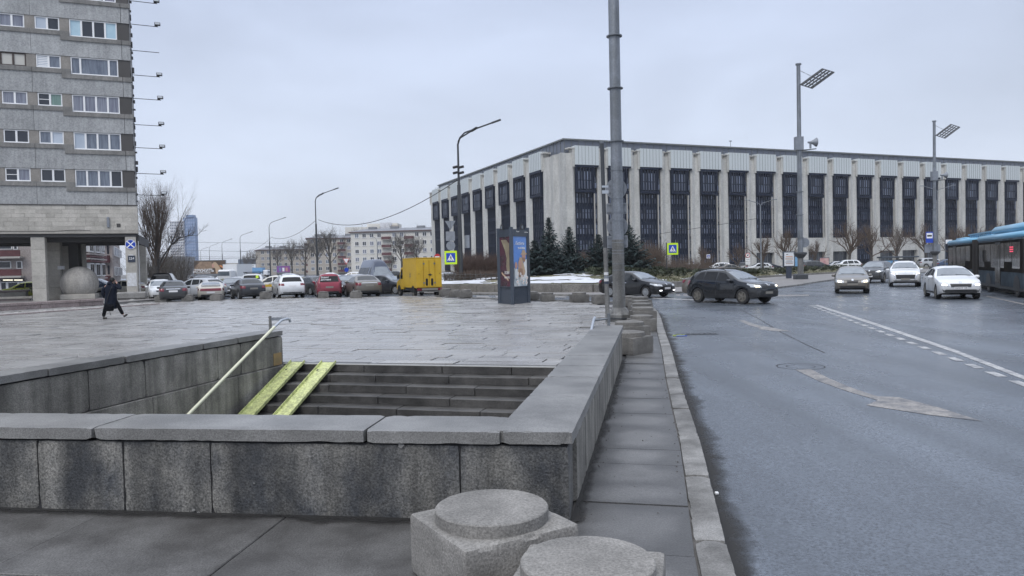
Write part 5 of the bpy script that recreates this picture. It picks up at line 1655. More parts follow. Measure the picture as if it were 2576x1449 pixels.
PLR = dict(seg=[4, 6, 4, 2], up=[0.0, 0.14, 0.12, 0.1], wob=[0.04, 0.22, 0.25, 0.2], end=[0.75, 0.4, 0.4, 0.5], kids=[13, 12, 12], spread=[1.05, 0.8, 0.7], lr=[0.85, 0.45, 0.45], rr=[0.5, 0.45, 0.35])
PLR['from'] = [0.5, 0.3, 0.2]
def bare_tree(P, H, r0, seed, m='twig'):
    rg = random.Random(seed)
    t, c = MB(), MB()
    n = P['seg'][0]
    pts, rad = [Vector((0, 0, -0.15))], [r0 * 1.15]
    dd = Vector((rg.gauss(0, 0.03), rg.gauss(0, 0.03), 1)).normalized()
    TH = H * P.get('trunk', 0.55)
    for k in range(n):
        dd = (dd + Vector((rg.gauss(0, 1), rg.gauss(0, 1), 0)) * P['wob'][0]).normalized()
        pts.append(pts[-1] + dd * TH / n); rad.append(lerp(r0, r0 * P['end'][0], (k + 1) / n))
    t.tube(pts, rad, 9, cap=False)
    for k in range(P['kids'][0]):
        f = P['from'][0] + (1 - P['from'][0]) * ((k + 0.5) / P['kids'][0])
        x = f * n; i = min(int(x), n - 1)
        q = pts[i].lerp(pts[i + 1], x - i)
        az = k * 2.4 + rg.random()
        sp = P['spread'][0] * rg.uniform(0.5, 1.2) * (1.1 - 0.45 * f)
        cd = Vector((cos(az) * sin(sp), sin(az) * sin(sp), cos(sp)))
        limb(c, q, cd, (H - q.z) * P['lr'][0] * rg.uniform(0.85, 1.12), lerp(r0, r0 * P['end'][0], f) * P['rr'][0], 1, P, rg)
    return t.mesh('trunk', 'bark', 40), c.mesh('crown', m, 60)
def put_tree(ms, x, y, z, s, rz, name, label, group=None, wide=1.0):
    t = thing(name, label, 'tree', (x, y, z), rz, group)
    link('trunk', ms[0], t); link('crown', ms[1], t)
    zs_ = sorted(v.co.z for v in ms[1].vertices)
    s = s / zs_[int(len(zs_) * 0.985)]
    t.scale = (s * wide, s * wide, s)
    return t
POP['trunk'] = 0.62; LIN['trunk'] = 0.6; PLR['trunk'] = 0.5
big = bare_tree(POP, 12.2, 0.42, 4, 'twig_warm')
q = AT(394, 700, 82)
bt = put_tree(big, q.x, q.y, -0.1, 12.2, 0.6, 'bare_poplar', 'big spreading bare poplar beside the concrete tower', None, 0.95)
# one long low limb swinging out to the right
lb = MB(); rg = random.Random(3)
P5 = dict(POP); pts = [Vector((0.1, 0, 2.6)), Vector((1.0, -0.3, 3.9)), Vector((2.0, -0.4, 5.2)), Vector((3.1, -0.4, 6.0)), Vector((4.3, -0.3, 6.3)), Vector((5.2, -0.2, 6.25))]
bt.rotation_euler = (0, 0, 0)
lb.tube(pts, [0.11, 0.095, 0.08, 0.065, 0.045, 0.02], 6)
for k in range(22):
    f = rg.uniform(1.2, 4.95); i = int(f); a = pts[i].lerp(pts[i + 1], f - i)
    limb(lb, a, Vector((rg.gauss(0.3, 0.5), rg.gauss(0, 0.6), rg.uniform(-0.15, 1))).normalized(), rg.uniform(0.8, 2.2), 0.035, 2, POP, rg)
lb.build('low_limb', 'bark', bt)
lin = [bare_tree(LIN, 12, 0.28, 11), bare_tree(LIN, 12, 0.26, 12)]
plr = [bare_tree(PLR, 7.0, 0.26, 31, 'twig_warm'), bare_tree(PLR, 7.0, 0.24, 32, 'twig_warm'), bare_tree(PLR, 7.0, 0.25, 33, 'twig_warm')]
mid = [(832, 571, 205, 'tall bare tree between the two apartment blocks, right of lamp post'), (735, 602, 240, 'bare tree in front of the pale tan block beside blue billboard'), (768, 598, 262, 'slim bare tree just left of the tan block lamp post'), (800, 590, 285, 'bare tree hidden partly by the lamp post in the middle distance'), (1012, 583, 225, 'bare tree before the right half of the cream block'), (1048, 592, 232, 'bare tree at the right end of the cream block by yellow truck'), (985, 640, 200, 'small bare tree before the middle of the cream block'), (636, 628, 300, 'bare tree among far street lamps left of the pale tan block'), (905, 572, 330, 'bare tree showing over left end of the cream block roof'), (975, 566, 330, 'bare tree showing over middle of the cream block roof'), (1060, 572, 335, 'bare tree showing over right end of the cream block roof'), (700, 615, 330, 'bare tree left of the second street lamp far away'), (620, 640, 360, 'thin bare tree far off behind the grey low factory')]
for k, (px, yt, Y, lab) in enumerate(mid):
    b = AT(px, 690, Y); tp = AT(px, yt, Y)
    put_tree(lin[k % 2], b.x, b.y, -0.1, tp.z + 0.1, k * 1.7, 'bare_tree', lab, 'bare trees in the middle distance')
pol = [(1920, 592, 108, 'knobbly pollarded tree left of the large light poster'), (1980, 575, 104, 'knobbly pollarded tree with dense dark crown behind the light poster'), (2050, 602, 128, 'small pollarded tree right of the tall floodlight mast'), (2136, 558, 122, 'tall pollarded tree left of the bus shelter'), (2192, 560, 130, 'pollarded tree just above the blue bus shelter poster'), (2256, 562, 134, 'pollarded tree above the white crossover'), (2330, 562, 138, 'pollarded tree beside the second floodlight mast'), (2398, 566, 146, 'pollarded tree above rear end of the blue roofed bus'), (2445, 562, 150, 'pollarded tree above the folding joint of the bus'), (2505, 560, 156, 'pollarded tree above the front half of the bus'), (2558, 558, 162, 'pollarded tree at the right edge above the bus'), (1855, 612, 118, 'low bare tree by the round traffic signs before library'), (1770, 618, 112, 'thin bare tree right of the crossing sign')]
for k, (px, yt, Y, lab) in enumerate(pol):
    b = AT(px, 690, Y); tp = AT(px, yt, Y)
    put_tree(plr[k % 3], b.x, b.y, -0.1, tp.z + 0.1, k * 1.3, 'pollarded_tree', lab, 'pollarded trees before the library', 0.8)
# bare shrubs: thickets read as one mass
def thicket(px0, px1, ytop, Y0, Y1, n, zb):
    b = MB()
    for k in range(n):
        px = rnd.uniform(px0, px1); Y = rnd.uniform(Y0, Y1)
        p = AT(px, 690, Y); p.z = zb
        H = (AT(px, ytop, Y).z - zb) * rnd.uniform(0.55, 1.05)
        for j in range(5):
            d = Vector((rnd.gauss(0, 0.35), rnd.gauss(0, 0.3), 1)).normalized()
            q = p + d * H * rnd.uniform(0.6, 1)
            m_ = p.lerp(q, 0.5) + Vector((rnd.gauss(0, 0.1), rnd.gauss(0, 0.1), 0))
            b.tube([p, m_, q], [0.02, 0.014, 0.006], 3, cap=False)
            for i in range(5):
                a = m_.lerp(q, rnd.random()); e_ = a + Vector((rnd.gauss(0, 0.35), rnd.gauss(0, 0.35), rnd.uniform(0.1, 0.6)))
                b.tube([a, e_], [0.009, 0.004], 3, cap=False)
    return b
th = thicket(1155, 1262, 632, 64, 72, 230, 0.8)
tag(th.build('bare_shrubs', 'twig_red'), kind='stuff')
th = thicket(1325, 1360, 640, 66, 74, 60, 0.9); th2 = thicket(1440, 1520, 625, 68, 76, 90, 0.9); th3 = thicket(1590, 1665, 600, 70, 80, 150, 0.9); th4 = thicket(1660, 1790, 640, 86, 98, 90, 0.2); th5 = thicket(1120, 1260, 690, 58, 62, 160, 0.7)
for q_, nm_ in ((th, 'bare_shrubs'), (th2, 'bare_shrubs'), (th3, 'bare_shrubs'), (th4, 'bare_shrubs'), (th5, 'bare_shrubs')):
    tag(q_.build(nm_, 'twig_warm'), kind='stuff')
tag(thicket(352, 470, 610, 95, 120, 200, 0).build('bare_shrubs', 'twig'), kind='stuff')
tag(thicket(80, 130, 700, 60, 63, 40, 0).build('bare_shrubs', 'twig'), kind='stuff')

# ------------------------------------------------------------------ spruces
def spruce(H, R, seed):
    rg = random.Random(seed)
    t, c = MB(), MB()
    t.tube([(0, 0, -0.3), (0, 0, H * 0.5), (0, 0, H)], [R * 0.07, R * 0.045, 0.01], 7)
    z = H * 0.04
    while z < H * 0.985:
        f = z / H
        rr = R * (1 - f) ** 0.95 * rg.uniform(0.78, 1.15) + 0.03
        nb = max(4, int(7 + 8 * (1 - f)))
        a0 = rg.random() * 6
        for k in range(nb):
            a = a0 + 2 * pi * k / nb + rg.gauss(0, 0.16)
            l = rr * rg.uniform(0.68, 1.18)
            droop = rg.uniform(-0.1, 0.3) - 0.75 * f
            dr = Vector((cos(a), sin(a), 0)); sd_ = Vector((-sin(a), cos(a), 0))
            ns = max(3, int(l / 0.13))
            for j in range(ns):
                u = (j + 0.6) / ns
                p = Vector((0, 0, z)) + dr * (l * u) + Z * (-droop * l * u + 0.16 * l * u * u)
                w = min(0.36, 0.12 + 0.15 * rr) * (1.25 - 0.55 * u)
                for s_ in (-1, 1):
                    e_ = (dr * rg.uniform(0.4, 0.9) + sd_ * s_ * rg.uniform(0.5, 1.0) + Z * rg.uniform(-0.75, 0.15)).normalized()
                    v = (e_.cross(Z)).normalized() * (0.04 + 0.035 * min(rr, 1)) + Z * rg.uniform(-0.03, 0.03)
                    q = p + e_ * w
                    c.add([p - v, p + v, q + v * 0.45, q - v * 0.45], [(0, 1, 2, 3)])
                if j == ns - 1:
                    q = p + dr * 0.17 + Z * 0.05
                    c.add([p - sd_ * 0.05, p + sd_ * 0.05, q + sd_ * 0.015, q - sd_ * 0.015], [(0, 1, 2, 3)])
        z += lerp(0.17, 0.13, f) * rg.uniform(0.8, 1.2)
    return t.mesh('trunk', 'bark'), c.mesh('crown', 'needles')
spr = [spruce(5.2, 2.1, 2), spruce(5.2, 1.75, 7), spruce(5.2, 2.4, 9)]
for k, (px, yt, Y, w, lab) in enumerate([(1383, 543, 61.5, 1, 'tallest blue spruce with a slender top, right of the advertising pillar'), (1434, 568, 62, 0, 'broad blue spruce before the library corner pier'), (1346, 602, 60, 2, 'short bushy spruce nearest to the advertising pillar'), (1507, 588, 62, 0, 'blue spruce just left of the leaning sign post'), (1583, 562, 63, 2, 'blue spruce behind the tall lamp post, right side showing'), (1405, 622, 60, 2, 'low spruce filling the gap between the two tall spruces'), (1545, 625, 64, 1, 'spruce mostly hidden behind the tall lamp post')]):
    b = AT(px, 690, Y); tp = AT(px, yt, Y)
    s = (tp.z - 0.75) / 5.25
    t = thing('spruce', lab, 'tree', (b.x, b.y, 0.75), k * 1.9, 'spruces on the snowy mound'); wd_ = {0: 1.0, 1: 0.95, 2: 1.15}[w]
    t.scale = (s * wd_ if s > 0.7 else s * 1.5, s * wd_ if s > 0.7 else s * 1.5, s)
    link('trunk', spr[w][0], t); link('crown', spr[w][1], t)

# ================================================================== POSTS, LAMPS, SIGNS
def ring(b, c, r0, r1, z, t, n=24, mi=0):
    b.lathe([(r0, z), (r1, z), (r1, z + t), (r0, z + t)], n, c, mi)
MASTP = Vector((3.43, 23.75, 0))
mst = thing('lamp_post', 'very tall grey steel lamp post with flanges at the plaza corner', 'lamp post', tuple(MASTP))
MB().lathe([(0.205, 0.42), (0.195, 1.2), (0.19, 2.6)], 28).build('lower_shaft', 'galv_rust', mst, 40)
MB().lathe([(0.188, 2.6), (0.186, 5.2)], 28).build('middle_shaft', 'galv', mst, 40)
MB().lathe([(0.18, 5.2), (0.175, 8.0), (0.165, 16), (0.15, 24)], 28).build('upper_shaft', 'galv', mst, 40)
for z in (5.72, 7.4, 9.05, 10.7, 12.3):
    MB().lathe([(0.18, z), (0.25, z), (0.25, z + 0.03), (0.18, z + 0.03)], 28).build('flange', 'galv', mst, 40)
MB().lathe([(0.42, -0.03), (0.42, 0.2), (0.4, 0.22), (0.23, 0.42), (0.2, 0.44)], 8).build('base', 'galv_rust', mst)
MB().lathe([(0.43, 0.07), (0.435, 0.075), (0.435, 0.11), (0.43, 0.115)], 8).build('base_band', 'pole_dark', mst)
for z in (1.62, 1.82, 2.15, 2.25, 2.5, 3.2, 3.45, 3.9, 4.8):
    MB().lathe([(0.19, z), (0.2, z), (0.2, z + 0.018), (0.19, z + 0.018)], 24).build('strap', 'galv', mst, 40)
def circ(r, n=32): return [(r * cos(2 * pi * k / n), r * sin(2 * pi * k / n)) for k in range(n)]
def rrect(w, h, r=0.04, n=4):
    out = []
    for cx_, cy_, a0 in ((w / 2 - r, h / 2 - r, 0), (-w / 2 + r, h / 2 - r, pi / 2), (-w / 2 + r, -h / 2 + r, pi), (w / 2 - r, -h / 2 + r, 1.5 * pi)):
        for k in range(n + 1):
            a = a0 + pi / 2 * k / n
            out.append((cx_ + r * cos(a), cy_ + r * sin(a)))
    return out
SX = Vector((0.98, -0.17, 0)).normalized(); SY = Z
for px, py, kind, lab in ((1550, 475, 'c', 'back of a round sign, upper one behind tall lamp post'), (1551, 525, 'r', 'back of a rectangular sign plate between the two round sign backs'), (1553, 570, 'c', 'back of a round sign, lower one behind tall lamp post'), (1553, 608, 's', 'back of a white edged rectangular sign, lowest behind tall lamp post')):
    o = AT(px, py, 24.05)
    t = thing('road_sign', lab, 'road sign', group='sign backs on the tall lamp post')
    out = circ(0.34) if kind == 'c' else (rrect(1.0 * 0.66, 0.36) if kind == 'r' else rrect(0.68, 0.4))
    MB().plate(o, SX, SY, out, 0.012).build('panel', 'sign_back', t)
    for dz in (-0.12, 0.12):
        MB().obox(o + Z * dz + Vector((0.0, -0.02, 0)), (0.3 if kind != 'c' else 0.24, 0.02, 0.012), (SX, Vector((0.17, 0.98, 0)), Z)).build('rail', 'galv', t)
    if kind == 's':
        MB().plate(o - Vector((0.0, 0.004, 0)) + SX * 0.12 - Z * 0.14, SX, SY, rrect(0.16, 0.03, 0.01), 0.003).build('maker_mark', 'sign_black', t)
    if kind == 'r':
        MB().plate(o - Vector((0.0, 0.005, 0)) + SX * 0.2 - Z * 0.02, SX, SY, rrect(0.1, 0.08, 0.01), 0.003).build('sticker', 'paper', t)
# leaning thin post
tb = G(1529, 812, 0.0)
tt = AT(1514, 361, tb.y)
sp_ = thing('sign_post', 'thin leaning steel post beside the tall lamp post', 'post')
tb.z = 0.0
ax = (tt - tb)
MB().tube([tb, tb + ax * 0.42], 0.068, 14).build('lower_shaft', 'galv_rust', sp_, 40)
MB().tube([tb + ax * 0.42, tt], 0.062, 14).build('upper_shaft', 'pole_dark', sp_, 40)
MB().tube([tt, tt + ax * 0.012], 0.066, 14).build('cap', 'galv', sp_, 40)
MB().obox(tb + ax * 0.73 + Vector((0.05, -0.02, 0)), (0.1, 0.05, 0.05)).build('clamp', 'steel', sp_)
MB().obox(tb + ax * 0.76 + Vector((0.05, -0.02, 0)), (0.1, 0.05, 0.03)).build('clamp', 'steel', sp_)
for f, m in ((0.275, 'paper'), (0.255, 'sign_back'), (0.24, 'paper'), (0.225, 'navy')):
    MB().lathe([(0.0705, -0.04), (0.0715, -0.038), (0.0715, 0.045), (0.0705, 0.047)], 14, tuple(tb + ax * f)).build('sticker', m, sp_)

# floodlight masts
def mast(px, py, Y, lab, H=19.6, s=1.0):
    b = AT(px, 690, Y)
    t = thing('floodlight_mast', lab, 'lamp mast', (b.x, b.y, 0))
    MB().lathe([(0.24, 0.5), (0.22, 8.0)], 20).build('lower_shaft', 'galv', t, 40)
    MB().lathe([(0.2, 8.0), (0.17, H)], 20).build('upper_shaft', 'galv', t, 40)
    MB().lathe([(0.17, H - 0.08), (0.26, H - 0.06), (0.26, H + 0.06), (0.05, H + 0.07)], 16).build('cap', 'galv', t)
    for z in (3.8, 5.9, 8.0):
        MB().lathe([(0.2, z), (0.32, z), (0.32, z + 0.05), (0.2, z + 0.05)], 20).build('flange', 'galv', t)
    MB().box(-0.55, 0.55, -0.5, 0.5, -0.2, 0.5, 0, 0.12).build('base', 'pole_dark', t)
    MB().lathe([(0.3, 1.95), (0.62, 2.3), (0.62, 2.45), (0.3, 2.5)], 8).build('collar', 'pole_dark', t)
    MB().lathe([(0.26, 0.5), (0.26, 1.95)], 12).build('lower_casing', 'galv_rust', t)
    o = Vector((0.05, -0.25, H - 1.9))
    a = Vector((2.1, 0.22, 1.45)); c = Vector((0.75, -0.8, -0.55))
    rk = MB()
    for f in (0, 1):
        rk.tube([o + c * f, o + c * f + a], 0.05, 5)
    for k in range(7):
        rk.tube([o + a * k / 6, o + a * k / 6 + c], 0.045, 5)
    r_ = rk.build('lamp_rack', 'pole_dark', t)
    for k in range(6):
        for j in range(4):
            q = o + a * ((k + 0.5) / 6) + c * ((j + 0.5) / 4)
            MB().obox(q, (a.length / 12 - 0.03, 0.05, 0.06), (a.normalized(), c.normalized(), a.cross(c).normalized())).build('lamp', 'pole_dark', r_)
    st = MB(); st.tube([(0.1, 0, H - 0.5), tuple(o + a * 0.5)], 0.012, 3); st.tube([(0.1, 0, H - 0.6), tuple(o + a * 0.5 + c)], 0.012, 3); st.build('stay_cable', 'wire', t)
    MB().box(-0.42, 0.28, -0.35, 0.2, 11.8, 13.0).build('control_box', 'sign_back', t)
    MB().tube([(0.2, 0, 11.8), (1.55, 0, 11.9)], 0.05, 6).build('bracket', 'pole_dark', t)
    sp2 = MB(); sp2.lathe([(0.09, -0.35), (0.12, -0.1), (0.2, 0.1), (0.42, 0.42), (0.4, 0.44)], 16, (1.15, 0, 12.5), 0, 'x'); sp2.box(0.95, 1.1, -0.06, 0.06, 11.95, 12.4)
    sp2.build('loudspeaker', 'sign_back', t, 40)
    return t
mast(2014, 700, 68, 'nearer tall floodlight mast with tilted lamp rack and loudspeaker')
mast(2352, 670, 98, 'farther tall floodlight mast with tilted lamp rack above the white crossover', 19.6)
# street lamps
def lamp(px, Y, lab, H=11.6, double=False, r=0.11, rise=1.55, reach=2.8):
    b = AT(px, 700, Y)
    t = thing('street_lamp', lab, 'street lamp', (b.x, b.y, 0), 0, 'street lamps along the far road')
    MB().tube([(0, 0, -0.1), (0, 0, H * 0.72)], [r * 1.45, r * 1.15], 10).build('pole', 'pole_dark', t, 40)
    MB().tube([(0, 0, H * 0.72), (0, 0, H)], [r * 0.75, r * 0.6], 8).build('upper_pole', 'pole_dark', t, 40)
    def arm(dx, dz, dy):
        pts = [(0, 0, H - 0.1), (0.06 * dx, 0.06 * dy, H + 0.3 * dz), (0.2 * dx, 0.2 * dy, H + 0.55 * dz), (dx, dy, H + dz)]
        MB().tube(pts, r * 0.5, 6).build('arm', 'pole_dark', t, 40)
        a = Vector((dx * 0.8, dy * 0.8, dz * 0.45)).normalized()
        MB().obox(Vector((dx, dy, H + dz)) + a * 0.3, (0.4, 0.13, 0.06), (a, a.cross(Z).normalized(), a.cross(Z).normalized().cross(a)), 0, 0.03).build('lamp_head', 'pole_dark', t)
    arm(reach, rise, -0.3)
    if double: arm(reach * 0.42, rise * 0.5, -1.2)
    return t
L1 = lamp(1160, 59.0, 'nearest street lamp with a double arm, carrying signs by yellow truck', 11.6, True, 0.125)
for z in (9.3, 9.75):
    for sx in (-1, 1):
        MB().obox((0.25 * sx, -0.1, z), (0.2, 0.12, 0.09), (Vector((0.97, 0, 0.22)), Vector((0, 1, 0)), Vector((-0.22, 0, 0.97))), 0, 0.03).build('camera_box', 'sign_black', L1)
L2 = lamp(799, 106, 'second street lamp with a double arm, between the apartment blocks', 11.7, True)
L3 = lamp(681, 165, 'third street lamp, single long arm, above the blue billboard', 11.7, reach=3.3, rise=1.8)
for px, Y, lab in ((607, 222, 'fourth street lamp, right of the bear billboard'), (561, 268, 'fifth street lamp, rising behind the right end of bear billboard'), (529, 308, 'sixth street lamp, rising behind the middle of bear billboard'), (507, 350, 'seventh street lamp, rising behind the left end of bear billboard')):
    lamp(px, Y, lab, 11.8, reach=3.3, rise=1.8)
yl = AT(1915, 690, 100)
t = thing('street_lamp', 'slender two armed street lamp before the library windows', 'street lamp', (yl.x, yl.y, 0))
Hh = AT(1915, 515, 100).z
MB().tube([(0, 0, -0.1), (0, 0, Hh)], [0.12, 0.07], 8).build('pole', 'galv', t, 40)
for sx in (-1, 1):
    MB().tube([(0, 0, Hh - 0.1), (0.25 * sx, 0, Hh + 0.2), (1.6 * sx, -0.2, Hh + 0.6)], 0.045, 6).build('arm', 'galv', t, 40)
    MB().obox((1.85 * sx, -0.2, Hh + 0.65), (0.32, 0.11, 0.05), None, 0, 0.03).build('lamp_head', 'sign_back', t)
for px, Y, yt, lab in ((2345, 118, 480, 'two armed street lamp just left of farther floodlight mast'), (1063 + 0, 0, 0, None)):
    if not lab: continue
    b = AT(px + 14, 690, Y); Hh = AT(px, yt, Y).z
    t = thing('street_lamp', lab, 'street lamp', (b.x, b.y, 0))
    MB().tube([(0, 0, -0.1), (0, 0, Hh)], [0.12, 0.07], 8).build('pole', 'galv', t, 40)
    for sx in (-1, 1):
        MB().tube([(0, 0, Hh - 0.1), (0.25 * sx, 0, Hh + 0.2), (2.3 * sx, -0.2, Hh + 0.75)], 0.045, 6).build('arm', 'galv', t, 40)
        MB().obox((2.5 * sx, -0.2, Hh + 0.8), (0.3, 0.11, 0.05), None, 0, 0.03).build('lamp_head', 'sign_back', t)
b = AT(951, 690, 180); Hh = AT(947, 610, 180).z
t = thing('street_lamp', 'single armed street lamp before the cream block, curved arm left', 'street lamp', (b.x, b.y, 0))
MB().tube([(0, 0, -0.1), (0, 0, Hh)], [0.13, 0.08], 8).build('pole', 'galv', t); MB().tube([(0, 0, Hh), (-0.3, 0, Hh + 1.0), (-2.0, 0, Hh + 2.0)], 0.06, 5).build('arm', 'galv', t)
MB().obox((-2.2, 0, Hh + 2.05), (0.35, 0.12, 0.06), None, 0, 0.03).build('lamp_head', 'sign_back', t)
# cables between the lamps
def cable(name, label, a, b, sag, r, group=None, n=18):
    pts = [a.lerp(b, k / n) - Z * (sag * 4 * (k / n) * (1 - k / n)) for k in range(n + 1)]
    return tag(MB().tube(pts, r, 4).build(name, 'wire', None), label, 'cable', group)
A1 = AT(1151, 453, 59.0); A2 = AT(801, 553, 106); A3 = AT(683, 597, 165)
cable('lamp_cable', 'sagging black cable between the first and second street lamps', A1, A2, 1.9, 0.035)
cable('lamp_cable', 'sagging black cable between second and third street lamps', A2 - Vector((0.3, 0, 0)), A3, 1.2, 0.035)
cable('lamp_cable', 'sagging black cable between third and fourth street lamps', A3, AT(608, 632, 222), 1.0, 0.035)
for k, (y0, y1) in enumerate(((629, 639), (661, 667), (640 - 30, 640 - 26), (650, 654), (674, 680), (646, 650))):
    o = MB().tube([AT(400, y0 - 2, 330 + k), AT(820, y1, 330 + k)], 0.07, 3).build('overhead_wire', 'wire_far'); tag(o, 'thin overhead wire over the far street lamps, %s of six' % ['second from top', 'lowest but one', 'topmost', 'fourth from top', 'lowest', 'third from top'][k], 'wire', 'overhead wires across the far sky')
o = MB().tube([AT(1660, 588, 101), AT(1780, 570, 101), AT(1914, 548, 100)], 0.03, 3).build('lamp_cable', 'wire'); tag(o, 'thin cable crossing the library piers to the slender two armed lamp', 'cable')

# pedestrian crossing signs and others
def ped_parts(s):
    tri = [(-0.36 * s, -0.3 * s), (0.36 * s, -0.3 * s), (0, 0.36 * s)]
    man = [[(k[0] * s, k[1] * s) for k in q] for q in (
        [(-0.035, 0.14), (0.005, 0.16), (0.045, 0.14), (0.05, 0.19), (0.01, 0.225), (-0.03, 0.19)],
        [(-0.05, 0.13), (0.05, 0.13), (0.06, -0.03), (-0.04, -0.04)],
        [(-0.04, -0.03), (0.02, -0.03), (-0.08, -0.2), (-0.13, -0.2)],
        [(0.0, -0.03), (0.06, -0.02), (0.15, -0.2), (0.09, -0.2)],
        [(-0.05, 0.12), (-0.02, 0.12), (-0.11, -0.02), (-0.14, 0.0)],
        [(0.04, 0.12), (0.06, 0.1), (0.13, 0.02), (0.11, -0.0)],
        [(-0.25, -0.21), (-0.17, -0.21), (-0.19, -0.27), (-0.28, -0.27)], [(-0.06, -0.21), (0.02, -0.21), (0.02, -0.27), (-0.06, -0.27)], [(0.13, -0.21), (0.2, -0.21), (0.24, -0.27), (0.15, -0.27)])]
    return tri, man
def ped_sign(px, py, Y, s, lab, ex=Vector((1, 0, 0)), post=None, yellow=True):
    o = AT(px, py, Y)
    t = thing('crossing_sign', lab, 'road sign', group='pedestrian crossing signs')
    n = ex.cross(Z)
    MB().plate(o, ex, Z, rrect(s * 1.25, s * 1.35, 0.05 * s), 0.03).build('board', 'sign_yellow' if yellow else 'sign_white', t)
    MB().plate(o + n * 0.03, ex, Z, rrect(s * 0.9, s * 0.92, 0.02), 0.006).build('face', 'sign_blue', t)
    tri, man = ped_parts(s)
    MB().plate(o + n * 0.036 - Z * 0.01, ex, Z, tri, 0.005).build('triangle', 'sign_white', t)
    b = MB()
    for q in man: b.plate(o + n * 0.041 - Z * 0.02 * s, ex, Z, q, 0.004)
    b.build('walking_figure', 'sign_black', t)
    if yellow:
        for sx in (-1, 1):
            for dz in (-0.5, 0.5):
                MB().obox(o + ex * (sx * s * 0.63) + Z * dz * s, (0.02, 0.01, 0.03), (ex, n, Z)).build('clip', 'sign_black', t)
    if post:
        q = AT(post, 700, Y + 0.1)
        MB().tube([(q.x, q.y, -0.1), (q.x, q.y, o.z + s * 0.75)], 0.04 if s < 0.9 else 0.05, 8).build('post', 'pole_dark', t)
        if abs(q.x - o.x) > 0.3:
            for dz in (-0.4, 0.4):
                MB().tube([(q.x, q.y, o.z + dz), (o.x, o.y + 0.03, o.z + dz)], 0.02, 4).build('bracket', 'pole_dark', t)
    return t
ped_sign(1134, 648, 58.6, 0.79, 'yellow framed pedestrian crossing sign on street lamp by the yellow truck')
ped_sign(1692, 626, 62, 0.73, 'yellow framed pedestrian crossing sign on a black post above the black sedan', post=1678)
ped_sign(1782, 645, 108, 0.42, 'small pedestrian crossing sign on thin post before a library bay', post=1783, yellow=False)
ped_sign(1548 + 196, 661, 112, 0.3, 'tiny pale crossing sign in front of the library, left one', post=1745, yellow=False)
LX = Vector((1, 0, 0))
for px, py, out, lab in ((1133, 567, [(-0.42, 0.36), (0.42, 0.36), (0, -0.4)], 'back of a triangular give way sign on the street lamp'), (1133, 594, rrect(0.72, 0.74), 'back of a square sign under triangular one on the street lamp'), (1134, 618, circ(0.36), 'back of a round sign above the yellow framed crossing sign')):
    o = AT(px, py, 58.7)
    t = thing('road_sign', lab, 'road sign', group='sign backs on the street lamp')
    MB().plate(o, LX, Z, out, 0.02).build('panel', 'sign_back', t)
    MB().obox(o + Vector((0, -0.03, 0)), (0.03, 0.015, 0.36)).build('rail', 'galv', t)
    MB().obox(o + Vector((0.42, 0.1, 0.0)), (0.42, 0.02, 0.02)).build('bracket', 'pole_dark', t)
o = AT(1165, 608, 58.8)
t = thing('road_sign', 'sign box seen edge on, right side of the street lamp', 'road sign'); MB().obox(o + Vector((0.3, 0.1, 0)), (0.12, 0.4, 0.5), (Vector((0.96, 0.28, 0.0)), Vector((-0.28, 0.96, 0)), Z)).build('panel', 'sign_back', t)
o = AT(1100, 646, 84)
t = disc_sign('road_sign', 'red no entry sign above the back of yellow truck', o, LX, 0.35, [('face', 'sign_red', 0.345), ('bar', 'sign_white', [[(-0.25, -0.06), (0.25, -0.06), (0.25, 0.06), (-0.25, 0.06)]])])
MB().tube([(o.x, o.y + 0.05, -0.1), (o.x, o.y + 0.05, o.z + 0.3)], 0.035, 6).build('post', 'pole_dark', t)
o = AT(871, 657, 128)
t = thing('road_sign', 'white triangular give way sign with red rim before the cream block', 'road sign')
MB().plate(o, LX, Z, [(-0.6, 0.5), (0.6, 0.5), (0, -0.6)], 0.02).build('panel', 'sign_red', t); MB().plate(o + Vector((0, -0.021, 0.03)), LX, Z, [(-0.46, 0.4), (0.46, 0.4), (0, -0.44)], 0.004).build('face', 'sign_white', t)
MB().plate(o - Vector((0, 0, 1.5)), LX, Z, circ(0.38), 0.02).build('lower_disc', 'sign_blue', t)
MB().tube([(o.x, o.y + 0.05, 0), (o.x, o.y + 0.05, o.z + 0.4)], 0.05, 6).build('post', 'pole_dark', t)
o = AT(1881, 642, 106)
t = disc_sign('road_sign', 'round white sign over two white plates before the library', o, LX, 0.34, [('rim', 'sign_red', 0.335), ('face', 'sign_white', 0.26), ('symbol', 'sign_black', [barpoly(0.6, 0.05, 0.15), barpoly(-0.9, 0.04, 0.12)])])
for dz in (0.62, 1.12): MB().plate(o - Z * dz, LX, Z, rrect(0.66, 0.42), 0.02).build('plate', 'sign_white', t); MB().plate(o - Z * dz - Vector((0, 0.025, 0)), LX, Z, rrect(0.5, 0.06, 0.01), 0.003).build('print', 'sign_back', t)
MB().tube([(o.x, o.y + 0.05, 0), (o.x, o.y + 0.05, o.z + 0.3)], 0.035, 6).build('post', 'galv', t)
o = AT(2338, 597, 97.6)
t = thing('bus_stop_sign', 'blue and white bus stop sign hanging on farther floodlight mast', 'road sign')
MB().plate(o, LX, Z, rrect(0.95, 1.45, 0.06), 0.03).build('panel', 'sign_blue', t); MB().plate(o + Vector((0, -0.03, 0.22)), LX, Z, rrect(0.78, 0.7, 0.04), 0.006).build('face', 'sign_white', t); MB().plate(o + Vector((0, -0.037, 0.2)), LX, Z, rrect(0.62, 0.22, 0.07), 0.006).build('bus_symbol', 'sign_black', t)
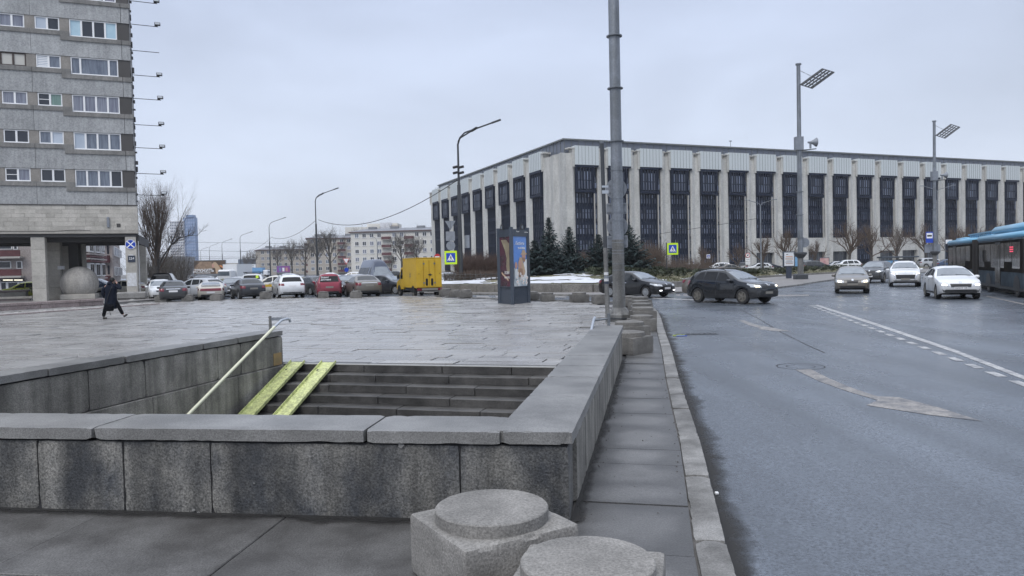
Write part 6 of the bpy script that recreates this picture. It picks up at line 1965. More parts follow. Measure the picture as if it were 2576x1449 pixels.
for k, (px, py, w, h, lab) in enumerate(((2350, 625, 2.1, 1.1, 'back of a wide sign board on the farther floodlight mast'), (2028, 610, 0, 0, 'back of a round sign on nearer floodlight mast'))):
    o = AT(px, py, 97.7 if k == 0 else 67.8)
    t = thing('road_sign', lab, 'road sign'); MB().plate(o + Vector((0, 0.4, 0)), LX, Z, rrect(w, h) if w else circ(0.45), 0.02).build('panel', 'sign_back', t); MB().obox(o + Vector((-0.2, 0.36, 0)), (0.3, 0.02, 0.03)).build('rail', 'galv', t)
o = AT(2387, 608, 92); t = thing('stop_timetable', 'white sign flags on a thin post left of the bus', 'road sign'); MB().plate(o, LX, Z, rrect(0.8, 0.5), 0.02).build('panel', 'sign_white', t); MB().plate(o + Vector((0.1, -0.03, 0)), LX, Z, circ(0.1, 12), 0.003).build('dot', 'sign_black', t); MB().tube([(o.x - 0.45, o.y + .05, 0), (o.x - 0.45, o.y + .05, o.z + 0.4)], 0.04, 6).build('post', 'galv', t)

# ------------------------------------------------------------------ advertising pillar
mat('ad_sky', (0.10, 0.24, 0.62), 0.2, col2=(0.2, 0.36, 0.72), scale=0.8)
mat('ad_pale', (0.5, 0.58, 0.66), 0.2, col2=(0.66, 0.68, 0.66), scale=3); mat('ad_skin', (0.52, 0.3, 0.24), 0.3); mat('ad_hair', (0.33, 0.2, 0.13), 0.3); mat('ad_hat', (0.5, 0.36, 0.24), 0.3); mat('ad_white', (0.8, 0.8, 0.78), 0.3); mat('ad_core', (0.6, 0.25, 0.1), 0.3)
mat('ad_glow', (0.16, 0.12, 0.09), 0.3, col2=(0.3, 0.27, 0.17), scale=1.5); mat('ad_dark', (0.035, 0.028, 0.032), 0.25, col2=(0.1, 0.025, 0.045), scale=1.1); mat('ad_bear', (0.2, 0.13, 0.08), 0.3, col2=(0.36, 0.26, 0.18), scale=1.5); mat('ad_brown', (0.07, 0.05, 0.04), 0.3, col2=(0.13, 0.09, 0.06), scale=1.0)
kc = Vector((0.02, 35.1, 0))
kr = kc + Vector((0.76, 1.10, 0)); kf = kc + Vector((-0.6, 1.21, 0))
KS = thing('advertising_pillar', 'three sided dark blue advertising pillar with posters on the plaza', 'advertising pillar')
cen = (kc + kr + kf) / 3
def grow(p, s): return cen + (p - cen) * s
KH = 3.32
tri = [grow(p, 1.0) for p in (kc, kr, kf)]
MB().prism([(p.x, p.y) for p in tri], 0.0, KH - 0.02).build('body', 'kiosk', KS)
MB().prism([(p.x, p.y) for p in [grow(q, 1.1) for q in (kc, kr, kf)]], 0.0, 0.42).build('plinth', 'kiosk', KS)
MB().prism([(p.x, p.y) for p in [grow(q, 1.07) for q in (kc, kr, kf)]], 0.422, 0.75).build('base', 'kiosk', KS)
MB().prism([(p.x, p.y) for p in [grow(q, 1.14) for q in (kc, kr, kf)]], KH - 0.02, KH + 0.26).build('crown', 'kiosk', KS)
for p in (kc, kr, kf):
    q = grow(p, 1.04)
    MB().obox(q + Z * (KH / 2 + 0.16), (0.085, 0.085, KH / 2 + 0.2), (SX, Z.cross(SX), Z), 0, 0.01).build('corner_post', 'kiosk', KS)
def face(a, b):
    ex = (b - a).normalized(); return a, ex, ex.cross(Z), (b - a).length
for a, b, kind in ((kc, kr, 'r'), (kf, kc, 'l')):
    a = grow(a, 1.0); b = grow(b, 1.0)
    o, ex, n, L = face(a, b)
    mid_ = (a + b) / 2 + n * 0.012
    MB().plate(mid_ + Z * 2.03, ex, Z, rrect(L * 0.84, 2.42, 0.01), 0.012).build('poster', 'ad_sky' if kind == 'r' else 'ad_dark', KS)
    W_ = L * 0.84
    q = mid_ + n * 0.013
    def shape(nm_, m, pts, t=0.004):
        global q
        MB().plate(q, ex, Z, [(x * W_, z) for x, z in pts], t).build(nm_, m, KS)
        q = q + n * 0.0045
    def blob(cx, cz, rx, rz, n_=16): return [(cx + rx * cos(2 * pi * k / n_), cz + rz * sin(2 * pi * k / n_)) for k in range(n_)]
    if kind == 'r':
        shape('picture_field', 'ad_pale', [(-0.5, 0.83), (0.5, 0.83), (0.5, 1.5), (0.3, 1.72), (-0.1, 1.62), (-0.5, 1.75)])
        shape('picture_shirt', 'ad_white', blob(0.35, 1.72, 0.3, 0.42)[:0] or [(0.05, 1.2), (0.5, 1.2), (0.5, 2.15), (0.3, 2.1)])
        shape('picture_face', 'ad_skin', blob(0.27, 2.27, 0.14, 0.2)); shape('picture_beard', 'ad_hair', [(0.14, 2.22), (0.4, 2.22), (0.38, 2.08), (0.28, 1.98), (0.18, 2.08)])
        shape('picture_hat', 'ad_hat', [(0.0, 2.36), (0.48, 2.36), (0.48, 2.44), (0.4, 2.47), (0.36, 2.58), (0.24, 2.6), (0.15, 2.57), (0.12, 2.46)])
        shape('picture_hair', 'ad_hat', [(-0.2, 1.5), (-0.16, 2.0), (-0.04, 2.25), (0.1, 2.22), (0.2, 2.0), (0.36, 1.55), (0.3, 1.4), (0.05, 1.35)])
        shape('picture_face', 'ad_skin', blob(-0.03, 1.9, 0.1, 0.2)); shape('picture_dress', 'ad_hair', [(-0.16, 1.3), (0.2, 1.3), (0.12, 1.7), (-0.1, 1.7)])
        shape('picture_face', 'ad_skin', blob(-0.36, 1.85, 0.1, 0.16)); shape('picture_shirt', 'ad_pale', [(-0.5, 1.2), (-0.2, 1.2), (-0.26, 1.68), (-0.46, 1.68)])
        rg = random.Random(8)
        for k in range(16):
            cx, cz = rg.uniform(-0.42, 0.42), rg.uniform(0.92, 1.5)
            s_ = rg.uniform(0.06, 0.11)
            pet = []
            for j in range(20):
                rr = s_ * (1.0 if j % 2 else 0.62)
                pet.append((cx + rr * cos(j * pi / 10) / 0.95, cz + rr * sin(j * pi / 10)))
            if abs(cx) < 0.38: shape('picture_daisy', 'ad_white', pet, 0.003); MB().plate(q, ex, Z, [(x * W_, z) for x, z in blob(cx, cz, s_ * 0.28, s_ * 0.25, 8)], 0.004).build('picture_daisy_eye', 'ad_core', KS)
        text('poster_lettering', 'Любить', 0.215, 'ad_white', KS, frame4(mid_ + n * 0.03 - ex * 0.05 + Z * 2.9, ex, Z), shear=0.35)
        text('poster_lettering', 'по-RUSSки', 0.125, 'ad_white', KS, frame4(mid_ + n * 0.03 + ex * 0.12 + Z * 2.68, ex, Z), bold=0.003)
        text('crown_lettering', 'реклама', 0.07, 'ad_white', KS, frame4(mid_ + n * 0.2 + ex * 0.3 + Z * (KH + 0.12), ex, Z))
        text('crown_lettering', 'Руссъ', 0.08, 'ad_white', KS, frame4(mid_ + n * 0.2 - ex * 0.42 + Z * (KH + 0.14), ex, Z))
    else:
        shape('picture_glow', 'ad_glow', [(-0.36, 3.1), (0.1, 3.1), (0.42, 2.9), (0.42, 1.6), (0.2, 1.45), (0.1, 1.8), (0.15, 2.2), (0.0, 2.6)])
        shape('picture_stripe', 'ad_hat', [(-0.35, 1.55), (0.3, 1.2), (0.3, 1.1), (-0.35, 1.45)])
        text('poster_lettering', 'ЛОВИ', 0.19, 'ad_white', KS, frame4(mid_ + n * 0.03 + ex * 0.2 + Z * 1.5, ex, Z)); text('poster_lettering', 'по-RUSS', 0.15, 'ad_white', KS, frame4(mid_ + n * 0.03 + ex * 0.2 + Z * 1.28, ex, Z))
    MB().obox((a + b) / 2 + n * 0.05 + Z * 0.83, (L / 2 - 0.09, 0.02, 0.02), (ex, n, Z)).build('frame_sill', 'kiosk', KS)
    MB().obox((a + b) / 2 + n * 0.05 + Z * 3.27, (L / 2 - 0.09, 0.02, 0.03), (ex, n, Z)).build('frame_head', 'kiosk', KS)
    MB().plate((a + b) / 2 + n * 0.16 + Z * (KH + 0.24), ex, Z, [(-0.17, 0), (0.17, 0), (0.15, 0.14), (0.06, 0.26), (0, 0.28), (-0.06, 0.26), (-0.15, 0.14)], 0.03).build('crest', 'sign_black', KS)
    MB().plate((a + b) / 2 + n * 0.192 + Z * (KH + 0.26), ex, Z, [(-0.05, 0.03), (0.05, 0.03), (0.06, 0.12), (0, 0.2), (-0.06, 0.12)], 0.006).build('crest_leaf', 'sign_back', KS)

# ------------------------------------------------------------------ billboards and light posters
def billboard(px0, px1, py0, py1, Y, lab, m, pole=True):
    a, b = AT(px0, py1, Y), AT(px1, py0, Y)
    t = thing('billboard', lab, 'billboard')
    w, h = b.x - a.x, b.z - a.z
    o = Vector(((a.x + b.x) / 2, Y, (a.z + b.z) / 2))
    MB().obox(o + Vector((0, 0.12, 0)), (w / 2 + 0.12, 0.12, h / 2 + 0.12)).build('frame', 'sign_back', t)
    MB().obox(o - Vector((0, 0.01, 0)), (w / 2, 0.012, h / 2)).build('poster', m, t)
    if pole:
        MB().box(o.x - 0.5 + w * 0.22, o.x + 0.5 + w * 0.22, Y + 0.1, Y + 0.7, -0.1, a.z - 0.1).build('pylon', 'sign_back', t)
        MB().box(o.x - w / 2, o.x + w / 2, Y - 0.35, Y + 0.3, a.z - 0.5, a.z - 0.14).build('catwalk', 'galv', t)
    return t, o, w, h
t, o, w, h = billboard(489, 566, 655, 690, 140, 'large billboard of a brown bear nuzzling a woman, white lettering', 'ad_brown')
def bshape(nm_, m, pts, z): MB().plate(o - Vector((0, 0.022 + z, 0)), LX, Z, [(x * w, y_ * h) for x, y_ in pts], 0.006).build(nm_, m, t)
bshape('picture_bear', 'ad_bear', [(-0.49, -0.05), (-0.42, 0.2), (-0.36, 0.28), (-0.33, 0.42), (-0.26, 0.46), (-0.2, 0.42), (-0.05, 0.44), (0.05, 0.4), (0.12, 0.2), (0.13, -0.05), (0.05, -0.2), (-0.1, -0.12), (-0.3, -0.25), (-0.49, -0.3)], 0)
bshape('picture_hair', 'ad_hat', [(0.08, 0.25), (0.14, 0.38), (0.2, 0.38), (0.27, 0.2), (0.36, -0.15), (0.42, -0.45), (0.2, -0.48), (0.18, -0.1), (0.1, 0.05)], 0.008)
bshape('picture_face', 'ad_skin', [(0.07, 0.2), (0.12, 0.26), (0.15, 0.15), (0.14, -0.05), (0.08, 0.0)], 0.016)
bshape('picture_leaves', 'ad_core', [(0.3, 0.1), (0.36, 0.16), (0.44, 0.05), (0.47, -0.1), (0.4, -0.05)], 0.02)
text('lettering', 'ДРУЖИТЬ', 0.78, 'sign_white', t, frame4(o + Vector((-w * 0.2, -0.05, -h * 0.25)), LX, Z), bold=0.02)
text('lettering', 'по-RUSSки', 0.56, 'sign_white', t, frame4(o + Vector((-w * 0.21, -0.05, -h * 0.4)), LX, Z))
text('lettering', 'Россия', 0.3, 'sign_white', t, frame4(o + Vector((w * 0.36, -0.05, -h * 0.33)), LX, Z))
mat('ad_blue', (0.04, 0.09, 0.17), 0.3, col2=(0.1, 0.17, 0.28), scale=0.5); mat('ad_violet', (0.12, 0.1, 0.4), 0.3, col2=(0.3, 0.08, 0.25), scale=0.35)
t, o, w, h = billboard(418, 450, 667.5, 690, 180, 'dark blue billboard half hidden behind the black van, left of bear billboard', 'ad_blue')
text('lettering', 'Рио', 1.0, 'sign_white', t, frame4(o + Vector((w * 0.2, -0.05, 0)), LX, Z), shear=0.3)
t, o, w, h = billboard(697, 729, 669, 685, 170, 'blue and violet billboard before the bare trees', 'ad_violet')
for k in range(3):
    MB().obox(o + Vector((-w * 0.25 + k * w * 0.25, -0.03, -0.1)), (w * 0.08, 0.01, h * 0.3)).build('picture_block', ('tower_blue', 'sign_white', 'ad_skin')[k], t)
t, o, w, h = billboard(612, 643, 665, 679, 240, 'grey white direction board beside the fourth street lamp', 'sign_white')
for k in range(3): MB().obox(o + Vector((0, -0.03, (k - 1) * h * 0.28)), (w * 0.4, 0.01, h * 0.06)).build('print', 'sign_back', t)
def citylight(px0, px1, py0, py1, Y, lab, m, leg=True, prints=True):
    a, b = AT(px0, py1, Y), AT(px1, py0, Y)
    t = thing('light_poster', lab, 'poster stand'); w, h = b.x - a.x, b.z - a.z
    o = Vector(((a.x + b.x) / 2, Y, (a.z + b.z) / 2))
    MB().obox(o + Vector((0, 0.1, 0)), (w / 2 + 0.1, 0.12, h / 2 + 0.1), None, 0, 0.03).build('frame', 'kiosk', t)
    MB().obox(o - Vector((0, 0.025, 0)), (w / 2, 0.012, h / 2)).build('poster', m, t)
    if leg: MB().box(o.x - w * 0.25, o.x + w * 0.25, Y, Y + 0.25, -0.1, a.z - 0.1).build('leg', 'navy', t)
    if prints:
        for k, (z, ww, mm) in enumerate(((0.36, 0.1, 'sign_black'), (0.2, 0.36, 'ad_core'), (0.08, 0.4, 'ad_hair'), (-0.02, 0.4, 'ad_hat'), (-0.13, 0.3, 'sign_back'), (-0.22, 0.4, 'sign_back'), (-0.33, 0.36, 'ad_hair'))):
            MB().obox(o + Vector((-w * 0.2 if k == 0 else 0, -0.042, z * h)), (ww * w, 0.004, h * 0.022)).build('print', mm, t)
    return t
mat('ad_paper', (0.66, 0.68, 0.7), 0.3); mat('ad_pink', (0.42, 0.2, 0.22), 0.3, col2=(0.6, 0.45, 0.42), scale=1.2); mat('ad_cyan', (0.1, 0.25, 0.5), 0.3, col2=(0.2, 0.4, 0.6), scale=1.0)
citylight(1973, 1997, 635, 669, 72, 'white text poster in black frame on a leg beside nearer floodlight mast', 'ad_paper')
citylight(2063, 2085, 649, 676, 116, 'pink festival poster behind the lawn hedge', 'ad_pink', prints=False)
citylight(2000, 2008, 646, 670, 112, 'pale blue poster just right of the nearer floodlight mast', 'ad_cyan', prints=False)
citylight(2014, 2040, 655, 672, 118, 'pale mixed poster right of the nearer mast', 'ad_pale', prints=False)
# bus shelter
Y = 118
a, b = AT(2212, 690, Y), AT(2306, 690, Y)
BS = thing('bus_shelter', 'dark flat roofed bus shelter with a blue poster end panel', 'bus shelter')
zr = AT(2240, 649, Y).z
MB().box(a.x, b.x, Y - 0.8, Y + 0.8, zr, zr + 0.25, 0, 0.05).build('roof', 'kiosk', BS)
for x in (a.x + 0.3, a.x + 3.4, b.x - 0.4): MB().box(x - 0.06, x + 0.06, Y + 0.5, Y + 0.62, -0.1, zr).build('post', 'sign_back', BS)
MB().box(a.x + 0.45, a.x + 2.9, Y - 0.5, Y - 0.36, 0.25, zr - 0.3).build('poster_frame', 'kiosk', BS)
MB().box(a.x + 0.58, a.x + 2.76, Y - 0.53, Y - 0.51, 0.4, zr - 0.42).build('poster', 'ad_cyan', BS)
MB().box(a.x + 3.5, b.x - 0.5, Y + 0.58, Y + 0.6, 0.4, zr - 0.2).build('glass_wall', 'pane_dark', BS)
# low railing by the far road
fn_ = thing('railing', 'low dark metal railing along the far road behind parked cars', 'fence')
a, b = AT(690, 690, 78), AT(1120, 690, 74); a.z = b.z = -0.1
N_ = 26
for z in (0.35, 0.95): MB().tube([a + Z * z, b + Z * z], 0.035, 4).build('rail', 'pole_dark', fn_)
pm = MB().box(-0.04, 0.04, -0.04, 0.04, 0, 1.05).mesh('post', 'pole_dark')
for k in range(N_): link('post', pm, fn_, tuple(a.lerp(b, k / (N_ - 1))))
tr = thing('low_fence', 'low slatted fence on the mound before the bare shrubs', 'fence')
a, b = AT(1118, 690, 57.5), AT(1262, 690, 56.2); a.z = b.z = 0.6
for z in (0.22, 0.42, 0.62): MB().tube([a + Z * z, b + Z * z], 0.03, 4).build('rail', 'bark', tr)
pm = MB().box(-0.035, 0.035, -0.035, 0.035, -0.1, 0.75).mesh('post', 'bark')
for k in range(12): link('post', pm, tr, tuple(a.lerp(b, k / 11)))

# ================================================================== VEHICLES
def pl(P, s):
    if s <= P[0][0]: return P[0][1]
    for a, b in zip(P, P[1:]):
        if s <= b[0]:
            return lerp(a[1], b[1], (s - a[0]) / max(b[0] - a[0], 1e-6))
    return P[-1][1]
def sm(P, s, w=0.09):
    return sum(pl(P, s + d * w) for d in (-1, -0.5, 0, 0.5, 1)) / 5

TYPES = {
    'sedan': dict(L=4.45, W=1.74, top=[(0, .64), (.1, .76), (.45, .87), (1.2, 1.0), (1.95, 1.38), (2.35, 1.46), (2.9, 1.46), (3.25, 1.4), (3.9, 1.08), (4.25, 1.05), (4.4, 1.0), (4.45, .84)],
                  belt=[(0, .58), (.4, .76), (1.2, .9), (3.7, .98), (4.45, .86)], wh=(.86, 3.46, .315), shield=(1.24, 1.98), rear=('T', 3.28, 3.84), roof=(2.0, 3.25),
                  sw=[(1.5, 2.45, 2.4, 1.98), (2.52, 3.3, 3.1, 2.48), (3.36, 3.62, 3.3, 3.2)], tail=(.55, .84, .78, .96), plate_r=.72),
    'coupe': dict(L=4.4, W=1.72, top=[(0, .58), (.1, .68), (.45, .78), (1.3, .9), (2.05, 1.22), (2.4, 1.28), (2.8, 1.28), (3.3, 1.2), (4.05, .98), (4.3, .95), (4.4, .8)],
                  belt=[(0, .52), (.4, .68), (1.3, .82), (3.7, .9), (4.4, .8)], wh=(.9, 3.4, .3), shield=(1.34, 2.05), rear=('T', 3.05, 3.95), roof=(2.1, 3.0),
                  sw=[(1.6, 2.7, 2.65, 2.05), (2.78, 3.5, 3.1, 2.74)], tail=(.0, .8, .68, .86), plate_r=.52),
    'crossover': dict(L=4.3, W=1.77, top=[(0, .74), (.08, .9), (.35, .99), (1.05, 1.09), (1.85, 1.5), (2.2, 1.58), (3.1, 1.6), (3.65, 1.53), (4.02, 1.2), (4.24, 1.08), (4.3, .8)],
                      belt=[(0, .64), (.35, .85), (1.1, .98), (3.8, 1.12), (4.3, .9)], wh=(.83, 3.5, .345), shield=(1.1, 1.86), rear=('T', 3.7, 4.04), roof=(1.95, 3.6),
                      sw=[(1.42, 2.32, 2.28, 1.88), (2.4, 3.12, 3.06, 2.36), (3.18, 3.7, 3.42, 3.14)], tail=(.56, .86, .85, 1.08), plate_r=.85),
    'suv': dict(L=4.5, W=1.84, top=[(0, .78), (.08, .94), (.35, 1.03), (1.1, 1.13), (1.85, 1.56), (2.2, 1.65), (3.3, 1.66), (3.95, 1.58), (4.3, 1.2), (4.44, 1.08), (4.5, .8)],
                belt=[(0, .68), (.35, .9), (1.1, 1.02), (3.8, 1.14), (4.5, .95)], wh=(.86, 3.55, .36), shield=(1.16, 1.88), rear=('T', 4.0, 4.3), roof=(1.95, 3.85),
                sw=[(1.45, 2.35, 2.3, 1.9), (2.43, 3.2, 3.15, 2.38), (3.28, 3.95, 3.7, 3.23)], tail=(.52, .9, .9, 1.06), plate_r=.82),
    'hatch': dict(L=4.2, W=1.76, top=[(0, .66), (.1, .8), (.45, .91), (1.1, 1.03), (1.85, 1.42), (2.2, 1.5), (2.9, 1.5), (3.5, 1.42), (3.95, 1.1), (4.15, .98), (4.2, .8)],
                  belt=[(0, .6), (.4, .8), (1.2, .93), (3.6, 1.04), (4.2, .86)], wh=(.84, 3.42, .32), shield=(1.14, 1.86), rear=('T', 3.55, 3.94), roof=(1.95, 3.45),
                  sw=[(1.42, 2.3, 2.25, 1.88), (2.38, 3.05, 2.98, 2.33), (3.12, 3.5, 3.28, 3.06)], tail=(.55, .84, .8, 1.05), plate_r=.7),
    'mpv': dict(L=4.45, W=1.75, top=[(0, .68), (.1, .84), (.5, .96), (1.05, 1.07), (1.75, 1.52), (2.1, 1.62), (3.4, 1.66), (4.15, 1.62), (4.36, 1.2), (4.42, 1.02), (4.45, .8)],
                belt=[(0, .6), (.4, .84), (1.1, .98), (4.2, 1.06), (4.45, .9)], wh=(.82, 3.6, .315), shield=(1.1, 1.78), rear=('R', 1.1, 1.5), roof=(1.85, 4.1),
                sw=[(1.4, 2.3, 2.25, 1.8), (2.38, 3.2, 3.15, 2.33), (3.28, 4.05, 3.95, 3.23)], tail=(.62, .84, .62, 1.02), plate_r=.68),
    'minibus': dict(L=5.6, W=2.02, top=[(0, .84), (.08, 1.05), (.5, 1.22), (.8, 1.32), (1.4, 2.12), (1.62, 2.5), (2.0, 2.7), (2.7, 2.74), (5.2, 2.7), (5.5, 2.6), (5.6, 2.2)],
                    belt=[(0, .75), (.4, 1.05), (1.0, 1.26), (5.2, 1.32), (5.6, 1.2)], wh=(.95, 4.45, .36), shield=(.84, 1.4), rear=('R', 1.4, 2.1), roof=(2.7, 5.2),
                    sw=[(1.5, 2.15, 2.1, 1.9), (2.4, 3.4, 3.4, 2.4), (3.5, 4.5, 4.5, 3.5), (4.6, 5.3, 5.3, 4.6)], tail=(.78, .92, .8, 1.2), plate_r=.6, wtop=2.05),
    'panel_van': dict(L=5.0, W=1.97, top=[(0, .84), (.08, 1.02), (.5, 1.15), (.95, 1.27), (1.75, 1.85), (2.2, 1.96), (4.7, 1.97), (4.93, 1.9), (5.0, 1.5)],
                      belt=[(0, .75), (.4, 1.0), (1.0, 1.15), (4.7, 1.15), (5.0, 1.1)], wh=(.95, 4.0, .35), shield=(1.0, 1.74), rear=('R', 1.25, 1.75), roof=(2.2, 4.6),
                      sw=[(1.5, 2.15, 2.1, 1.85)], tail=(.8, .93, .75, 1.15), plate_r=.6),
}

class CarBody:
    pass
CARCACHE = {}
def car_shape(typ):
    if typ in CARCACHE: return CARCACHE[typ]
    T_ = TYPES[typ]
    L, W = T_['L'], T_['W']
    xf, xr, R = T_['wh']
    RA = R + 0.055
    clr = 0.2 if R < 0.33 else 0.24
    st = {0.0, 0.03, 0.08, L, L - 0.03, L - 0.08}
    k = 0.14
    while k < L - 0.1:
        st.add(round(k, 3)); k += 0.115
    for xw in (xf, xr):
        for j in range(11):
            st.add(round(xw - RA * cos(pi * j / 10), 4))
    st = sorted(st)
    ss = [st[0]]
    for s in st[1:]:
        if s - ss[-1] > 0.022 or s == L: ss.append(s)
    b, ub = MB(), MB()
    rows, urows = [], []
    for s in ss:
        T = sm(T_['top'], s) if 0.09 < s < L - 0.09 else pl(T_['top'], s)
        B = min(pl(T_['belt'], s), T - 0.05)
        fa, ra = 0.75, 0.6
        w = W / 2
        if s < fa: w *= 0.74 + 0.26 * (max(0, 1 - (1 - s / fa) ** 2.6)) ** 0.5
        if L - s < ra: w *= 0.8 + 0.2 * (max(0, 1 - (1 - (L - s) / ra) ** 2.6)) ** 0.5
        low = clr + 0.1 * max(0, 1 - s / 0.5) + 0.12 * max(0, 1 - (L - s) / 0.5)
        zs = low
        for xw in (xf, xr):
            if abs(s - xw) < RA:
                zs = max(zs, R + sqrt(max(0, RA * RA - (s - xw) ** 2)))
        zs = min(zs, B - 0.08)
        g_ = min(1, max(0, (T - B - 0.05) / 0.4))
        c1 = Vector((0, lerp(w * 0.95, w * 0.95 - 0.38 * (T - B) - 0.01, g_), lerp(T - 0.03, T - 0.075, g_)))
        c2 = Vector((0, lerp(w * 0.86, c1.y - 0.1, g_), lerp(T - 0.006, T - 0.018, g_)))
        sec = [(w * 0.965, zs), (w * 0.99, lerp(zs, B, 0.2)), (w * 1.0, lerp(zs, B, 0.5)), (w * 0.985, lerp(zs, B, 0.8)), (w * 0.965, B), (c1.y, c1.z), (c2.y, c2.z), (c2.y * 0.55, T + 0.012 + 0.006 * g_), (0, T + 0.018)]
        # bumper bulge
        row = []
        for y_, z in sec:
            dx = 0
            if s < 0.4: dx = 0.07 * (1 - s / 0.4) * (1 - ((z - 0.52) / 0.42) ** 2) - 0.07 * (1 - s / 0.4)
            if L - s < 0.4: dx = -0.06 * (1 - (L - s) / 0.4) * (1 - ((z - 0.6) / 0.45) ** 2) + 0.06 * (1 - (L - s) / 0.4)
            row.append((L / 2 - s + dx, y_, z))
        rows.append(row)
        urows.append([(L / 2 - s, w * 0.955, zs + 0.002), (L / 2 - s, w - 0.27, zs + 0.002), (L / 2 - s, w - 0.27, low), (L / 2 - s, 0, low)])
    def strips(b, rows):
        n = len(rows[0])
        for sgn in (1, -1):
            o = len(b.v)
            for r in rows:
                for p in r: b.v.append((p[0], p[1] * sgn, p[2]))
            for i in range(len(rows) - 1):
                for j in range(n - 1):
                    a = o + i * n + j
                    q = (a, a + 1, a + n + 1, a + n)
                    b.f.append(q if sgn > 0 else q[::-1]); b.m.append(0)
        return n
    n = strips(b, rows)
    for r, flip in ((rows[0], False), (rows[-1], True)):
        o = len(b.v)
        for p in r: b.v.append(p); b.v.append((p[0], -p[1], p[2]))
        for j in range(n - 1):
            q = (o + 2 * j, o + 2 * j + 1, o + 2 * j + 3, o + 2 * j + 2)
            b.f.append(q if not flip else q[::-1]); b.m.append(0)
    strips(ub, urows)
    c = CarBody()
    bm = bmesh.new()
    me = bpy.data.meshes.new('body')
    me.from_pydata(b.v, [], b.f); me.update()
    bm.from_mesh(me)
    bmesh.ops.remove_doubles(bm, verts=bm.verts, dist=0.001)
    bmesh.ops.recalc_face_normals(bm, faces=bm.faces)
    bm.to_mesh(me)
    c.bvh = BVHTree.FromBMesh(bm)
    bm.free()
    me.materials.append(M['p_white'])
    me.polygons.foreach_set('use_smooth', [True] * len(me.polygons))
    me.set_sharp_from_angle(angle=R_(38))
    c.body = me
    c.under = ub.mesh('underbody', 'trim_black')
    c.T = T_; c.L, c.W = L, W
    c.wheel = {}
    CARCACHE[typ] = c
    return c

def cpatch(c, mode, corners, nx=5, ny=4, off=0.007, thick=True):
    """thin panel laid on the car's skin: corners in (s|y, z) seen from the side S, front F, rear R, or (s, y) from the top T"""
    b = MB()
    P = [Vector((q[0], q[1])) for q in corners]
    ok = {}
    for i in range(nx + 1):
        for j in range(ny + 1):
            u, v = i / nx, j / ny
            q = P[0].lerp(P[1], u).lerp(P[3].lerp(P[2], u), v)
            if mode in 'Ss': o = Vector((c.L / 2 - q.x, 3 if mode == 'S' else -3, q.y)); d = Vector((0, -1 if mode == 'S' else 1, 0))
            elif mode == 'F': o = Vector((5, q.x, q.y)); d = Vector((-1, 0, 0))
            elif mode == 'R': o = Vector((-5, q.x, q.y)); d = Vector((1, 0, 0))
            else: o = Vector((c.L / 2 - q.x, q.y, 5)); d = Vector((0, 0, -1))
            h, nn, _i, _d = c.bvh.ray_cast(o, d)
            if h is None: continue
            if nn.dot(d) > 0: nn = -nn
            ok[(i, j)] = len(b.v)
            b.v.append(tuple(h + nn * off))
    flip = mode in 'sRT'
    for i in range(nx):
        for j in range(ny):
            ks = [(i, j), (i + 1, j), (i + 1, j + 1), (i, j + 1)]
            if all(k in ok for k in ks):
                b.f.append(tuple(ok[k] for k in ks)); b.m.append(0)
    return b

def wheel_meshes(R, dirty, spokes=5):
    k = (R, dirty, spokes)
    if k in CARCACHE: return CARCACHE[k]
    ty = MB().lathe([(R * 0.62, -0.1), (R * 0.95, -0.105), (R, -0.08), (R, 0.08), (R * 0.95, 0.105), (R * 0.66, 0.1), (R * 0.62, 0.06), (R * 0.1, 0.045)], 26, (0, 0, 0), 0, 'y').mesh('wheel', 'tyre', 40)
    rb = MB()
    rb.lathe([(R * 0.6, 0.05), (R * 0.68, 0.055), (R * 0.68, 0.1), (R * 0.63, 0.105), (R * 0.6, 0.06)], 26, (0, 0, 0), 0, 'y')
    for q in range(spokes):
        a = 2 * pi * q / spokes
        e = Vector((cos(a), 0, sin(a))); f = Vector((-sin(a), 0, cos(a)))
        rb.obox(e * R * 0.36 + Vector((0, -0.08, 0)), (R * 0.3, 0.018, R * (0.1 if spokes < 8 else 0.05)), (e, Vector((0, 1, 0)), f))
    rb.lathe([(0.01, 0.06), (R * 0.15, 0.06), (R * 0.15, 0.1), (0.01, 0.105)], 12, (0, 0, 0), 0, 'y')
    rm = rb.mesh('rim', 'rim_dirty' if dirty else 'rim', 40)
    CARCACHE[k] = (ty, rm)
    return ty, rm

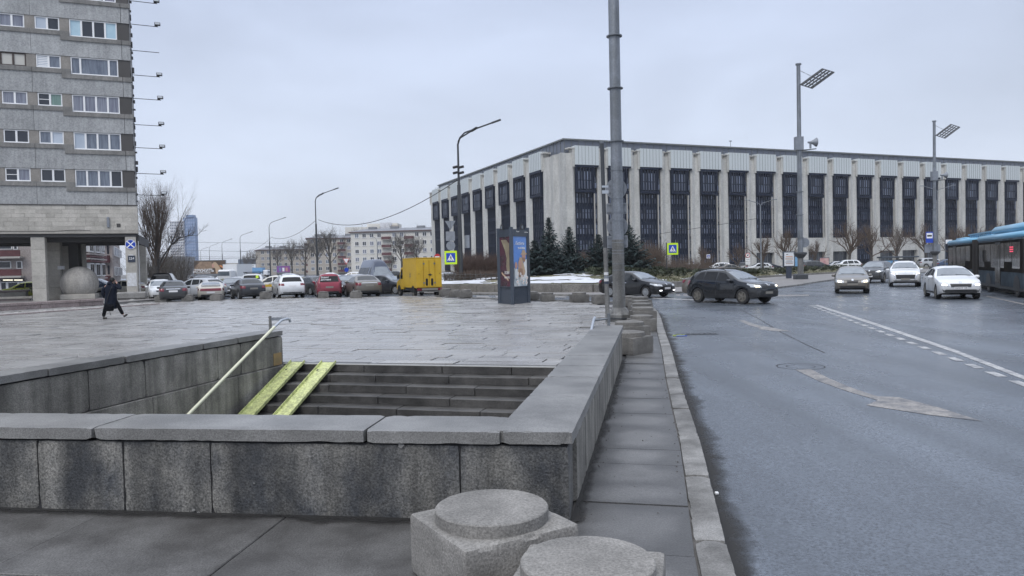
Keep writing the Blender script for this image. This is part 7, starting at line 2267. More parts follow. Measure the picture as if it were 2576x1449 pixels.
def car(typ, pm, x, y, adeg, label, name='car', cat='car', group=None, z=-0.1, head='lamp_off', tail='tail_red', plate='plate', grille='trim_black', rims=0, spokes=5,
        lower=None, rack=False, tint='glass_car', shield='glass_shield', scale=1.0, detail=True, rear_glass=None, headq=None, grq=None, fog=None):
    c = car_shape(typ)
    T_ = c.T; L, W = c.L, c.W
    t = thing(name, label, cat, (x, y, z), R_(90 - adeg), group)
    t.scale = (scale, scale, scale)
    bo = link('body', c.body, t)
    bo.material_slots[0].link = 'OBJECT'; bo.material_slots[0].material = M[pm]
    link('underbody', c.under, t)
    top = lambda s: sm(T_['top'], s)
    belt = lambda s: pl(T_['belt'], s)
    def part(nm, m, b, par=None):
        if b.f: return b.build(nm, m, par or t, 40)
    key = (typ,)
    def cached(nm, m, k, fn):
        kk = (typ, nm, k, m)
        if kk not in CARCACHE:
            b = fn()
            CARCACHE[kk] = b.mesh(nm, m, 40) if b.f else None
        if CARCACHE[kk]: return link(nm, CARCACHE[kk], t)
    s0, s1 = T_['shield']
    hw = W / 2
    wsh = cached('windshield', shield, 0, lambda: cpatch(c, 'T', [(s0, -hw * 0.84), (s0, hw * 0.84), (s1 - 0.03, hw * 0.66), (s1 - 0.03, -hw * 0.66)], 8, 6))
    md, r0, r1 = T_['rear']
    if md == 'T':
        cached('rear_window', rear_glass or tint, 0, lambda: cpatch(c, 'T', [(r1 - 0.02, hw * 0.74), (r1 - 0.02, -hw * 0.74), (r0 + 0.05, -hw * 0.62), (r0 + 0.05, hw * 0.62)], 8, 4))
    else:
        cached('rear_window', rear_glass or tint, 0, lambda: cpatch(c, 'R', [(-hw * 0.74, r0), (hw * 0.74, r0), (hw * 0.66, r1), (-hw * 0.66, r1)], 8, 4))
    zt = T_.get('wtop')
    for i, (b0, b1, t1, t0) in enumerate(T_['sw']):
        for md in 'Ss':
            cached('side_window', tint, (i, md), lambda: cpatch(c, md, [(b0, belt(b0) + 0.035), (b1, belt(b1) + 0.035), (t1, zt or top(t1) - 0.1), (t0, zt or top(t0) - 0.1)], 4, 4))
    # lights
    hz = pl(T_['top'], 0.1)
    hq = headq or ((0.5, 0.93, -0.14, -0.03))
    lit = head in ('lamp_on', 'lamp_warm', 'lamp_drl')
    for sg in (1, -1):
        if lit:
            m0, m1 = (hq[0] + hq[1]) / 2 - 0.1, (hq[0] + hq[1]) / 2 + 0.1
            cached('lit_lamp', head, ('l', sg, hq), lambda: cpatch(c, 'F', [(sg * hw * m0, hz + hq[2] + 0.03), (sg * hw * m1, hz + hq[2] + 0.04), (sg * hw * m1, hz + hq[3] - 0.01), (sg * hw * m0, hz + hq[3] - 0.02)], 4, 3, 0.02))
        cached('headlight', 'lamp_off' if lit else head, ('h', sg, hq), lambda: cpatch(c, 'F', [(sg * hw * hq[0], hz + hq[2]), (sg * hw * hq[1], hz + hq[2] + 0.03), (sg * hw * hq[1], hz + hq[3] + 0.02), (sg * hw * hq[0], hz + hq[3] - 0.02)], 6, 3, 0.012))
        if fog:
            cached('fog_light', fog, ('f', sg), lambda: cpatch(c, 'F', [(sg * hw * 0.55, 0.37), (sg * hw * 0.78, 0.37), (sg * hw * 0.78, 0.43), (sg * hw * 0.55, 0.43)], 3, 2, 0.014))
        a0, a1, z0, z1 = T_['tail']
        cached('tail_light', tail, ('t', sg), lambda: cpatch(c, 'R', [(sg * a0 * 0.99 * hw / 0.87, z0), (sg * 0.96 * hw, z0 + 0.02), (sg * 0.95 * hw, z1), (sg * a0 * hw / 0.87, z1 - 0.01)], 5, 3, 0.012))
        for md in ('S' if sg > 0 else 's'):
            cached('tail_light', tail, ('ts', sg), lambda: cpatch(c, md, [(L - 0.34, z1 - 0.1), (L - 0.07, z0 + 0.03), (L - 0.07, z1 - 0.02), (L - 0.34, z1 - 0.03)], 3, 2, 0.01))
            cached('headlight', 'lamp_off' if lit else head, ('hs', sg), lambda: cpatch(c, md, [(0.1, hz - 0.13), (0.55, hz - 0.02), (0.55, hz + 0.05), (0.1, hz - 0.02)], 4, 2, 0.01))
    gq = grq or (0.46, -0.17, -0.05)
    cached('grille', grille, gq, lambda: cpatch(c, 'F', [(-hw * gq[0], hz + gq[1]), (hw * gq[0], hz + gq[1]), (hw * gq[0] * 1.1, hz + gq[2]), (-hw * gq[0] * 1.1, hz + gq[2])], 6, 3, 0.01))
    cached('lower_grille', 'trim_black', 0, lambda: cpatch(c, 'F', [(-hw * 0.7, 0.31), (hw * 0.7, 0.31), (hw * 0.75, 0.42), (-hw * 0.75, 0.42)], 6, 2, 0.01))
    cached('rear_bumper_trim', 'trim_black', 0, lambda: cpatch(c, 'R', [(-hw * 0.8, 0.32), (hw * 0.8, 0.32), (hw * 0.82, 0.45), (-hw * 0.82, 0.45)], 6, 2, 0.008))
    for md in 'Ss':
        cached('sill_trim', 'trim_black', md, lambda: cpatch(c, md, [(T_['wh'][0] + 0.42, 0.25), (T_['wh'][1] - 0.42, 0.25), (T_['wh'][1] - 0.42, 0.33), (T_['wh'][0] + 0.42, 0.33)], 5, 1, 0.008))
        if detail:
            for i, s in enumerate((T_['sw'][0][0] - 0.12, T_['sw'][0][1] + 0.035, (T_['sw'][1][1] if len(T_['sw']) > 1 else 3.0))):
                cached('door_seam', 'trim_black', (md, i), lambda: cpatch(c, md, [(s - 0.013, 0.36), (s + 0.013, 0.36), (s + 0.013, belt(s) + 0.01), (s - 0.013, belt(s) + 0.01)], 1, 5, 0.003))
            for i, s in enumerate((T_['sw'][0][1] - 0.16, (T_['sw'][1][1] - 0.12 if len(T_['sw']) > 1 else 2.9))):
                cached('door_handle', 'chrome' if pm == 'p_black' else 'trim_black', (md, i), lambda: cpatch(c, md, [(s - 0.09, belt(s) - 0.12), (s + 0.09, belt(s) - 0.12), (s + 0.09, belt(s) - 0.09), (s - 0.09, belt(s) - 0.09)], 2, 1, 0.02))
    cached('plate', plate, 'F', lambda: cpatch(c, 'F', [(-0.26, 0.46), (0.26, 0.46), (0.26, 0.57), (-0.26, 0.57)], 4, 1, 0.02))
    pr = T_['plate_r']
    cached('plate', plate, 'R', lambda: cpatch(c, 'R', [(-0.26, pr), (0.26, pr), (0.26, pr + 0.115), (-0.26, pr + 0.115)], 4, 1, 0.014))
    cached('badge', 'chrome', 'F', lambda: cpatch(c, 'F', [(-0.05, hz - 0.06), (0.05, hz - 0.06), (0.05, hz + 0.03), (-0.05, hz + 0.03)], 2, 2, 0.016))
    sw0 = T_['sw'][0]
    for sg in (1, -1):
        mm = MB().obox((L / 2 - sw0[0] - 0.08, sg * (hw + 0.07), belt(sw0[0]) + 0.07), (0.09, 0.1, 0.07), None, 0, 0.04)
        mo = link('mirror', mm.mesh('mirror', pm, 60), t)
    for wx in T_['wh'][:2]:
        for sg in (1, -1):
            ty, rm = wheel_meshes(T_['wh'][2], rims, spokes)
            w = link('wheel', ty, t, (L / 2 - wx, sg * (hw - 0.115), T_['wh'][2]), (0, 0, 0 if sg < 0 else pi))
            link('rim', rm, w)
    if rack:
        for sg in (1, -1):
            s_a, s_b = T_['roof']
            pts = [(L / 2 - lerp(s_a, s_b, f), sg * (hw * 0.66), top(lerp(s_a, s_b, f)) + (0.0 if f in (0, 1) else 0.05)) for f in (0, 0.08, 0.35, 0.65, 0.92, 1)]
            MB().tube(pts, 0.022, 5).build('roof_rail', 'trim_black', t)
    if detail and s0:
        MB().tube([(L / 2 - s0 - 0.02, 0.1, top(s0) + 0.035), (L / 2 - s0 - 0.08, -0.55, top(s0 + 0.08) + 0.02)], 0.012, 4).build('wiper', 'trim_black', t)
        MB().tube([(L / 2 - s0 - 0.02, 0.62, top(s0) + 0.03), (L / 2 - s0 - 0.08, 0.05, top(s0 + 0.08) + 0.03)], 0.012, 4).build('wiper', 'trim_black', t)
    t['carlen'] = L
    return t

def fwd(a): return Vector((sin(R_(a)), cos(R_(a)), 0))
def at_rear(px, py, a, L):
    p = G(px, py, -0.1) + fwd(a) * (L / 2); return p.x, p.y
def at_front(px, py, a, L):
    p = G(px, py, -0.1) - fwd(a) * (L / 2); return p.x, p.y
GR = 'cars on the road'; GP = 'parked cars along the plaza'; GF = 'cars beyond the lawn'
# moving traffic on the right
wa, wb = G(1768, 761, -0.1), G(1863, 764, -0.1)
a_ = 146
m_ = (wa + wb) / 2 + Vector((-fwd(a_).y, fwd(a_).x, 0)) * 0.7
asx = car('crossover', 'p_asx', m_.x, m_.y, a_, 'dusty dark grey crossover turning across the junction, headlights on', 'car', 'car', GR, head='lamp_warm', plate='plate_dirty', rims=1, rack=True, tint='glass_black', scale=0.97, headq=(0.55, 0.95, -0.16, -0.04), grq=(0.5, -0.2, -0.07))
c_ = CARCACHE['crossover']
cpatch(c_, 'F', [(-0.62, 0.28), (0.62, 0.28), (0.5, 0.62), (-0.5, 0.62)], 8, 5, 0.009).build('grille_mouth', 'trim_black', asx, 40)
MB().tube([(2.13, -0.05, 0.85), (2.14, 0.05, 0.85)], 0.04, 6).build('badge', 'chrome', asx)
a_ = 139
f_ = G(1628, 749, -0.1); p = f_ - fwd(a_) * 1.36 + Vector((-fwd(a_).y, fwd(a_).x, 0)) * 0.7
car('sedan', 'p_black', p.x, p.y, a_, 'glossy black sedan with bright wheels, half hidden by the tall lamp post', 'car', 'car', GR, fog='lamp_drl', spokes=10)
p = AT(1822, 745, 39.3)
car('sedan', 'p_bronze', p.x, p.y, 140, 'brown grey sedan almost hidden behind the dark crossover', 'car', 'car', GR)
a_ = 203; x, y = at_front(2145, 739, a_, 4.4)
car('sedan', 'p_volvo', x, y, a_, 'muddy bronze sedan facing us with warm headlights, leftmost of the oncoming cars', 'car', 'car', GR, head='lamp_warm', plate='plate_dirty', rims=1, headq=(0.5, 0.95, -0.17, -0.03), grq=(0.3, -0.2, -0.04))
a_ = 219; x, y = at_front(2186, 712, a_, 4.5)
car('suv', 'p_darkgrey', x, y, a_, 'dark grey crossover behind the muddy bronze sedan', 'car', 'car', GR, head='lamp_drl', rims=1)
a_ = 206; x, y = at_front(2278, 722, a_, 4.5)
ou = car('suv', 'p_white', x, y, a_, 'white crossover with black nose and chrome bars, facing us', 'car', 'car', GR, head='lamp_drl', rack=True, plate='plate_dirty', headq=(0.6, 0.95, -0.14, -0.05), grq=(0.56, -0.42, -0.16))
c_ = CARCACHE['suv']
for z in (0.8, 0.88): cpatch(c_, 'F', [(-0.42, z), (0.42, z), (0.42, z + 0.025), (-0.42, z + 0.025)], 8, 1, 0.02).build('chrome_bar', 'chrome', ou, 40)
for sg in (1, -1): cpatch(c_, 'F', [(sg * 0.5, 0.45), (sg * 0.54, 0.45), (sg * 0.7, 0.82), (sg * 0.62, 0.82)], 2, 5, 0.02).build('chrome_bar', 'chrome', ou, 40)
a_ = 200; x, y = at_front(2418, 754, a_, 4.45)
sk = car('sedan', 'p_white', x, y, a_, 'white sedan nearest on the right, black grille, headlights on', 'car', 'car', GR, head='lamp_on', rims=1, headq=(0.52, 0.93, -0.17, -0.07), grq=(0.44, -0.2, -0.06))
c_ = CARCACHE['sedan']
cpatch(c_, 'F', [(-0.66, 0.33), (0.66, 0.33), (0.72, 0.45), (-0.72, 0.45)], 8, 2, 0.012).build('bumper_slot', 'trim_black', sk, 40)
cpatch(c_, 'F', [(-0.4, 0.545), (0.4, 0.545), (0.4, 0.56), (-0.4, 0.56)], 8, 1, 0.018).build('grille_frame', 'chrome', sk, 40)
text('plate_number', 'М696УР 198', 0.085, 'sign_black', sk, frame4((2.245, 0, 0.515), (0, 1, 0), Z))

# parked row, backs to the plaza
x, y = at_rear(437, 763, -24, 4.45)
f = car('sedan', 'p_darkgrey', x, y, -24, 'dark grey parked sedan with round tail lamps and chrome strip', 'car', 'car', GP)
c_ = CARCACHE['sedan']
cpatch(c_, 'R', [(-0.42, 0.9), (0.42, 0.9), (0.42, 0.94), (-0.42, 0.94)], 6, 1, 0.014).build('chrome_strip', 'chrome', f, 40)
x, y = at_rear(531, 757, -21, 4.4)
ce = car('coupe', 'p_cream', x, y, -21, 'old dirty white coupe with full width red light bar', 'car', 'car', GP, rear_glass='glass_shield')
cpatch(CARCACHE['coupe'], 'R', [(-0.8, 0.68), (0.8, 0.68), (0.8, 0.83), (-0.8, 0.83)], 10, 2, 0.012).build('light_bar', 'tail_red', ce, 40)
MB().box(-1.98, -1.75, -0.62, 0.62, 1.06, 1.09, 0, 0.01).build('spoiler', 'p_cream', ce)
x, y = at_rear(640, 754, -31, 4.45)
car('sedan', 'p_navy', x, y, -31, 'dark muddy parked sedan to the left of white crossover', 'car', 'car', GP, plate='plate_dirty')
x, y = at_rear(737, 751, -25, 4.5)
car('suv', 'p_white', x, y, -25, 'white parked crossover seen from behind, left of red van', 'car', 'car', GP, rack=True, tint='glass_black')
x, y = at_rear(830, 749, -17, 4.45)
lg = car('mpv', 'p_red', x, y, -17, 'raspberry red delivery estate with white lettering on rear window', 'delivery_car', 'car', GP, tint='glass_black', plate='plate_dirty')
bm4 = lambda yy, zz, xx: frame4((xx, yy, zz), (0, -1, 0), Z)
text('window_lettering', 'Яндекс', 0.15, 'sign_white', lg, bm4(0.3, 1.42, -2.2), bold=0.004); text('window_lettering', 'Доставка', 0.15, 'sign_white', lg, bm4(0.24, 1.26, -2.235), bold=0.004)
x, y = at_rear(930, 748, -24, 4.45)
me_ = car('sedan', 'p_bronze', x, y, -24, 'bronze brown parked sedan with pink tail lamps, left of yellow truck', 'car', 'car', GP, plate='plate_dirty', scale=1.05)
cpatch(CARCACHE['sedan'], 'R', [(-0.5, 0.93), (0.5, 0.93), (0.5, 0.96), (-0.5, 0.96)], 6, 1, 0.014).build('chrome_strip', 'chrome', me_, 40)
# second row
def at_px(px, Y): p = AT(px, 700, Y); return p.x, p.y
x, y = at_px(402, 54.5); car('hatch', 'p_white', x, y, 150, 'white parked hatchback nose out, left of the dark grey sedan', 'car', 'car', GP)
x, y = at_px(496, 55.5); car('hatch', 'p_silver', x, y, -68, 'pale silver hatchback standing sideways behind the white coupe', 'car', 'car', GP, scale=1.03)
x, y = at_px(584, 59.5); car('sedan', 'p_darkgrey', x, y, 163, 'dark grey sedan nose towards us between white coupe and muddy sedan', 'car', 'car', GP)
x, y = at_px(618, 66); car('hatch', 'p_white', x, y, 110, 'white car roof showing over dark sedans, before the fourth lamp', 'car', 'car', GP)
x, y = at_px(690, 61); tx = car('hatch', 'p_taxi', x, y, -82, 'white and yellow taxi standing sideways behind the muddy dark sedan', 'car', 'car', GP, scale=1.04)
for md in 'Ss': cpatch(CARCACHE['hatch'], md, [(0.3, 0.62), (3.9, 0.66), (3.9, 0.86), (0.3, 0.8)], 14, 2, 0.009).build('stripe', 'van_yellow', tx, 40)
x, y = at_px(786, 59); car('sedan', 'p_darkgrey', x, y, -42, 'dark grey liftback angled away between white crossover and red estate', 'car', 'car', GP)
x, y = at_px(872, 58.5); car('sedan', 'p_navy', x, y, 164, 'dark old sedan nose towards us, right of the red estate', 'car', 'car', GP)
x, y = at_px(901, 63); car('hatch', 'p_silver', x, y, 160, 'silver car roof between old dark sedan and the minibus', 'car', 'car', GP)
x, y = at_px(946, 63.5); car('minibus', 'p_van', x, y, 152, 'slate blue high roof minibus behind the bronze sedan', 'minibus', 'minibus', GP, tint='glass_black')
x, y = at_px(974, 56.5); car('sedan', 'p_navy', x, y, 118, 'dark boxy old sedan left of the yellow truck cab', 'car', 'car', GP)
x, y = at_px(1128, 60.5); car('hatch', 'p_silver', x, y, 158, 'silver hatchback nose showing right of the yellow truck', 'car', 'car', GP)
x, y = at_px(413, 60); car('panel_van', 'p_black', x, y, -20, 'black panel van behind the dark grey sedan', 'panel_van', 'van', GP, tint='glass_black')
x, y = at_px(514, 65); car('suv', 'p_black', x, y, -16, 'black off roader roof above the silver hatchback', 'car', 'car', GP, tint='glass_black')
x, y = at_px(641, 66.5); wr = car('suv', 'p_white', x, y, -12, 'white off roader with black roof rack and yellow rear sticker', 'car', 'car', GP, rack=True, tint='glass_black', scale=1.08)
MB().box(-1.5, 0.3, -0.7, 0.7, 1.72, 1.77).build('roof_basket', 'trim_black', wr)
cpatch(CARCACHE['suv'], 'T', [(4.22, -0.52), (4.22, -0.32), (4.06, -0.32), (4.06, -0.52)][::1], 2, 2, 0.012).build('sticker', 'sign_yellow', wr)
# under and beyond the tower
x, y = at_px(68, 63); lc = car('hatch', 'p_lime', x, y, -95, 'white and lime green hired car behind the left column', 'car', 'car', None)
x, y = at_px(240, 66); car('suv', 'p_blue', x, y, 80, 'dark blue crossover behind the stone ball', 'car', 'car', None)
x, y = at_px(308, 61); car('sedan', 'p_beige', x, y, -92, 'dusty beige sedan standing sideways behind the walking man', 'car', 'car', None)
x, y = at_px(352, 66); car('sedan', 'p_white', x, y, -70, 'white car by the corner column, in front of bare shrubs', 'car', 'car', None)
x, y = at_px(393, 75); car('hatch', 'p_navy', x, y, 30, 'dark car under the bare poplar, right of corner column', 'car', 'car', None)
# beyond the lawn
far = [(1722, 100, 'suv', 'p_darkgrey', 20, 'dark car with lit brake lamps beyond the lawn hedge', 'tail_on'), (1652, 104, 'suv', 'p_white', 70, 'white car beyond bare shrubs, left of black crossing sign post', None), (1690, 108, 'sedan', 'p_black', 80, 'black car beyond the lawn just left of the one with brake lamps', None), (1742, 112, 'suv', 'p_white', 95, 'white crossover roof just left of the tiny crossing sign', None), (1765, 104, 'sedan', 'p_darkgrey', 60, 'dark sedan beyond the hedge right of brake lamp car', None), (1806, 118, 'suv', 'p_white', -80, 'white car with long roof behind dark crossover, beyond the hedge', None), (1838, 108, 'sedan', 'p_bronze', 75, 'bronze sedan in the far row below the two armed lamp', None), (1866, 122, 'suv', 'p_navy', 15, 'dark off roader at foot of the round white sign', None), (1908, 110, 'hatch', 'p_white', -85, 'white hatchback side on, left of the white text poster', None), (2052, 106, 'suv', 'p_darkgrey', 88, 'dark grey estate right of the nearer floodlight mast', None), (2100, 118, 'sedan', 'p_silver', -88, 'silver car between pink poster and white estate', None), (2126, 108, 'suv', 'p_white', -86, 'white estate side on, left of dark grey crossover', None), (2146, 124, 'suv', 'p_black', 90, 'black car behind white estate roof', None), (2345, 118, 'suv', 'p_silver', 95, 'silver car beyond the white sedan roof', None), (2392, 104, 'sedan', 'p_blue', 98, 'blue grey car just left of the bus rear', None), (1935, 126, 'sedan', 'p_navy', 85, 'dark car roof just behind the white hatchback', None)]
for px, Y, ty, pm, a, lab, tl_ in far:
    x, y = at_px(px, Y); car(ty, pm, x, y, a, lab, 'car', 'car', GF, tail=tl_ or 'tail_red', detail=False)
farl = [(560, 120, 'hatch', 'p_white', 170, 'white car far down the road before the bear billboard pylon'), (470, 130, 'sedan', 'p_silver', 175, 'silver car far off under the dark blue billboard'), (735, 120, 'hatch', 'p_silver', 80, 'pale car beyond the railing left of red estate'), (838, 118, 'sedan', 'p_white', 85, 'white car beyond railing, right of second street lamp'), (885, 116, 'hatch', 'p_white', -85, 'white car beyond railing before the cream block'), (1000, 125, 'sedan', 'p_navy', 85, 'dark car beyond railing hidden by minibus'), (590, 150, 'sedan', 'p_navy', 178, 'dark car far down the road right of the billboard pylon')]
for px, Y, ty, pm, a, lab in farl:
    x, y = at_px(px, Y); car(ty, pm, x, y, a, lab, 'car', 'car', 'cars far down the road', detail=False)
# white box lorries far down the road
def lorry(px, Y, a, lab, m):
    x, y = at_px(px, Y)
    t = thing('box_lorry', lab, 'lorry', (x, y, -0.1), R_(90 - a))
    MB().box(-3.2, 1.2, -1.15, 1.15, 0.9, 3.1).build('cargo_box', m, t); MB().box(1.3, 2.9, -1.05, 1.05, 0.6, 2.3, 0, 0.2).build('cab', 'p_white', t); MB().box(2.88, 2.94, -0.9, 0.9, 1.4, 2.0).build('windshield', 'glass_shield', t)
    MB().box(-3.2, 2.6, -0.5, 0.5, 0.5, 0.9).build('chassis', 'trim_black', t)
    for wx in (-2.2, 2.0):
        for sg in (1, -1):
            ty, rm = wheel_meshes(0.45, 1); w = link('wheel', ty, t, (wx, sg * 0.95, 0.45), (0, 0, 0 if sg < 0 else pi)); link('rim', rm, w)
lorry(590, 112, 190, 'white box lorry far down the road right of the bear billboard', 'p_white')
lorry(655, 235, 95, 'teal box lorry far off beside the fourth lamp', 'ad_cyan')

# ------------------------------------------------------------------ yellow box truck
x, y = at_rear(1081, 748, -23, 5.3)
YT = thing('box_truck', 'yellow box truck parked with its closed rear doors towards us', 'truck', (x, y, -0.1), R_(90 + 23))
YW = 0.95; YT.scale = (1, 0.9, 1)
bxm = MB().box(-2.65, 0.75, -YW, YW, 0.62, 2.55, 0, 0.02).build('cargo_box', 'van_yellow', YT)
MB().box(-2.67, 0.77, -YW - 0.012, YW + 0.012, 2.551, 2.6, 0, 0.01).build('roof_rail', 'van_yellow', bxm)
for sg in (1, -1):
    d = MB().box(-2.69, -2.652, sg * 0.02, sg * 0.4, 0.68, 2.46, 0, 0.008).build('rear_door', 'van_yellow', YT)
    pts = [(0.085 * cos(q * pi / 8), (0.16 if q < 8 else -0.16) + 0.085 * sin(q * pi / 8)) for q in range(17)]
    MB().plate((-2.69, sg * 0.2, 1.0), (0, -1, 0), Z, pts, 0.008).build('door_window', 'glass_black', d)
    for z in (0.95, 2.2): MB().box(-2.71, -2.69, sg * 0.34, sg * 0.46, z - 0.05, z + 0.05).build('hinge', 'galv', d)
    MB().box(-2.7, -2.66, sg * 0.46, sg * 0.92, 0.66, 2.5, 0, 0.01).build('door_frame', 'van_yellow', YT)
    MB().box(-2.76, -2.66, sg * 0.62, sg * 0.94, 0.47, 0.6).build('tail_light', 'tail_red', YT)
    MB().box(-2.72, -2.7, sg * 0.76, sg * 0.8, 1.52, 1.57).build('marker_lamp', 'sign_black', YT)
MB().plate((-2.695, 0.16 - 0.22, 1.48), (0, -1, 0), Z, circ(0.07, 12), 0.03).build('lock', 'sign_black', YT); MB().box(-2.73, -2.69, -0.2, 0.1, 1.46, 1.5).build('lock_bar', 'sign_black', YT)
MB().box(-2.77, -2.66, -0.6, 0.6, 0.47, 0.6).build('plate', 'plate_dirty', YT)
MB().box(-2.85, -2.6, -0.9, 0.9, 0.36, 0.42).build('bumper', 'galv_rust', YT)
MB().box(-2.5, 0.5, -0.85, 0.85, 0.4, 0.618).build('chassis', 'trim_black', YT)
cabp = [(0.78, 0.5), (2.62, 0.42), (2.64, 0.8), (2.5, 1.0), (1.95, 1.14), (1.35, 1.95), (0.78, 2.02)]
MB().plate((0, 0.92, 0), (1, 0, 0), Z, cabp, 1.84).build('cab', 'van_yellow', YT)
for sg in (1, -1):
    MB().plate((0, sg * 0.925 + (0.006 if sg < 0 else 0), 0), (1, 0, 0), Z, [(0.95, 1.2), (1.72, 1.2), (1.28, 1.85), (0.95, 1.85)], 0.006).build('side_window', 'glass_black', YT)
    MB().obox((1.6, sg * 1.08, 1.35), (0.06, 0.1, 0.16), None, 0, 0.03).build('mirror', 'trim_black', YT)
    for wx in (-1.75, 1.85):
        ty, rm = wheel_meshes(0.34, 1); w = link('wheel', ty, YT, (wx, sg * 0.84, 0.34), (0, 0, 0 if sg < 0 else pi)); link('rim', rm, w)
        MB().plate((wx, sg * (0.955) + (0 if sg > 0 else 0), 0.36), (1, 0, 0), Z, [(0.44 * cos(q * pi / 10), 0.44 * sin(q * pi / 10) - 0.02) for q in range(11)], 0.004 * -sg).build('arch', 'trim_black', YT)
for a in (0.5, -0.6, 1.7): MB().obox((-1.1, 0.953, 1.45), (0.22, 0.004, 0.018), (Vector((cos(a), 0, sin(a))), Vector((0, 1, 0)), Vector((-sin(a), 0, cos(a))))).build('scratch', 'galv_rust', YT)

# ------------------------------------------------------------------ articulated bus
BO = Vector((30.5, 51.7, -0.1)); bf = Vector((-0.388, -0.9217, 0)).normalized(); br = Vector((bf.y, -bf.x, 0))
BUS = thing('articulated_bus', 'long articulated bus with sky blue roof at the right edge', 'bus')
def bb(u0, u1, w0, w1, z0, z1, nm, m, par=None, bev=0.0):
    """u along the bus, w depth behind its near side (negative = proud of it)"""
    c = BO + bf * ((u0 + u1) / 2) - br * ((w0 + w1) / 2) + Z * ((z0 + z1) / 2)
    o = MB().obox((0, 0, 0), ((u1 - u0) / 2, abs(w1 - w0) / 2, (z1 - z0) / 2), None, 0, bev).build(nm, m, par or BUS, 50 if bev > 0.05 else None)
    o.matrix_local = frame4(c, bf, -br) if par is None else par.matrix_basis.inverted() @ frame4(c, bf, -br)
    return o
for k, (u0, u1) in enumerate(((0.0, 9.0), (10.9, 21.0))):
    s_ = bb(u0, u1, 0.02, 2.5, 0.32, 2.86, 'body_section', 'bus_low', None, 0.06)
    bb(u0, u1, 0, 0.05, 1.12, 2.62, 'window_band', 'bus_glass', s_)
    bb(u0, u1, -0.01, 0.06, 0.3, 0.42, 'skirt', 'trim_black', s_)
    bb(u0 - 0.05, u1 + 0.05, -0.06, 2.56, 2.66, 2.98, 'roof_edge', 'bus_blue', None, 0.13)
    n_ = 5 if k == 0 else 6
    for j in range(n_):
        a = u0 + 0.35 + (u1 - u0 - 0.7) * j / n_; b = u0 + 0.35 + (u1 - u0 - 0.7) * (j + 1) / n_ - 0.12
        bb(a, b, -0.006, 0.04, 1.3 + (0.3 if j % 3 == 1 else 0), 2.5, 'window_pane', 'bus_pane', s_)
    for wu in ((6.6,) if k == 0 else (13.7, 19.9)):
        ty, rm = wheel_meshes(0.48, 1, 8)
        c = BO + bf * wu - br * 0.12 + Z * 0.48
        w = link('wheel', ty, BUS, tuple(c), (0, 0, math.atan2(bf.y, bf.x))); link('rim', rm, w)
        pts = [(0.62 * cos(q * pi / 12), 0.6 * sin(q * pi / 12) - 0.1) for q in range(13)]
        MB().plate(BO + bf * wu + br * 0.004 + Z * 0.5, bf, Z, pts, 0.006 if False else -0.006).build('wheel_arch', 'trim_black', BUS)
for (u0, u1) in ((15.4, 16.6), (2.2, 3.4)):
    d = bb(u0, u1, -0.012, 0.05, 0.4, 2.55, 'door', 'trim_black', None, 0.01)
    for q in (0, 1): bb(u0 + 0.05 + q * (u1 - u0) / 2, u0 - 0.05 + (q + 1) * (u1 - u0) / 2, -0.02, 0, 0.55, 2.45, 'door_pane', 'bus_pane', d)
for k in range(9):
    u = 9.02 + k * 0.21
    bb(u, u + 0.14, 0.1 if k % 2 else 0.02, 2.45, 0.4, 2.84, 'bellows_fold', 'bellows')
bb(0.5, 4.0, 0.4, 2.1, 2.95, 3.12, 'roof_unit', 'bus_blue', None, 0.08)
bb(12.5, 20.9, 0.3, 2.2, 2.96, 3.42, 'roof_cowl', 'bus_blue', None, 0.2)
bb(5.6, 12.4, 0.35, 0.5, 3.18, 3.25, 'roof_rail', 'bus_blue')
bb(5.6, 9.0, 0.5, 2.1, 2.96, 3.15, 'roof_unit', 'bus_blue', None, 0.06)
for k in range(12):
    u = 5.7 + 0.55 * k
    a = BO + bf * u - br * 0.42; 
    MB().tube([a + Z * 2.96, a + bf * 0.28 + Z * 3.2, a + bf * 0.55 + Z * 2.96], 0.025, 4).build('roof_lattice', 'bus_blue', BUS)
mat('led_red', (0.3, 0.02, 0.04), 0.4, emit=(1.0, 0.08, 0.16), estr=0.8)
for z in (2.06, 2.16, 2.26): bb(18.6, 19.3, -0.012, 0.0, z, z + 0.045, 'led_display', 'led_red')
bb(-0.05, 0.02, 0.1, 2.4, 0.4, 2.7, 'rear_panel', 'bus_low', None, 0.03)
bb(12.7, 12.78, -0.1, 0.02, 1.6, 2.2, 'bumper_strip', 'trim_black')

# ================================================================== PERSON
def skin(name, V, E, m, parent=None, sub=2, smooth=True):
    me = bpy.data.meshes.new(name)
    me.from_pydata([v[0] for v in V], E, [])
    o = bpy.data.objects.new(name, me)
    COL.objects.link(o)
    md = o.modifiers.new('s', 'SKIN'); md.use_smooth_shade = True
    for i, v in enumerate(V):
        r = v[1]
        me.skin_vertices[0].data[i].radius = (r, r) if not hasattr(r, '__len__') else r
        me.skin_vertices[0].data[i].use_root = (i == 0)
    sb = o.modifiers.new('u', 'SUBSURF'); sb.levels = sub; sb.render_levels = sub
    dg = bpy.context.evaluated_depsgraph_get()
    nm = bpy.data.meshes.new_from_object(o.evaluated_get(dg))
    bpy.data.objects.remove(o); bpy.data.meshes.remove(me)
    nm.name = name
    nm.materials.clear(); nm.materials.append(M[m])
    for p in nm.polygons: p.use_smooth = True; p.material_index = 0
    return link(name, nm, parent)
pp_ = AT(279, 760, 30.8)
MAN = thing('person', 'person in a long dark hooded coat striding right, hand raised to the ear', 'person', (pp_.x, pp_.y, 0))
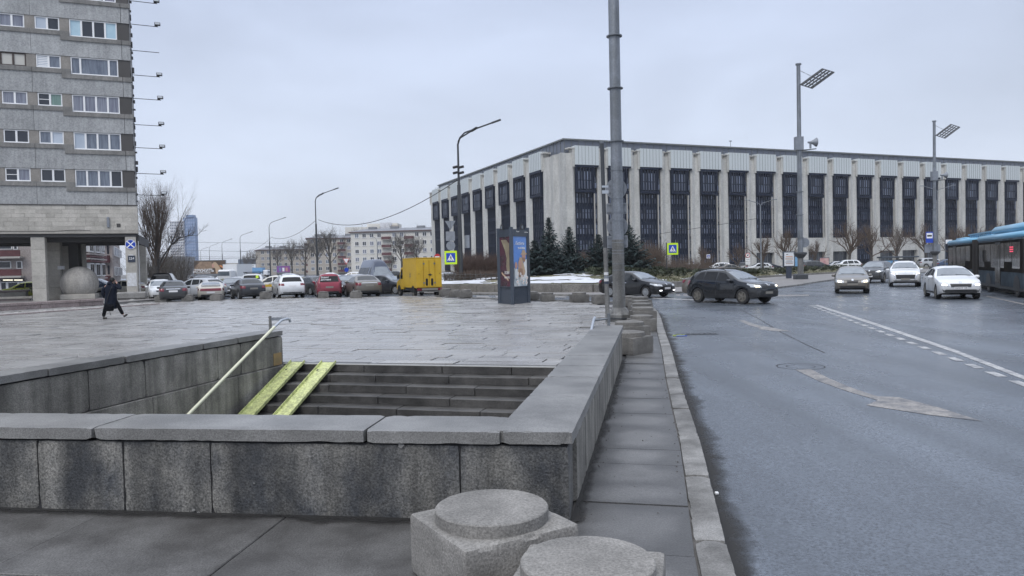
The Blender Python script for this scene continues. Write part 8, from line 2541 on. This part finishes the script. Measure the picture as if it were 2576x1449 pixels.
VB = [((0, 0, .92), .13), ((.02, 0, 1.1), .13), ((.03, 0, 1.3), .14), ((.05, 0, 1.43), .07), ((.06, 0, 1.5), .055), ((.075, .01, 1.58), .085), ((.085, .015, 1.66), .07),
      ((-.09, -.02, .86), .09), ((-.22, -.05, .47), .06), ((-.34, -.02, .1), .042),
      ((.1, .03, .86), .09), ((.3, .06, .5), .06), ((.47, .06, .15), .042),
      ((-.17, -.03, 1.38), .06), ((-.25, -.08, 1.12), .045), ((-.2, .02, .88), .033),
      ((.2, .03, 1.38), .06), ((.43, -.02, 1.27), .045), ((.235, .06, 1.5), .032), ((.2, .07, 1.56), .036)]
EB = [(0, 1), (1, 2), (2, 3), (3, 4), (4, 5), (5, 6), (0, 7), (7, 8), (8, 9), (0, 10), (10, 11), (11, 12), (2, 13), (13, 14), (14, 15), (2, 16), (16, 17), (17, 18), (18, 19)]
skin('body', VB, EB, 'skin', MAN)
def loft(rings, n=18):
    b = MB()
    for (cx, cy, z, rx, ry, tw) in rings:
        for k in range(n):
            a = 2 * pi * k / n
            w = 1 + tw * sin(3 * a + z * 9) * 0.5 + tw * sin(5 * a)
            b.v.append((cx + rx * cos(a) * w, cy + ry * sin(a) * w, z))
    for i in range(len(rings) - 1):
        for k in range(n):
            b.f.append((i * n + k, i * n + (k + 1) % n, (i + 1) * n + (k + 1) % n, (i + 1) * n + k)); b.m.append(0)
    b.f.append(tuple(reversed(range(n)))); b.m.append(0)
    b.f.append(tuple((len(rings) - 1) * n + k for k in range(n))); b.m.append(0)
    return b
loft([(-.02, .0, .42, .23, .17, .06), (-.02, 0, .5, .255, .19, .05), (-.01, 0, .7, .25, .19, .04), (0, 0, .9, .235, .18, .03), (.01, 0, 1.05, .23, .175, .03), (.02, 0, 1.2, .245, .18, .02), (.03, 0, 1.34, .25, .17, .02), (.04, 0, 1.42, .2, .14, .02), (.05, 0, 1.47, .11, .1, .0)]).build('coat', 'coat', MAN, 70)
for sg, pts in (('l', [((-.19, -.02, 1.38), .1), ((-.29, -.08, 1.1), .085), ((-.24, .0, .87), .07)]), ('r', [((.2, .02, 1.37), .1), ((.33, 0, 1.3), .095), ((.45, -.02, 1.25), .085), ((.35, .02, 1.37), .075), ((.26, .055, 1.47), .062)])):
    skin('sleeve', pts, [(i, i + 1) for i in range(len(pts) - 1)], 'coat', MAN, 1)
for pts in ([((-.09, -.02, .86), .11), ((-.21, -.05, .47), .088), ((-.33, -.02, .09), .072)], [((.1, .03, .86), .11), ((.29, .06, .5), .088), ((.455, .06, .16), .072)]):
    skin('trouser_leg', pts, [(0, 1), (1, 2)], 'trousers', MAN, 1)
MB().lathe([(0.02, -0.05), (0.1, 0.0), (0.115, 0.06), (0.09, 0.12), (0.03, 0.15)], 14, (0.02, -0.06, 1.42)).build('hood', 'coat', MAN, 60)
MB().lathe([(0.03, -0.1), (0.085, -0.05), (0.098, 0.02), (0.085, 0.08), (0.02, 0.115)], 14, (.078, -.005, 1.62)).build('hair', 'hair', MAN, 60)
skin('shoe', [((-.35, -.02, .05), .05), ((-.24, -.03, .045), .045), ((-.16, -.035, .04), .035)], [(0, 1), (1, 2)], 'shoe', MAN, 1)
skin('shoe', [((.47, .06, .09), .05), ((.57, .055, .13), .045), ((.65, .05, .19), .034)], [(0, 1), (1, 2)], 'shoe', MAN, 1)
hx = Vector((.2, .07, 1.56))
for k in range(4):
    a = hx + Vector((-.005 + .0, -0.03 + .02 * k, .03))
    skin('finger', [(tuple(a), .011), (tuple(a + Vector((-.03, 0, .03 + .004 * k))), .01), (tuple(a + Vector((-.065, 0, .03 - .006 * abs(k - 1.5)))), .009)], [(0, 1), (1, 2)], 'skin', MAN, 1)
skin('thumb', [(tuple(hx + Vector((0, -.03, -.01))), .012), (tuple(hx + Vector((-.03, -.045, .01))), .011), (tuple(hx + Vector((-.05, -.04, .03))), .01)], [(0, 1), (1, 2)], 'skin', MAN, 1)
ph = tag(MB().obox((pp_.x + .165, pp_.y + .06, 1.59), (.008, .036, .07), None, 0, .006).build('phone', 'sign_black'), 'black phone held to the ear by the walking person', 'phone')
bg_ = thing('shoulder_bag', 'dark bag with a dangling strap hanging at the walking person hip', 'bag', (pp_.x, pp_.y, 0))
MB().obox((0.02, -0.2, .48), (.19, .06, .14), None, 0, .04).build('body', 'trousers', bg_, 60)
MB().tube([(0.06, -.22, .36), (0.07, -.23, .25), (0.1, -.23, .17)], .012, 5).build('strap_end', 'trim_black', bg_)
MB().tube([(-.1, -.19, .6), (.0, -.21, .95), (.14, -.19, 1.3), (.17, -.05, 1.44)], .014, 5).build('strap', 'trim_black', bg_)

# ================================================================== AIR
HAZE = 0.00025
hm = bpy.data.materials.new('haze')
hm.use_nodes = True
nt = hm.node_tree
for n in list(nt.nodes):
    if n.type != 'OUTPUT_MATERIAL': nt.nodes.remove(n)
pv = nt.nodes.new('ShaderNodeVolumePrincipled')
pv.inputs['Color'].default_value = (0.93, 0.95, 0.98, 1)
pv.inputs['Density'].default_value = HAZE
nt.links.new(pv.outputs[0], nt.nodes['Material Output'].inputs['Volume'])
MATS['haze'] = hm
hz_ = MB().box(-2700, 2700, -120, 3100, -4.0, 70).build('haze', 'haze')
tag(hz_, kind='stuff')
